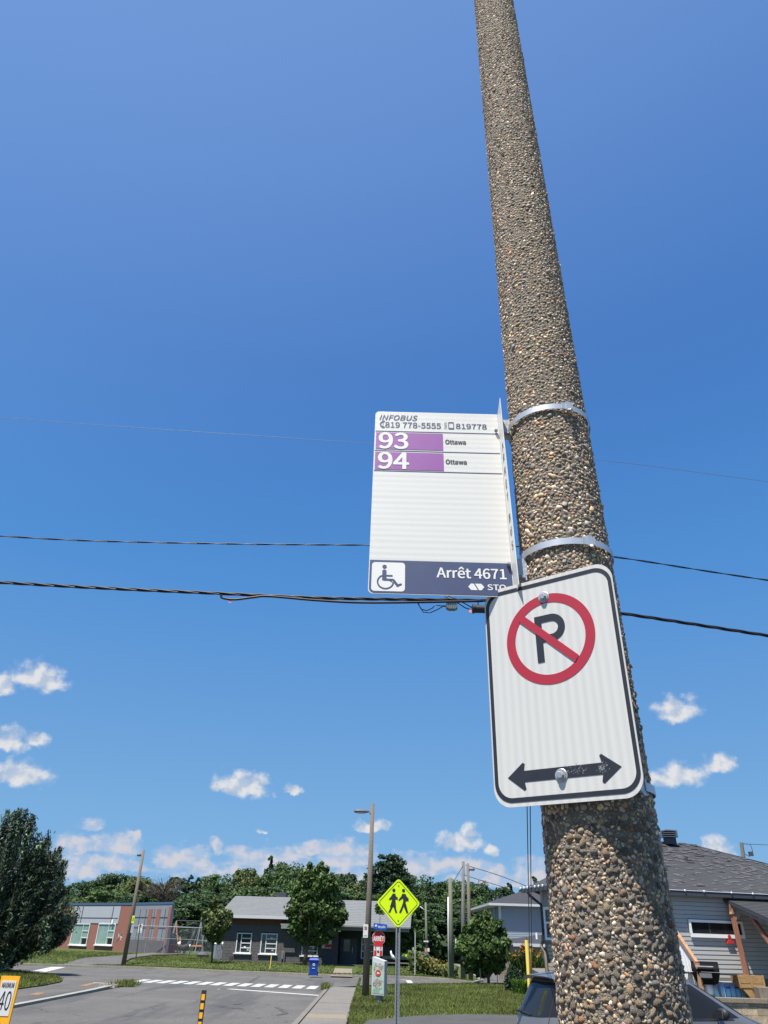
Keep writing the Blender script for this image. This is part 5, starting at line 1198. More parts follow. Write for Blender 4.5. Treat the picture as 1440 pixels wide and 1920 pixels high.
for k_ in range(5): MB().prism(circ(0.11, sA[0] + 0.36 + 0.11 * k_, sA[1] + 0.16 + 0.05 * (k_ % 2), 8), -0.05 - 0.001 * k_, -0.042).build('red_print', 'stop_red', sg)
for k_ in range(3): MB().prism([(sA[0] + 0.1, sB[1] - 0.1 - 0.07 * k_), (sA[0] + 0.55 - 0.08 * k_, sB[1] - 0.1 - 0.07 * k_), (sA[0] + 0.55 - 0.08 * k_, sB[1] - 0.07 - 0.07 * k_), (sA[0] + 0.1, sB[1] - 0.07 - 0.07 * k_)], -0.048, -0.042).build('text_line', 'dark_metal', sg)
k = MB(); wallbox(k, xr + 0.1, xr + 2.2, -0.25, 0.12, -0.5, 1.5); k.build('doorstep', 'blockgrey', gbd)
k = MB(); wallbox(k, bx_(533, 1792)[0], bx_(533, 1792)[0] + 0.06, 0, 0.95, -0.15, -0.1); k.box((bx_(530, 1793)[0], -0.12, bx_(530, 1793)[1]), (0.18, 0.12, 0.35)); k.build('meter_post', 'box_grey', gbd)
k = MB(); k.box((bx_(531, 1785)[0], -0.12, bx_(531, 1785)[1]), (0.2, 0.1, 0.2)); k.build('meter_box', 'tan_concrete', gbd)
k = MB(); k.box((0.35 + bx_(434, 1799)[0] * .6, -0.2, 0.25), (0.25, 0.2, 0.3)); k.build('outdoor_tap_box', 'blockmortar', gbd)
# entrance walk
wp = [G(619, 1829.5, 0.1), G(661, 1830.5, 0.1), G(660, 1815, 0.28), G(628, 1814, 0.28)]
wk = MB()
for i_ in range(9):
    t_ = i_ / 8; a_ = wp[0].lerp(wp[3], t_); b_ = wp[1].lerp(wp[2], t_); wk.v += [(a_.x, a_.y, gh(a_.x, a_.y) + 0.06), (b_.x, b_.y, gh(b_.x, b_.y) + 0.06)]
for i_ in range(8): wk.f.append((2 * i_, 2 * i_ + 1, 2 * i_ + 3, 2 * i_ + 2))
wk.build('entrance_walk', 'tan_concrete')['kind'] = 'structure'
p = G(506, 1815, 0.15); t = thing('yellow_stake', 'thin yellow stake leaning in the lawn before the grey building', 'stake', p); MB().bar((0, 0, -0.1), D(509, 1792, p.y) - p, 0.05).build('stake_rod', 'yellow', t)

# ================================================================== RED BRICK SCHOOL (left)
sz = 0.45
s0 = G(60, 1774, sz); s1 = G(236, 1783.5, sz); s2 = G(309, 1788, sz)
def facade(p0, p1):
    a = math.atan2(p1.y - p0.y, p1.x - p0.x)
    def loc(px, py, yo=0.0):
        d = Vector(ray(px, py)); nrm = Vector((math.sin(a), -math.cos(a), 0)); P0 = Vector((p0.x, p0.y, 0)) - nrm * yo; o_ = Vector(CAM)
        q = o_ + d * ((P0 - o_).dot(nrm) / d.dot(nrm)); return (q - Vector((p0.x, p0.y, 0))).dot(Vector((math.cos(a), math.sin(a), 0))), q.z - sz
    return a, loc
a1, L1 = facade(s0, s1); a2, L2 = facade(s1, s2)
sch = thing('brick_school', 'red brick school with pale panels and blue roof edge beyond the big left tree', 'building', (s1.x, s1.y, sz))
def place(o, p, a): o.location = (p.x - s1.x, p.y - s1.y, 0); o.rotation_euler = (0, 0, a); return o
len1 = (s1 - s0).length; len2 = (s2 - s1).length
hS = L1(222, 1697)[1]; hS2 = L2(300, 1705)[1]
k = MB(); wallbox(k, 0, len1, -0.3, hS, 0, 0.3); place(k.build('front_wall', 'brick', sch), s0, a1)
k = MB(); wallbox(k, 0.02, len2, -0.3, hS - 0.02, 0, 0.3); place(k.build('side_wall', 'panel_dk', sch), s1, a2)
k = MB(); wallbox(k, 0.0, 0.45, -0.3, hS - 0.03, -0.03, -0.002); wallbox(k, len2 * .43, len2 * .53, 0.9, hS - 0.4, -0.03, -0.002); wallbox(k, len2 * .64, len2 * .74, 0.9, hS - 0.4, -0.03, -0.002); wallbox(k, len2 - 0.5, len2, -0.3, hS - 0.2, -0.03, -0.002)
place(k.build('brick_strip', 'brick', sch), s1, a2)
k = MB(); wallbox(k, 0.5, len2 - 0.55, -0.3, 1.05, -0.04, -0.003); place(k.build('dark_base_band', 'blockgrey', sch), s1, a2)
for f_ in (0.2, 0.36, 0.58, 0.85):
    k = MB(); wallbox(k, len2 * f_, len2 * f_ + 0.08, 1.05, hS - 0.4, -0.02, -0.001); place(k.build('panel_joint', 'slate', sch), s1, a2)
for z in (0.5, 0.72):
    k = MB(); wallbox(k, 0.5, len2 - 0.5, hS * z, hS * z + 0.07, -0.025, -0.001); place(k.build('panel_joint', 'slate', sch), s1, a2)
# light panels above the windows
pA = L1(136, 1731); pB = L1(226, 1702)
k = MB(); wallbox(k, L1(134, 1735)[0], L1(224, 1720)[0], L1(180, 1731)[1], hS - 0.12, -0.05, -0.003); place(k.build('upper_panel', 'panel_lt', sch), s0, a1)
for xx in (154, 211):
    u0 = L1(xx, 1715)[0]; k = MB(); wallbox(k, u0, u0 + 0.12, L1(180, 1731)[1], hS - 0.13, -0.07, -0.051); place(k.build('panel_joint', 'slate', sch), s0, a1)
k = MB(); zc_ = L1(180, 1722)[1]; wallbox(k, L1(134, 1735)[0], L1(222, 1720)[0], zc_, zc_ + 0.08, -0.068, -0.051); place(k.build('panel_joint', 'slate', sch), s0, a1)
for (xa, xb) in ((134, 168), (182, 216)):
    A1 = L1(xa - 2, 1770); B1 = L1(xb + 2, 1733)
    w_ = window(sch, 0, B1[0] - A1[0], A1[1], B1[1], -0.02, 0.62, 2, True, 'glass_green', 'frame', 0.08, 0.08)
    ex_ = Vector((math.cos(a1), math.sin(a1), 0)) * A1[0]; w_.location = (s0.x - s1.x + ex_.x, s0.y - s1.y + ex_.y, 0); w_.rotation_euler = (0, 0, a1)
    MB().prism([((B1[0] - A1[0]) * 0.68, A1[1] + 0.05), (B1[0] - A1[0] - 0.1, A1[1] + 0.05), (B1[0] - A1[0] - 0.1, A1[1] + 0.65), ((B1[0] - A1[0]) * 0.68, A1[1] + 0.65)], -0.035, -0.024).build('dark_pane', 'glass', w_)
dv = Vector((-math.sin(a1), math.cos(a1), 0)) * 14
P4 = [Vector((s0.x, s0.y, 0)), Vector((s1.x, s1.y, 0)), Vector((s2.x, s2.y, 0)), Vector((s2.x, s2.y, 0)) * 1.1 + Vector((-0.6, 0, 0)), Vector((s0.x, s0.y, 0)) + dv * 0.6]
ce = sum(P4, Vector()) / 5
big_ = [(p - ce) * 1.02 + ce for p in P4]
MB().slab([(p.x - s1.x, p.y - s1.y) for p in big_], hS + 0.0, hS + 0.22).build('roof_edge', 'blue_trim', sch)
MB().slab([(p.x - s1.x, p.y - s1.y) for p in [(q - ce) * 0.98 + ce for q in P4]], 0, hS - 0.05).build('core', 'panel_dk', sch)
k = MB(); k.box((L1(214, 1728)[0], -0.15, L1(214, 1728)[1]), (0.3, 0.2, 0.4)); place(k.build('wall_lamp', 'white', sch), s0, a1)
u0, z0 = L1(224, 1761)
fk = MB()
for (dx, dz, dx2, dz2) in ((-0.5, -0.2, 0.0, 0.3), (0, 0.3, 0.3, 0.6), (0, 0.3, 0.45, 0.1), (0.1, 0.2, 0.35, -0.1), (-0.1, 0.1, -0.3, 0.5)): fk.bar((u0 + dx, -0.02, z0 + dz), (u0 + dx2, -0.02, z0 + dz2), 0.06, 0.02)
place(fk.build('wall_graffiti', 'fascia_w', sch), s0, a1)

# ================================================================== CHAIN-LINK FENCE, PLAYGROUND
def chain_fence(pts, label, h, post_every=2.6, group=None):
    W3 = [Vector((p.x, p.y, gh(p.x, p.y))) for p in pts]; t = thing('chain_fence', label, 'fence', W3[0], group=group); o0 = W3[0]
    mesh_ = MB()
    for i in range(len(W3) - 1):
        a, b_ = W3[i] - o0, W3[i + 1] - o0; L = (b_ - a).length; n = max(1, round(L / post_every))
        for k in range(n + (1 if i == len(W3) - 2 else 0)):
            p = a.lerp(b_, k / n); MB().tube([p, p + Vector((0, 0, h))], 0.045, 6).build('post', 'galv_dull', t)
        MB().tube([a + Vector((0, 0, h - 0.04)), b_ + Vector((0, 0, h - 0.04))], 0.04, 6).build('top_rail', 'galv', t)
        MB().tube([a + Vector((0, 0, h * 0.55)), b_ + Vector((0, 0, h * 0.55))], 0.025, 6).build('middle_rail', 'galv_dull', t)
        st = 0.16; d = (b_ - a) / L; x = -h
        while x < L:
            p0 = max(0, x); z0 = p0 - x; p1 = min(L, x + h); z1 = p1 - x
            if p1 > p0:
                for (za, zb) in ((z0, z1), (h - z0, h - z1)):
                    A_ = a + d * p0 + Vector((0, 0, za)); B_ = a + d * p1 + Vector((0, 0, zb)); wv_ = Vector((0, 0, 0.006)); mesh_.add([A_ - wv_, B_ - wv_, B_ + wv_, A_ + wv_], [(0, 1, 2, 3)])
            x += st
    tag(mesh_.build('wire_mesh', 'galv_dull', t), kind='stuff')
fA = G(238, 1785, 0.45); fB = G(305, 1789, 0.42); fC = G(355, 1791, 0.42); fD = G(400, 1796, 0.38)
chain_fence([fA, fB, fC], 'chain-link fence in front of the school side wall and playground', 2.3)
chain_fence([fC, fD], 'chain-link fence running from the playground to the grey building', 2.3)
fE = G(400.5, 1797, 0.36); chain_fence([fE, Vector((gl.x - 0.3, gl.y + 1.0, 0))], 'short chain-link gate panel against the grey building corner', 2.6, 1.0)
p = G(318, 1787, 0.44); t = thing('play_tower', 'small wooden play tower with red tube slide by the fence', 'play structure', p)
hz = D(315, 1753, p.y).z - p.z
for (x, y) in ((-0.9, -0.5), (0.9, -0.5), (-0.9, 0.7), (0.9, 0.7)): MB().bar((x, y, 0), (x * 0.75, y, hz * 0.9), 0.14).build('post', 'playorange', t)
MB().box((0, 0, hz * 0.45), (1.7, 1.3, 0.12)).build('deck', 'playorange', t); MB().prism([(-0.7, hz * 0.5), (0.7, hz * 0.5), (0.6, hz * 0.85), (-0.6, hz * 0.85)], -0.5, -0.45).build('panel', 'wood_grey', t)
MB().box((0.0, -0.6, hz * 0.25), (1.1, 0.7, hz * 0.4)).build('slide_tube', 'playred', t); MB().bar((0.9, -0.3, hz * 0.42), (3.2, -0.3, hz * 0.45), 0.14).build('beam', 'playorange', t)
MB().tube([(-0.6, 0, hz * 0.9), (-0.4, 0, hz * 1.05), (0.4, 0, hz * 1.05), (0.6, 0, hz * 0.9)], 0.07, 6).build('hoop', 'galv_dull', t)
p = G(332, 1787, 0.44); p.y += 4; t = thing('swing_set', 'metal A-frame swing set beyond the playground fence', 'swing set', p)
for x in (-1.5, 1.2, 4.4):
    for s in (-1, 1): MB().tube([(x, s * 1.2, 0), (x, 0, 2.9)], 0.05, 6).build('leg', 'galv_dull', t); MB().tube([(x - 0.7 * s, s * 0.4, 0), (x, 0, 2.9)], 0.05, 6).build('leg', 'playorange' if x < 0 else 'galv_dull', t)
MB().tube([(-1.5, 0, 2.9), (4.4, 0, 2.9)], 0.05, 6).build('crossbar', 'dark_metal', t)
for x in (-0.4, 0.4, 2.2, 3.2): MB().tube([(x, 0, 2.9), (x, 0, 0.6)], 0.02, 4).build('chain', 'dark_metal', t)
for x in (0.0, 2.7): MB().box((x, 0, 0.6), (0.9, 0.25, 0.06)).build('swing_seat', 'rubber', t)
p = G(345, 1789, 0.43); t = thing('spring_rider', 'black and white spring rider beside the playground path', 'spring rider', p)
k = MB(); k.tube([(-0.5, 0, 0.55), (-0.1, 0, 0.5), (0.35, 0, 0.7), (0.6, 0, 1.3), (0.75, 0, 2.0)], [0.12, 0.3, 0.3, 0.16, 0.1], 10); k.build('rider_body', 'rubber', t, smooth=True)
k = MB(); k.tube([(-0.65, -0.1, 1.0), (-0.5, -0.1, 0.65)], [0.16, 0.12], 8); k.tube([(0.45, -0.15, 0.8), (0.6, -0.15, 0.55)], [0.14, 0.1], 8); k.build('white_panel', 'white', t, smooth=True)
k = MB(); k.lathe([(0.16, 0), (0.12, 0.1), (0.16, 0.2), (0.12, 0.3), (0.16, 0.4)], (0, 0, 0), 10); k.build('spring', 'galv_dull', t)
p = Vector((gl.x - 1.7, gl.y + 6, 0.34)); p = D(412.5, 1790, gl.y + 5); p.z = gh(p.x, p.y); t = thing('portable_toilet', 'pale blue cabin with white roof behind the chain-link gate', 'cabin', p); hz = D(412, 1766, p.y).z - p.z
MB().box((0, 0, hz * 0.44), (1.0, 1.0, hz * 0.88)).build('cabin_wall', 'siding_blue', t); MB().box((0, 0, hz * 0.94), (1.05, 1.05, hz * 0.12), taper=0.8).build('cabin_roof', 'white', t)
p = G(381, 1793.5, 0.4); t = thing('boulder', 'low dark boulder on the lawn left of the grey building', 'boulder', p); k = MB(); k.lathe([(0.55, 0), (0.6, 0.15), (0.4, 0.33), (0.12, 0.38)], (0, 0, 0), 9); k.build('stone', 'blockgrey', t)

# bench, ornament, garden kiosk and flower bed on the far right verge
p = G(748, 1814, 0.1); p.y = 68; p = D(752, 1812, 68); p.z = 0.1; t = thing('bench', 'pale timber bench beyond the crossing sign post', 'bench', p)
MB().box((0.2, 0, 0.45), (3.4, 0.4, 0.08)).build('seat', 'tan_concrete', t); MB().box((0.2, 0.2, 0.8), (3.4, 0.06, 0.22)).build('backrest', 'tan_concrete', t)
for x in (-1.3, 1.7): MB().box((x, 0, 0.2), (0.1, 0.35, 0.4)).build('leg', 'dark_metal', t)
p = D(736, 1798, 67); t = thing('garden_ornament', 'small white bird-shaped ornament on the bench end', 'ornament', p); k = MB(); k.tube([(-0.15, 0, 0.55), (-0.12, 0, 0.35), (0.0, 0, 0.15), (0.25, 0, -0.05)], [0.06, 0.07, 0.14, 0.04], 8); k.build('ornament_body', 'white', t, smooth=True)
p = D(785, 1808, 80); p.z = 0.05; t = thing('book_kiosk', 'small green painted kiosk with dark roof behind the flower bed', 'kiosk', p); hz = D(785, 1794, 80).z
k = MB(); k.box((0.2, 0, hz * 0.45), (1.6, 1.0, hz * 0.9)); k.build('kiosk_wall', 'lawnchair', t); MB().box((0.1, 0, hz + 0.15), (1.9, 1.3, 0.4), taper=0.8).build('kiosk_roof', 'slate', t)
MB().prism([(-1.3, hz * 0.3), (-0.6, hz * 0.3), (-0.6, hz * 0.9), (-1.3, hz * 1.2)], -0.6, -0.5).build('open_door', 'lime', t); MB().box((0.3, -0.52, hz * 0.5), (0.9, 0.04, hz * 0.5)).build('window', 'glass', t)
print('PART2', len(bpy.data.objects))

# ================================================================== GREY SIDED HOUSE (right)
HA = R_(14); HP = Vector((5.9, 24.4, 0)); hu = Vector((math.cos(HA), math.sin(HA), 0)); hv = Vector((-math.sin(HA), math.cos(HA), 0))
house = thing('sided_house', 'single-storey grey sided house with dark shingle roof behind the pebble pole', 'house', HP, rotz=HA)
def HL(px, py, v=0.0):        # local (s, z) where the sight line meets the plane v = const
    d = Vector(ray(px, py)); o_ = Vector(CAM); q = o_ + d * ((HP + hv * v - o_).dot(hv) / d.dot(hv)) - HP; return q.dot(hu), q.z
def HS(px, py, s):            # local (v, z) on the plane s = const
    d = Vector(ray(px, py)); o_ = Vector(CAM); q = o_ + d * ((HP + hu * s - o_).dot(hu) / d.dot(hu)) - HP; return q.dot(hv), q.z
ZE = HL(1300, 1672, -0.25)[1]; ZB = HL(1345, 1833)[1]
k = MB(); wallbox(k, 0, 12.2, 0.9, ZE + 0.05, 0.02, 1.75); wallbox(k, 0.0, 3, 0.0, 1.0, 0.02, 1.75); wallbox(k, 5, 12.2, 0.8, ZE, 1.75, 9.5); k.build('wall', 'slate', house)  # dark backing shows between the boards, painting the shadow line under each lap
nb = int((ZE - 0.02 - ZB) / 0.118)
k = MB(); k.add([(0, 0.018, 0), (12.2, 0.018, 0), (12.2, 0.018, 0.108), (0, 0.018, 0.108), (0, -0.014, 0), (12.2, -0.014, 0), (12.2, -0.004, 0.108), (0, -0.004, 0.108)], [(4, 5, 6, 7), (0, 1, 5, 4), (7, 6, 2, 3), (0, 4, 7, 3), (1, 2, 6, 5)])
bm_ = k.mesh('siding_board', 'siding')
for i in range(nb + 1): link('siding_board', bm_, house, (0, 0, ZB + i * 0.118))
zl = HS(1035, 1763, 0)[1]
k = MB(); LW = 1.75; k.add([(0, 0, 0), (0, LW, 0), (0, LW, 0.118), (0, 0, 0.118), (-0.03, 0, 0), (-0.03, LW, 0), (-0.008, LW, 0.104), (-0.008, 0, 0.104)], [(5, 4, 7, 6), (1, 0, 4, 5), (6, 7, 3, 2)])
bm_ = k.mesh('siding_board', 'siding')
z = zl
while z < ZE: link('siding_board', bm_, house, (-0.001, 0, z)); z += 0.118
k = MB(); wallbox(k, -0.07, 0.0, zl - 0.1, zl, -0.05, LW + 0.03); k.build('stone_cap', 'concrete', house)
# stone veneer: individual stones on the left face
sm = []
for L_ in (0.2, 0.3, 0.4):
    k = MB(); wallbox(k, -0.035, 0.018, 0.006, 0.094, 0.005, L_ - 0.005); sm.append((L_, k.mesh('stone', 'stone')))
z = zl - 0.1 - 0.1; row = 0
while z > 0.5:
    y = 0.0
    while y < LW - 0.1:
        L_, me = random.choice([m_ for m_ in sm if m_[0] <= LW - y + 0.05] or [sm[0]])
        if y + L_ > LW: break
        link('stone', me, house, (0, y, z)); y += L_
    z -= 0.1
k = MB(); wallbox(k, 0, 12.2, 0.8, ZB, -0.01, 0.018); k.build('foundation_strip', 'tan_concrete', house)
# left face: corner trim, window, downspouts, meter
k = MB(); wallbox(k, -0.04, 0.05, zl, ZE, LW - 0.12, LW + 0.02); k.build('corner_trim', 'fascia_w', house)
va = HS(1029, 1710, 0); vb = HS(1019, 1757, 0)
k = MB(); w_ = MB(); wallbox(w_, -0.03, 0.0, HS(1024, 1757, 0)[1], HS(1024, 1708, 0)[1], 0.95, 1.48); w_ = w_.build('window', 'glass_win', house)
zz0, zz1 = HS(1024, 1758, 0)[1], HS(1024, 1706, 0)[1]
for (y0, y1, z0, z1) in ((0.89, 0.95, zz0 - .08, zz1 + .08), (1.48, 1.58, zz0 - .08, zz1 + .08), (0.95, 1.48, zz0 - 0.08, zz0), (0.95, 1.48, zz1, zz1 + 0.08), (0.95, 1.48, (zz0 + zz1) / 2, (zz0 + zz1) / 2 + .05)):
    k = MB(); wallbox(k, -0.06, -0.031, z0, z1, y0, y1); k.build('frame_bar', 'white', w_)
k = MB(); k.tube([(-0.42, LW + 0.1, ZE - 0.08), (-0.4, LW + 0.08, ZE - 0.18), (-0.06, LW - 0.05, ZE - 0.45), (-0.06, LW - 0.05, 2.4)], 0.045, 6); k.build('downspout', 'slate', house, smooth=True)
k = MB(); k.tube([(-0.07, LW - 0.03, 2.4), (-0.08, LW - 0.03, 2.25), (-0.16, LW - 0.03, 2.1), (-0.1, LW - 0.15, 1.95), (-0.09, LW - 0.2, 0.3)], 0.05, 6); k.build('downspout', 'tan_concrete', house, smooth=True)
k = MB(); wallbox(k, -0.2, -0.036, 0.9, 1.75, 0.3, 0.8); k.build('meter_cabinet', 'box_grey', house)
# roof
ZR = 5.75
k = roof_part(-0.5, 12.7, ZE + 0.02, ZR, -0.2, 4.85, 'roof_dark', house, courses=38, lap=0.008, hipl=5.5, hipr=4.5)
k.add([(-0.5, -0.5, ZE), (5, 4.85, ZR), (-0.5, 1.9, ZE)], [(0, 1, 2)]); k.add([(-0.5, 1.9, ZE), (5, 4.85, ZR), (5, 10, ZE)], [(0, 1, 2)])
k.add([(12.7, -0.5, ZE), (12.7, 10, ZE), (8.2, 4.85, ZR)], [(0, 1, 2)]); k.add([(5, 4.85, ZR), (8.2, 4.85, ZR), (12.7, 10, ZE), (5, 10, ZE)], [(0, 1, 2, 3)]); k.build('roof', 'roof_dark', house)
# darker and lighter shingle tabs scattered over the front slope
tabs = MB(); nsl = Vector((0, -(ZR - ZE), 5.35)).normalized()
for i in range(420):
    t_ = (random.randint(0, 37) + 0.02) / 38; x = random.uniform(-0.5 + 5.5 * t_, 12.4 - 4.5 * t_); w = random.uniform(0.12, 0.34); y = -0.2 + 5.05 * t_; z = ZE + 0.02 + (ZR - ZE) * t_ + 0.0115; y1 = y + 5.05 / 38; z1 = z + (ZR - ZE) / 38 - 0.0075
    tabs.add([(x, y - 0.004, z), (x + w, y - 0.004, z), (x + w, y1 - 0.01, z1), (x, y1 - 0.01, z1)], [(0, 1, 2, 3)])
MT['tab'] = mat('light shingle tabs', (0.078, 0.076, 0.082), 0.95, 0.2, 3)
tag(tabs.build('shingle_tabs', 'tab', house), kind='stuff')
k = MB(); wallbox(k, -0.62, 12.8, ZE - 0.12, ZE - 0.0, -0.29, -0.19); k.build('gutter', 'slate', house)
k = MB(); wallbox(k, -0.62, -0.5, ZE - 0.12, ZE, -0.5, 1.95); k.build('gutter', 'slate', house)
k = MB(); wallbox(k, -0.5, 12.7, ZE - 0.05, ZE - 0.02, -0.19, 0.02); wallbox(k, -0.5, 0.0, ZE - 0.05, ZE - 0.021, 0.02, 1.9); k.build('soffit', 'slate', house)
k = MB(); k.tube([(-0.6, -0.3, ZE + 0.02), (12.7, -0.3, ZE + 0.02)], 0.008, 4); wire_ = k.build('light_string', 'fascia_w', house)
for (px, py) in ((1283, 1665), (1319, 1667), (1370, 1668.5), (1410, 1670)):
    s, z = HL(px, py, -0.31); MB().lathe([(0.012, 0), (0.028, -0.02), (0.022, -0.05), (0.008, -0.06)], (s, -0.32, ZE + 0.05), 8).build('light_bulb', 'white', wire_)
for v in [0.0, 0.3, 0.58, 0.85, 1.12, 1.4, 1.65, 1.92]:
    MB().lathe([(0.012, 0), (0.032, -0.02), (0.024, -0.06), (0.01, -0.07)], (-0.64, v, ZE + 0.04), 8).build('light_bulb', 'white', wire_)
# roof vents
sv, zv = HL(1257, 1582, 4.4); zt = HL(1257, 1557, 4.4)[1]
k = MB(); hh = zt - zv; k.box((sv, 4.4, zv + hh * 0.22), (0.34, 0.34, hh * 0.55)); rv = k.build('roof_vent', 'slate', house)
for i in range(4): MB().box((sv, 4.4, zv + hh * (0.5 + 0.145 * i)), (0.5, 0.5, 0.045), taper=0.9).build('louvre', 'slate', rv)
sv, zv = HL(1288, 1617, 2.7); k = MB(); k.tube([(sv, 2.7, zv - 0.3), (sv - 0.0, 2.7, zv + 0.2)], 0.055, 8); k.box((sv, 2.6, zv - 0.03), (0.28, 0.3, 0.03)); k.build('roof_pipe', 'slate', house)
# slit window
s0_, z0_ = HL(1296, 1750); s1_, z1_ = HL(1386, 1731); ww = MB(); wallbox(ww, s0_, s1_, z0_ - 0.0, z1_ - 0.02, -0.035, 0.0); ww = ww.build('window', 'glass', house)
for (a, b_, c, d) in ((s0_ - 0.06, s1_ + 0.06, z0_ - 0.1, z0_), (s0_ - 0.06, s1_ + 0.06, z1_ - 0.02, z1_ + 0.05), (s0_ - 0.07, s0_, z0_, z1_ - 0.02), (s1_, s1_ + 0.07, z0_, z1_ - 0.02)):
    k = MB(); wallbox(k, a, b_, c, d, -0.08, -0.036); k.build('frame_bar', 'white', ww)
k = MB(); xx = s0_ + (s1_ - s0_) * 0.36; wallbox(k, xx, xx + 0.02, z0_, z1_ - 0.02, -0.042, -0.036); k.build('mullion', 'dark_metal', ww)
# red wall ornament
sr, zr_ = HL(1365, 1760); k = MB(); k.prism(circ(0.06, sr, zr_ + 0.05, 8), -0.09, -0.03); k.prism([(sr - 0.12, zr_ - 0.13), (sr + 0.14, zr_ - 0.13), (sr + 0.12, zr_ - 0.05), (sr + 0.03, zr_ - 0.03), (sr + 0.02, zr_ + 0.03), (sr - 0.02, zr_ + 0.03)], -0.09, -0.03)
o = k.build('wall_ornament', 'stop_red'); o.location = HP; o.rotation_euler = (0, 0, HA); tag(o, 'small red ornament hung on the pale siding under the slit window', 'ornament')

# ---- lean-to porch
pch = thing('lean_to_porch', 'timber lean-to porch with shingled roof at the right edge against the grey house', 'porch', HP, rotz=HA)
sP, zP = HL(1357, 1686, -0.05)
vq, zq = HS(1440, 1724, sP)
slope = (zq - zP) / (vq - 0.0); VF = -2.9; zF = zP + slope * VF
Wp = 5.5; k = MB()
nc = 20
for i in range(nc):
    t0, t1 = i / nc, (i + 1) / nc; y0 = VF * t0; y1 = VF * t1; z0 = zP + slope * y0; z1 = zP + slope * y1
    k.add([(sP, y0, z0 + 0.03), (sP + Wp, y0, z0 + 0.03), (sP + Wp, y1, z1 + 0.045), (sP, y1, z1 + 0.045), (sP, y1, z1 + 0.03), (sP + Wp, y1, z1 + 0.03)], [(0, 1, 2, 3), (3, 2, 5, 4)])
k.build('roof', 'roof_dark', pch)
MB().bar((sP + 0.03, 0, zP - 0.02), (sP + 0.03, VF, zF - 0.02), 0.05, 0.09).build('rake_board', 'slate', pch)
k = MB(); k.bar((sP + 0.09, -0.02, zP - 0.1), (sP + 0.09, VF + 0.2, zF - 0.1), 0.05, 0.13); k.build('rafter', 'grey_timber', pch)
for i in range(1, 7): MB().bar((sP + 0.09 + i * 0.8, -0.02, zP - 0.1), (sP + 0.09 + i * 0.8, VF + 0.1, zF - 0.1), 0.05, 0.13).build('rafter', 'grey_timber', pch)
vb_, zb_ = HS(1393, 1832, sP + 0.1)
k = MB(); k.bar((sP + 0.06, -0.24, zP - 0.12), (sP + 0.1, min(-0.3, vb_), zb_ - 0.4), 0.11); k.build('post', 'redwood', pch)
vA, zA = HS(1386, 1704, sP + 0.15); k = MB(); k.bar((sP + 0.15, -0.28, HS(1371, 1724, sP + 0.15)[1]), (sP + 0.15, vA, zA), 0.1); k.build('brace', 'grey_timber', pch)
MB().prism([(sP - 0.02, zP - 0.42), (sP + 0.16, zP - 0.42), (sP + 0.1, zP - 0.12)], -0.32, -0.2).build('gusset', 'cedar', pch)
vC, zC = HS(1404, 1713, sP + 0.2); vD, zD = HS(1440, 1762, sP + 0.2)
dd = Vector((0, vD - vC, zD - zC)); a = Vector((sP + 0.2, vC, zC)); MB().bar(a, a + dd * 1.7, 0.11).build('brace', 'redwood', pch)
MB().bar((sP + 0.15, VF + 0.25, 0.95), (sP + 0.15, VF + 0.25, zF - 0.1), 0.13).build('post', 'redwood', pch)

# ---- yard terrace, retaining wall
rw = thing('retaining_wall', 'tan block retaining wall with pale cap at the right edge behind the car', 'wall', (6.4, 21.5, 0.1))
zcap = D(1420, 1872, 21.5).z
struct('raised_yard', MB().slab([(6.5, 21.75), (40, 21.75), (40, 50), (9, 50), (6.5, 30)], 0.0, zcap - 0.03), 'concrete')
bl_ = MB(); wallbox(bl_, 0, 0.385, 0, 0.17, 0, 0.22); bl_ = bl_.mesh('block', 'brown_stone'); cp_ = MB(); wallbox(cp_, 0, 0.59, 0, 0.09, -0.04, 0.3); cp_ = cp_.mesh('cap_stone', 'tan_concrete')
nrow = int((zcap - 0.1 - 0.09) / 0.175); 
for r_ in range(nrow + 1):
    zr0 = zcap - 0.19 - 0.09 - r_ * 0.175
    for c_ in range(42):
        x = c_ * 0.39 + (r_ % 2) * 0.19
        if zr0 > -0.15: link('block', bl_, rw, (x, random.uniform(-0.008, 0.008), zr0))
for c_ in range(28): link('cap_stone', cp_, rw, (c_ * 0.6, 0, zcap - 0.1 - 0.1))
# lattice stair rail
rl = thing('stair_railing', 'orange cedar stair railing with white lattice right of the pebble pole', 'railing', (0, 0, 0))
Yr = 23.0
a = D(1268, 1748, Yr); b_ = D(1306, 1805, Yr - 0.8); c = D(1313, 1830, Yr - 0.8); 
MB().bar(a, b_, 0.1, 0.07).build('handrail', 'cedar', rl); MB().bar(b_ + Vector((0, 0, 0.0)), Vector((b_.x, b_.y, zcap - 0.03)), 0.11).build('post', 'cedar', rl)
ltc = MB(); drop = 0.85
for k_ in range(-9, 18):
    for sgn in (1, -1):
        t0 = k_ / 16; p0 = t0; p1 = t0 + 0.45 * sgn
        lo, hi = (p0, p1) if sgn > 0 else (p0, p1)
        A0 = max(0, min(1, lo)); A1 = max(0, min(1, hi))
        if abs(A1 - A0) < 0.02: continue
        za = (A0 - lo) / (hi - lo); zb = (A1 - lo) / (hi - lo)
        P0 = a.lerp(b_, A0) - Vector((0, 0, 0.1 + drop * za)); P1 = a.lerp(b_, A1) - Vector((0, 0, 0.1 + drop * zb)); ltc.bar(P0, P1, 0.02, 0.012)
tag(ltc.build('lattice', 'white', rl), kind='stuff')
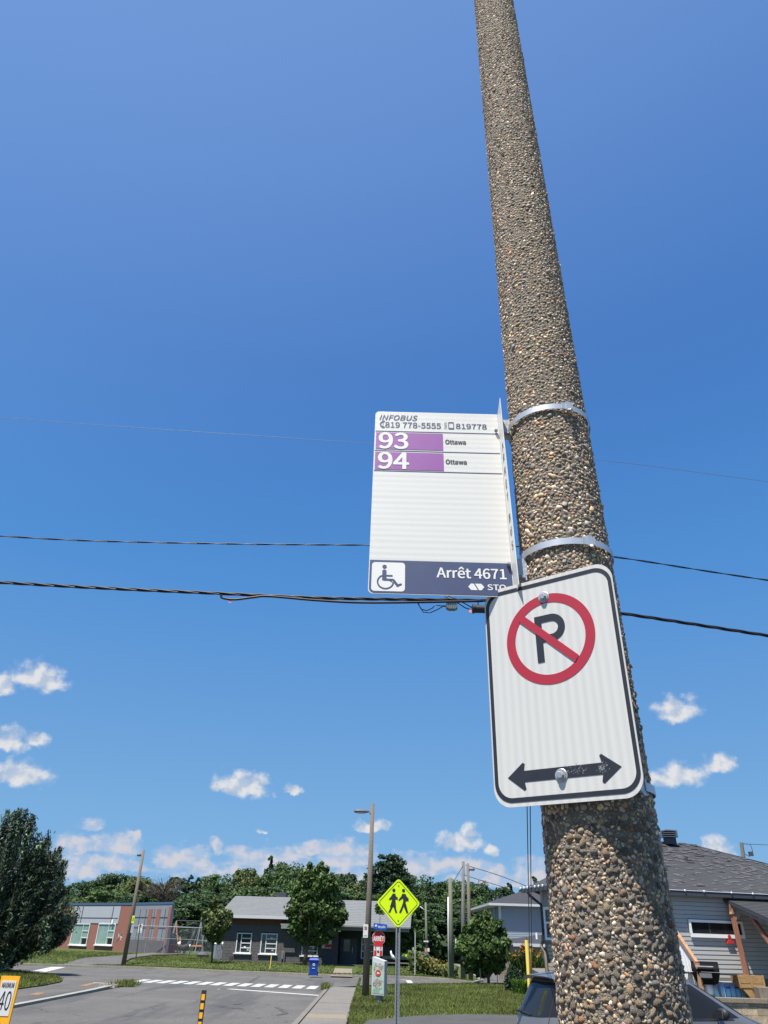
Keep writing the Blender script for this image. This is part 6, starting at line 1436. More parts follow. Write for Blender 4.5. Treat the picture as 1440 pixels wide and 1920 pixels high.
# barbecue
gp = D(1330, 1860, 22.3); gp.z = zcap - 0.03; t = thing('barbecue', 'black barbecue with rounded lid standing behind the dark car', 'barbecue', gp, rotz=R_(-25)); s = 1.0
zl_ = D(1330, 1822, 22.3).z - gp.z; ztop = D(1335, 1803, 22.3).z - gp.z; px_m = 22.3 / 1553
k = MB(); prof = [(math.cos(R_(a_)) * 0.27, math.sin(R_(a_))) for a_ in range(0, 181, 15)]
V = []
for x in (-0.33, 0.33): V += [(x, -c_ , zl_ + s_ * (ztop - zl_)) for c_, s_ in prof]
n = len(prof); k.add(V, [(i, i + 1, n + i + 1, n + i) for i in range(n - 1)] + [tuple(range(n)), tuple(range(2 * n - 1, n - 1, -1)), (0, n, 2 * n - 1, n - 1)]); k.build('lid', 'enamel', t, auto=35)
k = MB(); frustum(k, 0.25, 0.2, 0.34, 0.27, zl_ - 0.28, zl_ - 0.02); k.build('firebox', 'enamel', t); MB().box((0, -0.3, zl_ - 0.08), (0.3, 0.02, 0.1)).build('control_panel', 'lamp_grey', t)
for x in (-0.55, 0.55): MB().box((x, 0, zl_ - 0.04), (0.4, 0.45, 0.035)).build('side_shelf', 'rubber', t)
for x in (-0.28, 0.28):
    for y in (-0.18, 0.18): MB().bar((x, y, 0), (x * 0.8, y, zl_ - 0.25), 0.05).build('leg', 'rubber', t)
MB().tube([(-0.22, -0.3, (zl_ + ztop) / 2), (0.22, -0.3, (zl_ + ztop) / 2)], 0.015, 6).build('handle', 'galv', t)
k = MB(); k.lathe([(0.1, 0), (0.13, 0.05), (0.13, 0.28), (0.05, 0.34)], (0, 0, 0.02), 12); k.build('gas_bottle', 'white', t, smooth=True)
# hot tub
hp_ = D(1377, 1872, 22.2); hp_.z = zcap - 0.03; t = thing('hot_tub', 'blue to turquoise vinyl tub with vertical seams beside the wooden crate', 'hot tub', hp_, rotz=R_(8)); hT = D(1377, 1847, 22.2).z - hp_.z; wT = (D(1411, 1860, 22.2).x - D(1340, 1860, 22.2).x)
k = MB(); k.slab([(x, y + 0.45) for x, y in rrect(wT, 0.9, 0.14, 0, 0, 6)], 0.0, hT); 
MT['tubgrad'] = None
m = bpy.data.materials.new('blue turquoise vinyl'); m.use_nodes = True; N = m.node_tree.nodes; tc = N.new('ShaderNodeTexCoord'); sp = N.new('ShaderNodeSeparateXYZ'); m.node_tree.links.new(tc.outputs['Object'], sp.inputs[0])
cr = N.new('ShaderNodeValToRGB'); cr.color_ramp.elements[0].position = 0.0; cr.color_ramp.elements[0].color = (0.5, 0.85, 0.85, 1); cr.color_ramp.elements[1].position = hT * 0.95; cr.color_ramp.elements[1].color = (0.12, 0.26, 0.68, 1); e_ = cr.color_ramp.elements.new(hT * 0.45); e_.color = (0.26, 0.6, 0.85, 1)
m.node_tree.links.new(sp.outputs[2], cr.inputs[0]); m.node_tree.links.new(cr.outputs[0], N['Principled BSDF'].inputs['Base Color']); N['Principled BSDF'].inputs['Roughness'].default_value = 0.3; MT['tubgrad'] = m
k.build('tub_side', 'tubgrad', t, auto=40)
k = MB(); k.slab([(x, y + 0.45) for x, y in rrect(wT + 0.04, 0.94, 0.15, 0, 0, 6)], hT + 0.001, hT + 0.05); k.build('rim', 'siding_blue', t, auto=40)
for i in range(1, 7): MB().box((-wT / 2 + wT * i / 7, -0.004, hT / 2), (0.012, 0.012, hT)).build('seam', 'tubblue', t)
for (x, z) in ((-0.12, hT * 0.78), (0.12, hT * 0.8)): MB().box((x, -0.008, z), (0.12, 0.012, 0.035)).build('handle', 'navy', t)
# wooden crate and planter
cp = D(1414, 1872, 21.95); cp.z = zcap - 0.03; t = thing('wooden_crate', 'golden wooden crate standing on a tapered leg at the right edge', 'crate', cp); zt = D(1414, 1828, 21.95).z - cp.z; zm = D(1414, 1853, 21.95).z - cp.z; wC = D(1437, 1840, 21.95).x - D(1392, 1840, 21.95).x
for i in range(3): MB().box((0, -0.02, zm + (zt - zm) * (i + 0.5) / 3), (wC, 0.03, (zt - zm) / 3 - 0.012)).build('board', 'deck', t)
for x in (-wC / 2 - 0.0, 0.0, wC / 2): MB().box((x, -0.045, (zm + zt) / 2), (0.05, 0.02, zt - zm)).build('cleat', 'deck', t)
MB().box((0, 0.25, (zm + zt) / 2), (wC, 0.4, (zt - zm) * 0.9)).build('crate_body', 'deck', t)
MB().prism([(-wC * 0.42, zm), (wC * 0.15, zm), (wC * 0.12, 0), (-0.08, 0)], -0.02, 0.2).build('leg', 'deck', t)
cp = D(1434, 1874, 21.8); cp.z = zcap - 0.03; t = thing('planter_basket', 'dark woven planter basket at the right frame edge under the crate', 'planter', cp); MB().box((0.05, 0, 0.13), (0.45, 0.35, 0.26), taper=1.1).build('basket', 'wood_grey', t)

# utility pole far behind the house roof
t = thing('utility_pole', 'pale concrete pole top with dangling wire beyond the right house roof', 'utility pole', (0, 0, 0)); pb_ = D(1399, 1640, 60); pt_ = D(1390, 1580, 60); t.location = (pb_.x, 60, 0.1)
MB().tube([(0.4, 0, 0), pb_ - t.location, pt_ - t.location], [0.2, 0.17, 0.14], 8).build('shaft', 'concrete', t)
q = lambda x, y: D(x, y, 60) - t.location
MB().tube([q(1391, 1582), q(1407, 1583), q(1411, 1595), q(1405, 1606), q(1398, 1602)], 0.03, 5).build('jumper_wire', 'dark_metal', t); MB().tube([q(1391, 1582), q(1480, 1586)], 0.02, 4).build('line_wire', 'dark_metal', t)
MB().box(q(1408, 1601), (0.3, 0.2, 0.3)).build('cutout', 'dark_metal', t)

# ================================================================== BLUE-GREY HOUSE further back
YH = 74.0; q = D(938, 1750, YH); h2 = thing('two_storey_house', 'blue-grey two-storey house with dark hipped roof behind the round young tree', 'house', (q.x, YH, 0.0))
ze2 = D(940, 1696, YH - 0.7).z; wH = 9.5; dH = 15
k = MB(); wallbox(k, 0.012, wH, -0.2, ze2, 0.012, dH); k.build('wall', 'tanwall', h2)
lap = MB(); z = 0.0
while z < ze2:
    lap.add([(0, -0.012, z), (wH, -0.012, z), (wH, 0.002, z + 0.15), (0, 0.002, z + 0.15), (0, 0.01, z), (wH, 0.01, z)], [(0, 1, 2, 3), (4, 5, 1, 0)]); lap.add([(-0.012, 0, z), (-0.012, dH, z), (0.002, dH, z + 0.15), (0.002, 0, z + 0.15), (0.01, 0, z), (0.01, dH, z)], [(1, 0, 3, 2), (5, 4, 0, 1)]); z += 0.15
tag(lap.build('siding_boards', 'siding_blue', h2), kind='stuff')
for (x, y) in ((-0.03, -0.03), (-0.03, 2.8), (-0.03, 5.2), (-0.03, 9.5)):
    k = MB(); wallbox(k, x - 0.02, x + 0.2 if y < 0 else x + 0.035, 0.0, ze2, y, y + (0.2 if y < 0 else 0.35)); k.build('white_trim', 'fascia_w', h2)
k = MB(); wallbox(k, -0.035, -0.014, 2.9, 4.2, 3.3, 5.1); k.build('window', 'glass_win', h2)
ov = 0.72; ap = D(998, 1664, YH + 7); apx = ap.x - q.x; apz = ap.z
def hip(b, x0, x1, y0, y1, ze, xr0, yr0, xr1, yr1, zr):
    b.add([(x0, y0, ze), (x1, y0, ze), (x1, y1, ze), (x0, y1, ze), (xr0, yr0, zr), (xr1, yr1, zr)], [(0, 1, 5, 4) if False else (0, 1, 4), (1, 2, 5, 4), (2, 3, 5), (3, 0, 4, 5)])
k = MB(); hip(k, -ov - 0.3, wH + ov, -ov, dH + ov, ze2 + 0.12, apx, 7 - 1.5, apx + 0.3, 9.5, apz); k.build('roof', 'roof_char', h2)
k = MB(); k.slab([(-ov - 0.3, -ov), (wH + ov, -ov), (wH + ov, dH + ov), (-ov - 0.3, dH + ov)], ze2 - 0.08, ze2 + 0.11); k.build('fascia', 'fascia_w', h2)
k = MB(); k.box((apx + 0.1, 5.2, apz + 0.2), (0.5, 0.5, 0.5)); k.build('roof_vent', 'slate', h2)
k = MB(); k.box((apx + 2.2, 6, apz + 0.15), (0.6, 0.6, 0.7)); k.build('roof_vent', 'slate', h2)
# garage wing
Yg = 60; g0 = D(966, 1772, Yg); g1_ = D(1030, 1773, Yg)
k = MB(); x0 = g0.x - q.x; x1 = g1_.x - q.x + 2; yg = Yg - YH; wallbox(k, x0 + 0.3, x1, -0.3, g0.z, yg + 0.4, 0.0); k.build('garage_wall', 'tanwall', h2)
k = MB(); k.add([(x0 - 0.1, yg, g0.z + 0.1), (x1 + 2, yg, g0.z + 0.1), (x1 + 2, yg + 6, g0.z + 0.75), (x0 + 3, yg + 6, g0.z + 0.75), (x0 - 0.1, 0, g0.z + 0.1)], [(0, 1, 2, 3), (0, 3, 4)]); k.build('garage_roof', 'roof_char', h2)
k = MB(); wallbox(k, x0 - 0.15, x1 + 2, g0.z - 0.08, g0.z + 0.12, yg - 0.08, yg + 0.0); k.build('garage_fascia', 'fascia_w', h2)
k = MB(); wallbox(k, x0 + 1.2, x0 + 3.2, 0, g0.z - 0.5, yg + 0.34, yg + 0.39); k.build('garage_door', 'fascia_w', h2)
k = MB(); k.tube([(x0 + 2.2, yg + 3, g0.z + 0.3), (x0 + 2.2, yg + 3, g0.z + 0.85)], 0.08, 6); k.build('roof_pipe', 'white', h2)
fn = D(942, 1816, 58); t = thing('low_fence', 'low dark brown board fence behind the round young tree', 'fence', (fn.x, 58, 0)); hz = D(942, 1802, 58).z
for i in range(8): MB().box((i * 0.17 - 0.2, 0, hz / 2), (0.15, 0.03, hz)).build('board', 'wood_grey', t)

# ================================================================== CAR
car = thing('parked_car', 'dark grey hatchback parked behind the pebble pole, tail to the left', 'car', (2.49, 13.86, 0.105), rotz=R_(15))
def zkeys(z, T):
    for i in range(len(T) - 1):
        if z <= T[i + 1][0]:
            t = (z - T[i][0]) / (T[i + 1][0] - T[i][0]); t = max(0, t); return [a + (b - a) * t for a, b in zip(T[i][1:], T[i + 1][1:])]
    return list(T[-1][1:])
# z: rear x, front x, half width, exponent
CT = [(0.18, 0.12, 4.45, 0.80, 5), (0.35, 0.0, 4.62, 0.86, 5), (0.6, -0.02, 4.62, 0.875, 5), (0.8, 0.0, 4.55, 0.875, 4.8), (0.9, 0.03, 4.4, 0.87, 4.6), (1.0, 0.07, 4.1, 0.865, 4.6), (1.1, 0.11, 3.78, 0.85, 4.6), (1.2, 0.17, 3.58, 0.82, 4.6), (1.35, 0.25, 3.3, 0.775, 4.6), (1.48, 0.32, 3.05, 0.735, 4.6), (1.56, 0.38, 2.88, 0.705, 4.6), (1.62, 0.5, 2.72, 0.65, 4.4), (1.66, 0.8, 2.45, 0.54, 4), (1.685, 1.15, 2.1, 0.35, 3.5), (1.692, 1.5, 1.9, 0.15, 3)]
NS_ = 96
def slice_pt(z, th):
    xr, xf, w, e = zkeys(z, CT); xc, hx = (xr + xf) / 2, (xf - xr) / 2; c, s = math.cos(th), math.sin(th)
    return Vector((xc + hx * math.copysign(abs(c) ** (2 / e), c), w * math.copysign(abs(s) ** (2 / e), s), z))
def car_side_y(x, z):
    xr, xf, w, e = zkeys(z, CT); u = min(0.9999, abs((x - (xr + xf) / 2) / ((xf - xr) / 2))); return w * (1 - u ** e) ** (1 / e)
def car_rear_x(y, z):
    xr, xf, w, e = zkeys(z, CT); u = min(0.9999, abs(y) / w); return (xr + xf) / 2 - (xf - xr) / 2 * (1 - u ** e) ** (1 / e)
def car_front_x(y, z):
    xr, xf, w, e = zkeys(z, CT); u = min(0.9999, abs(y) / w); return (xr + xf) / 2 + (xf - xr) / 2 * (1 - u ** e) ** (1 / e)
zs_ = [0.18, 0.22, 0.28, 0.35, 0.45, 0.6, 0.7, 0.8, 0.86, 0.9, 0.95, 1.0, 1.05, 1.1, 1.15, 1.2, 1.27, 1.35, 1.42, 1.48, 1.52, 1.56, 1.59, 1.62, 1.64, 1.66, 1.675, 1.685, 1.692]
k = MB()
for z in zs_:
    for i in range(NS_): k.v.append(tuple(slice_pt(z, 2 * math.pi * i / NS_)))
for j in range(len(zs_) - 1):
    for i in range(NS_): k.f.append((j * NS_ + i, j * NS_ + (i + 1) % NS_, (j + 1) * NS_ + (i + 1) % NS_, (j + 1) * NS_ + i))
k.f.append(tuple((len(zs_) - 1) * NS_ + i for i in range(NS_))); k.f.append(tuple(range(NS_ - 1, -1, -1)))
body = k.build('body', 'carpaint', car, smooth=True)
def patch(fn, n=14, m_=8):
    k = MB()
    for j in range(m_ + 1):
        for i in range(n + 1): k.v.append(tuple(fn(i / n, j / m_)))
    for j in range(m_):
        for i in range(n): k.f.append((j * (n + 1) + i, j * (n + 1) + i + 1, (j + 1) * (n + 1) + i + 1, (j + 1) * (n + 1) + i))
    return k
def side_patch(xa0, xb0, z0, xa1, xb1, z1, off, sgn=-1, bow=0.0):
    def fn(u, v):
        z = z0 + (z1 - z0) * v + bow * math.sin(math.pi * u) * v; xa = xa0 + (xa1 - xa0) * v; xb = xb0 + (xb1 - xb0) * v; x = xa + (xb - xa) * u
        return (x, sgn * (car_side_y(x, z) + off), z)
    return patch(fn)
# tailgate glass, wrap-round rear quarter, side glass, pillars
def rear_fn(u, v):
    z = 1.055 + (1.52 - 1.055) * v; hw = (0.765 - 0.12 * v); y = -hw + 2 * hw * u; z2 = z - 0.05 * (1 - v) * math.cos((u - 0.5) * math.pi) + 0.05 * (1 - v); return (car_rear_x(y, z2) - 0.006, y, z2)
patch(rear_fn, 24, 8).build('tailgate_glass', 'glass', car, smooth=True)
for sg_ in (-1, 1):
    def rq(u, v, sg_=sg_):
        z = 1.09 + (1.52 - 1.09) * v; a0 = math.radians(180 - 24.0 + 6 * v) ; a1 = math.radians(180 - 64)
        th = a0 + (a1 - a0) * u; th = th if sg_ > 0 else -th
        z = z + (0.13 * max(0, u - 0.55)) * (1 - v); p = slice_pt(z, th); c = Vector(((0.37 + 2.5) / 2, 0, z)); d = (p - c); d.z = 0; return tuple(p + d.normalized() * 0.006)
    patch(rq, 12, 6).build('rear_quarter_glass', 'glass', car, smooth=True)
    side_patch(0.95, 1.75, 1.10, 1.05, 1.75, 1.54, 0.005, sg_).build('side_window', 'glass', car, smooth=True)
    side_patch(1.83, 3.42, 1.10, 1.83, 2.68, 1.54, 0.005, sg_).build('side_window', 'glass', car, smooth=True)
    side_patch(1.75, 1.83, 1.10, 1.75, 1.83, 1.54, 0.006, sg_).build('pillar_trim', 'rubber', car, smooth=True)
    side_patch(0.9, 3.3, 1.075, 0.9, 3.25, 1.098, 0.008, sg_).build('belt_moulding', 'rubber', car, smooth=True)
    for xd in (0.92, 1.79, 2.95):
        side_patch(xd - 0.006, xd + 0.006, 0.35, xd - 0.006, xd + 0.006, 1.08, 0.002, sg_).build('door_gap', 'rubber', car)
    for xd in (1.62, 2.75): MB().box((xd, sg_ * (car_side_y(xd, 0.95) + 0.02), 0.95), (0.18, 0.03, 0.025)).build('door_handle', 'carpaint', car)
    for xw in (0.85, 3.65):
        wl_ = MB(); wl_.lathe([(0.2, -0.11), (0.31, -0.10), (0.32, 0), (0.31, 0.10), (0.2, 0.11)], (xw, sg_ * 0.78, 0.215 + 0.1), 28, Matrix.Rotation(R_(90), 3, 'X')); wl_ = wl_.build('tyre', 'rubber', car, auto=40)
        MB().lathe([(0.2, 0), (0.21, 0.01), (0.05, 0.03)], (xw, sg_ * 0.885, 0.315), 20, Matrix.Rotation(R_(90) * (1 if sg_ < 0 else -1), 3, 'X')).build('rim', 'galv', wl_)
    # tail and head lamps, mirrors
    def tl(u, v, sg_=sg_):
        z = 0.62 + 0.26 * v; th = math.radians(180 - 10 - 22 * u); th = th if sg_ > 0 else -th; p = slice_pt(z, th); d = Vector((p.x - 2, p.y, 0)).normalized(); return tuple(p + d * 0.008)
    patch(tl, 8, 5).build('tail_lamp', 'tail', car, smooth=True)
    def hl(u, v, sg_=sg_):
        z = 0.66 + 0.12 * v; th = math.radians(14 + 20 * u); th = th if sg_ > 0 else -th; p = slice_pt(z, th); d = Vector((p.x - 2.5, p.y, 0)).normalized(); return tuple(p + d * 0.008)
    patch(hl, 8, 4).build('head_lamp', 'chrome', car, smooth=True)
    mr_ = MB(); yb = car_side_y(3.0, 1.12)
    mr_.tube([(3.0, sg_ * (yb - 0.03), 1.12), (3.0, sg_ * (yb + 0.06), 1.13)], 0.03, 6)
    prof = [(0.02, 0.3), (0.07, 0.8), (0.13, 1.0), (0.2, 0.95), (0.25, 0.6)]; rings = []
    for (dy, sc__) in prof: rings += [(2.98 + 0.065 * sc__ * math.cos(a_ * math.pi / 5), sg_ * (yb + dy), 1.165 + 0.085 * sc__ * math.sin(a_ * math.pi / 5)) for a_ in range(10)]
    mr_.add(rings, [(i * 10 + j, i * 10 + (j + 1) % 10, (i + 1) * 10 + (j + 1) % 10, (i + 1) * 10 + j) for i in range(4) for j in range(10)] + [tuple(range(10)), tuple(40 + j for j in range(10))]); mo = mr_.build('wing_mirror', 'rubber', car, smooth=True)
    MB().box((2.905, sg_ * (yb + 0.14), 1.165), (0.006, 0.17, 0.11)).build('mirror_glass', 'chrome', mo)
def ws(u, v):
    z = 1.13 + (1.59 - 1.13) * v; hw = 0.68 - 0.1 * v; y = -hw + 2 * hw * u; return (car_front_x(y, z) + 0.006, y, z)
patch(ws, 20, 8).build('windscreen', 'glass', car, smooth=True)
# roof spoiler, aerial base, wiper, badge marks
def sp_top(u, v):
    y = -0.66 + 1.32 * u; e3_ = abs(2 * u - 1) ** 4; x = 0.62 - 0.30 * v - 0.09 * v * (1 - (2 * u - 1) ** 2); z = 1.640 - 0.05 * v - 0.065 * e3_; return (x, y, z + 0.012)
def sp_bot(u, v):
    p = sp_top(u, v); return (p[0] + 0.02, p[1], p[2] - 0.006 - 0.016 * v)
a_ = patch(sp_top, 20, 4); b__ = patch(sp_bot, 20, 4); a_.add(b__.v, b__.f)
n1_ = 21; a_.add([sp_top(i / 20, 1) for i in range(21)] + [sp_bot(i / 20, 1) for i in range(21)], [(i, i + 1, 22 + i, 21 + i) for i in range(20)]); a_.build('spoiler', 'carpaint', car, smooth=False, auto=50)
MB().bar((car_rear_x(0.3, 1.1) - 0.03, 0.5, 1.10), (car_rear_x(0, 1.12) - 0.03, -0.05, 1.075), 0.03, 0.02).build('wiper', 'rubber', car)
bd_ = MB()
for i, y in enumerate((-0.30, -0.335, -0.37, -0.405)): bd_.box((car_rear_x(y, 0.93) - 0.008, y, 0.93), (0.008, 0.022, 0.035 + 0.01 * (i % 2)))
bd_.build('badge_letters', 'chrome', car)
MB().lathe([(0.05, 0), (0.045, 0.008)], (car_rear_x(0.3, 0.95) - 0.004, 0.42, 0.96), 16, Matrix.Rotation(R_(-90), 3, 'Y')).build('badge', 'chrome', car)
k = MB(); k.box((car_rear_x(0, 0.8) - 0.01, 0, 0.80), (0.012, 0.5, 0.13)); k.build('number_plate', 'sheet_white', car)
def seam(u, v):
    z = 0.55 + (1.56 - 0.55) * v; th = -math.radians(180 - 21.0 - u * 0.6); p = slice_pt(z, th); d = Vector((p.x - 1.6, p.y, 0)).normalized(); return tuple(p + d * 0.0085)
patch(seam, 1, 16).build('tailgate_gap', 'chrome' if False else 'rubber', car)

# ================================================================== TREES
def tree(label, base, top_z, radius, crown, m=None, z0=0.12, trunk=True, name='tree', cat='tree', group=None, r=0.14, rot=None, tname='trunk', trunkmesh=None):
    H_ = top_z - base.z; t = thing(name, label, cat, base, rotz=rot if rot is not None else random.random() * 6.28, group=group)
    c = link('crown', crown, t); zb = H_ * z0; c.location = (0, 0, zb); c.scale = (radius * 2, radius * 2, H_ - zb)
    if trunk: tk = link(tname, trunkmesh or TRK, t); tk.scale = (r / 0.14, r / 0.14, H_ * 0.85)
    return t
tb_ = MB(); tb_.tube([(0, 0, -0.02), (0.01, 0.02, 0.3), (-0.02, 0.0, 0.6), (0, 0, 1)], [0.14, 0.11, 0.08, 0.03], 8)
for i in range(6):
    a_ = 2.4 * i; z = 0.25 + 0.1 * i; tb_.tube([(0, 0, z), (1.0 * math.cos(a_), 1.0 * math.sin(a_), z + 0.12)], [0.05, 0.02], 5)
TRK = tb_.mesh('trunk', 'bark', smooth=True)
CR = {}
for i in range(3): CR['r%d' % i] = crown_mesh('crown', 'leaf_mid', 'round', 12000, 0.0195, 120, 0.115)
for i in range(2): CR['d%d' % i] = crown_mesh('crown', 'leaf_dark', 'round', 12000, 0.019, 120, 0.11)
for i in range(2): CR['o%d' % i] = crown_mesh('crown', 'leaf_olive', 'tall', 11000, 0.0195, 110, 0.10)
for i in range(2): CR['t%d' % i] = crown_mesh('crown', 'leaf_dark', 'tall', 11000, 0.019, 110, 0.10)
for i in range(2): CR['c%d' % i] = crown_mesh('crown', 'needle', 'cone', 7500, 0.021, 130, 0.11)
# bare, twiggy crown
tw = MB()
for i in range(170):
    a_ = random.random() * 6.28; z = random.uniform(0.05, 0.8); L = 0.45 * (1 - 0.5 * z); zz = z + random.uniform(0.1, 0.3)
    p0 = Vector((0, 0, z)); p1 = Vector((L * math.cos(a_) * random.uniform(.5, 1), L * math.sin(a_) * random.uniform(.5, 1), min(1, zz))); tw.bar(p0, p1, 0.006, 0.006)
    for j in range(3): q_ = p0.lerp(p1, random.uniform(.3, .95)); tw.bar(q_, q_ + Vector((random.gauss(0, .08), random.gauss(0, .08), random.uniform(.02, .12))), 0.003, 0.003)
CR['bare'] = tw.mesh('crown', 'twig')
zones = {
 'school': ('{} tree in the wood behind the red brick school', 'trees behind the brick school'),
 'middle': ('{} tree in the wood behind the grey block building', 'trees behind the grey building'),
 'right': ('{} tree in the wood right of the school crossing sign', 'trees right of the crossing sign'),
}
KIND = {'r': 'mid-green broadleaf', 'd': 'dark broadleaf', 'o': 'olive-green upright', 't': 'tall dark narrow', 'c': 'dark conical evergreen'}
LANDMARKS = [(60, 'the big left tree'), (135, 'the brick school end'), (190, 'the school windows'), (258, 'the leaning street lamp'), (318, 'the playground fence'), (365, 'the gap beside the playground'), (405, 'the slim young tree'), (447, 'the pale roof end'), (495, 'the grey building windows'),
             (545, 'the left flank of the maple'), (600, 'the maple'), (645, 'the pale roof'), (695, 'the centre street lamp'), (745, 'the school crossing sign'), (792, 'the slim wooden pole'), (843, 'the greenish utility pole'), (875, 'the brown street lamp'), (908, 'the round young tree'), (945, 'the blue-grey house eave'), (985, 'the guy wires'), (1035, 'the pebble pole'), (1300, 'the roof of the sided house')]
def wood(px, py, Y, rad, key, zone):
    b = D(px, 1790, Y); b.z = 0.3 if px < 700 else 0.0; top = D(px, py, Y).z; lab, grp = zones[zone]; k0 = KIND[key[0]]
    lm = min(LANDMARKS, key=lambda q: abs(q[0] - px))[1].replace('both schools', 'the two buildings')
    tree('%s tree, %s row of the wood, behind %s' % (k0, 'front' if Y < 113 else 'back', lm), b, top, rad, CR[key], z0=0.02, group='wood trees, ' + k0, name='conifer_tree' if key[0] == 'c' else 'broadleaf_tree', r=0.2)
W1 = [(60, 1668, 128, 5, 't0'), (100, 1660, 130, 3.5, 'c0'), (124, 1655, 130, 5, 'd1'), (148, 1652, 126, 4.5, 't0'), (163, 1645, 132, 4, 't1'), (185, 1650, 128, 3.2, 'c1'), (208, 1641, 130, 6, 'd0'), (232, 1650, 126, 5, 'o0'), (258, 1662, 134, 6, 'r2'), (300, 1645, 132, 3.2, 'c0'),
      (180, 1672, 118, 6, 'r0'), (228, 1678, 118, 6, 'd0'), (140, 1682, 122, 6, 'o1'), (80, 1680, 122, 7, 'd1')]
for a_ in W1: wood(*a_, 'school')
W2 = [(318, 1648, 128, 5, 't0'), (336, 1640, 130, 3.4, 'c0'), (352, 1646, 124, 3.0, 'c1'), (374, 1650, 130, 4, 't1'), (396, 1645, 128, 5, 'r1'), (424, 1646, 126, 3.2, 'c0'), (446, 1634, 128, 4.5, 'o0'), (466, 1648, 130, 5, 'd0'), (490, 1606, 126, 3.6, 'c1'), (506, 1640, 120, 4, 'r2'),
      (527, 1624, 126, 5, 'r0'), (548, 1632, 130, 5, 'o1'), (562, 1640, 122, 5, 'd1'), (632, 1640, 130, 6, 'd0'), (655, 1648, 124, 3.4, 'c0'), (678, 1660, 120, 6, 'o0'), (705, 1668, 124, 6, 'd1'), (740, 1664, 126, 6, 'd0'),
      (340, 1690, 104, 5, 'd0'), (362, 1672, 106, 5, 't1'), (385, 1680, 104, 5, 'd1'), (410, 1676, 106, 5, 'd0'), (325, 1700, 108, 4, 'r0'), (440, 1668, 108, 5, 'r1'), (470, 1672, 108, 5, 'd1'), (510, 1666, 108, 5, 'd0'), (545, 1664, 108, 5, 'r2'), (640, 1676, 108, 6, 'd0'), (672, 1680, 108, 6, 'r0'), (600, 1660, 110, 6, 'd1')]
for a_ in W2: wood(*a_, 'middle')
W3 = [(768, 1655, 118, 5, 'd0'), (782, 1648, 122, 5, 'r1'), (806, 1654, 116, 3.0, 'c0'), (832, 1658, 118, 4.5, 't0'), (852, 1655, 124, 4, 'c1'), (868, 1657, 118, 5, 'r0'), (890, 1655, 124, 4, 'c0'), (904, 1658, 120, 4, 't1'), (919, 1662, 124, 2.6, 'c1'), (941, 1666, 128, 4, 'd0'), (962, 1656, 128, 4.2, 'c0'), (984, 1668, 128, 3, 'c1'), (1012, 1644, 120, 4.0, 'c0'), (1034, 1654, 126, 4, 'c1'), (1052, 1660, 126, 5, 'd0'), (937, 1664, 126, 1.8, 'c0'),
      (765, 1700, 98, 5, 'd0'), (790, 1706, 100, 5, 'd1'), (815, 1700, 99, 5, 't0'), (840, 1696, 102, 5, 'd0'), (866, 1700, 100, 5, 'd1'), (890, 1704, 100, 5, 't1'), (915, 1712, 104, 5, 'd0'), (940, 1720, 104, 5, 'd1'), (880, 1690, 110, 5, 'r1'), (1290, 1700, 140, 9, 'd0'), (1420, 1690, 150, 9, 'r0'), (1360, 1700, 150, 9, 'd1')]
for a_ in W3: wood(*a_, 'right')
# far trees that close the horizon outside and at the left
for i in range(16):
    x = -200 + i * 14 - (0 if i < 10 else 0); 
    if i < 10: tree('far dark broadleaf tree on the horizon left of the brick school', Vector((-75 - i * 13, 118 + 3 * (i % 3), 0.3)), 11 + (i * 7 % 5), 8, CR['d%d' % (i % 2)], z0=0.02, group='far trees left of the school', name='broadleaf_tree')
b = D(288, 1790, 124); b.z = 0.3
tree('bare twiggy grey-brown tree top behind the brick school roof', b, D(288, 1648, 124).z, 6, CR['bare'], z0=0.3, name='bare_tree')
b = D(270, 1790, 127); b.z = 0.3; tree('second bare twiggy tree behind the leaning street lamp', b, D(268, 1656, 127).z, 5, CR['bare'], z0=0.3, name='bare_tree')
# tall pine behind the crossing sign: tiers of flat boughs
pn = D(722, 1790, 112); pn.z = 0.2; ptop = D(726, 1605, 112).z - 0.2
t = thing('pine_tree', 'tall irregular pine rising above the wood just left of the crossing sign', 'tree', pn); MB().tube([(0, 0, 0), (0, 0, ptop * 0.97)], [0.4, 0.08], 8).build('trunk', 'bark', t)
C_ = []; 
def bough(z, a_, L, n, up=0.06):
    for q_ in range(n):
        u = random.random() ** 0.6; r_ = L * u; C_.append((r_ * math.cos(a_) + random.gauss(0, 0.12 + 0.16 * u), r_ * math.sin(a_) + random.gauss(0, 0.12 + 0.16 * u), z + up * r_ - 0.06 * r_ * r_ * 0.5 + random.gauss(0, 0.14)))
pxm = 112 / 1553
for (yy, xl, xr_) in ((1608, -2, 22), (1616, 4, 34), (1622, -18, 30), (1630, -34, 20), (1634, -10, 40), (1642, -40, 44), (1650, -44, 52), (1660, -42, 52), (1672, -46, 50), (1684, -48, 52), (1700, -50, 52), (1720, -50, 50)):
    z = D(724, yy, 112).z - 0.2
    for s_, L in ((-1, -xl * pxm), (1, xr_ * pxm)):
        if L < 0.5: continue
        for aa in (-0.5, 0, 0.5): bough(z + random.gauss(0, .15), (math.pi if s_ < 0 else 0) + aa + random.gauss(0, .1), L, int(60 + 60 * L), 0.05)
    for aa in range(3): bough(z, random.random() * 6.28, max(1.0, abs(xl) * pxm * 0.7), 70)
V, F, T = leaves(np.array(C_), 0.17, None, 0.35); link('crown', fast_mesh('crown', V, F, 'needle', T * 1.25), t)

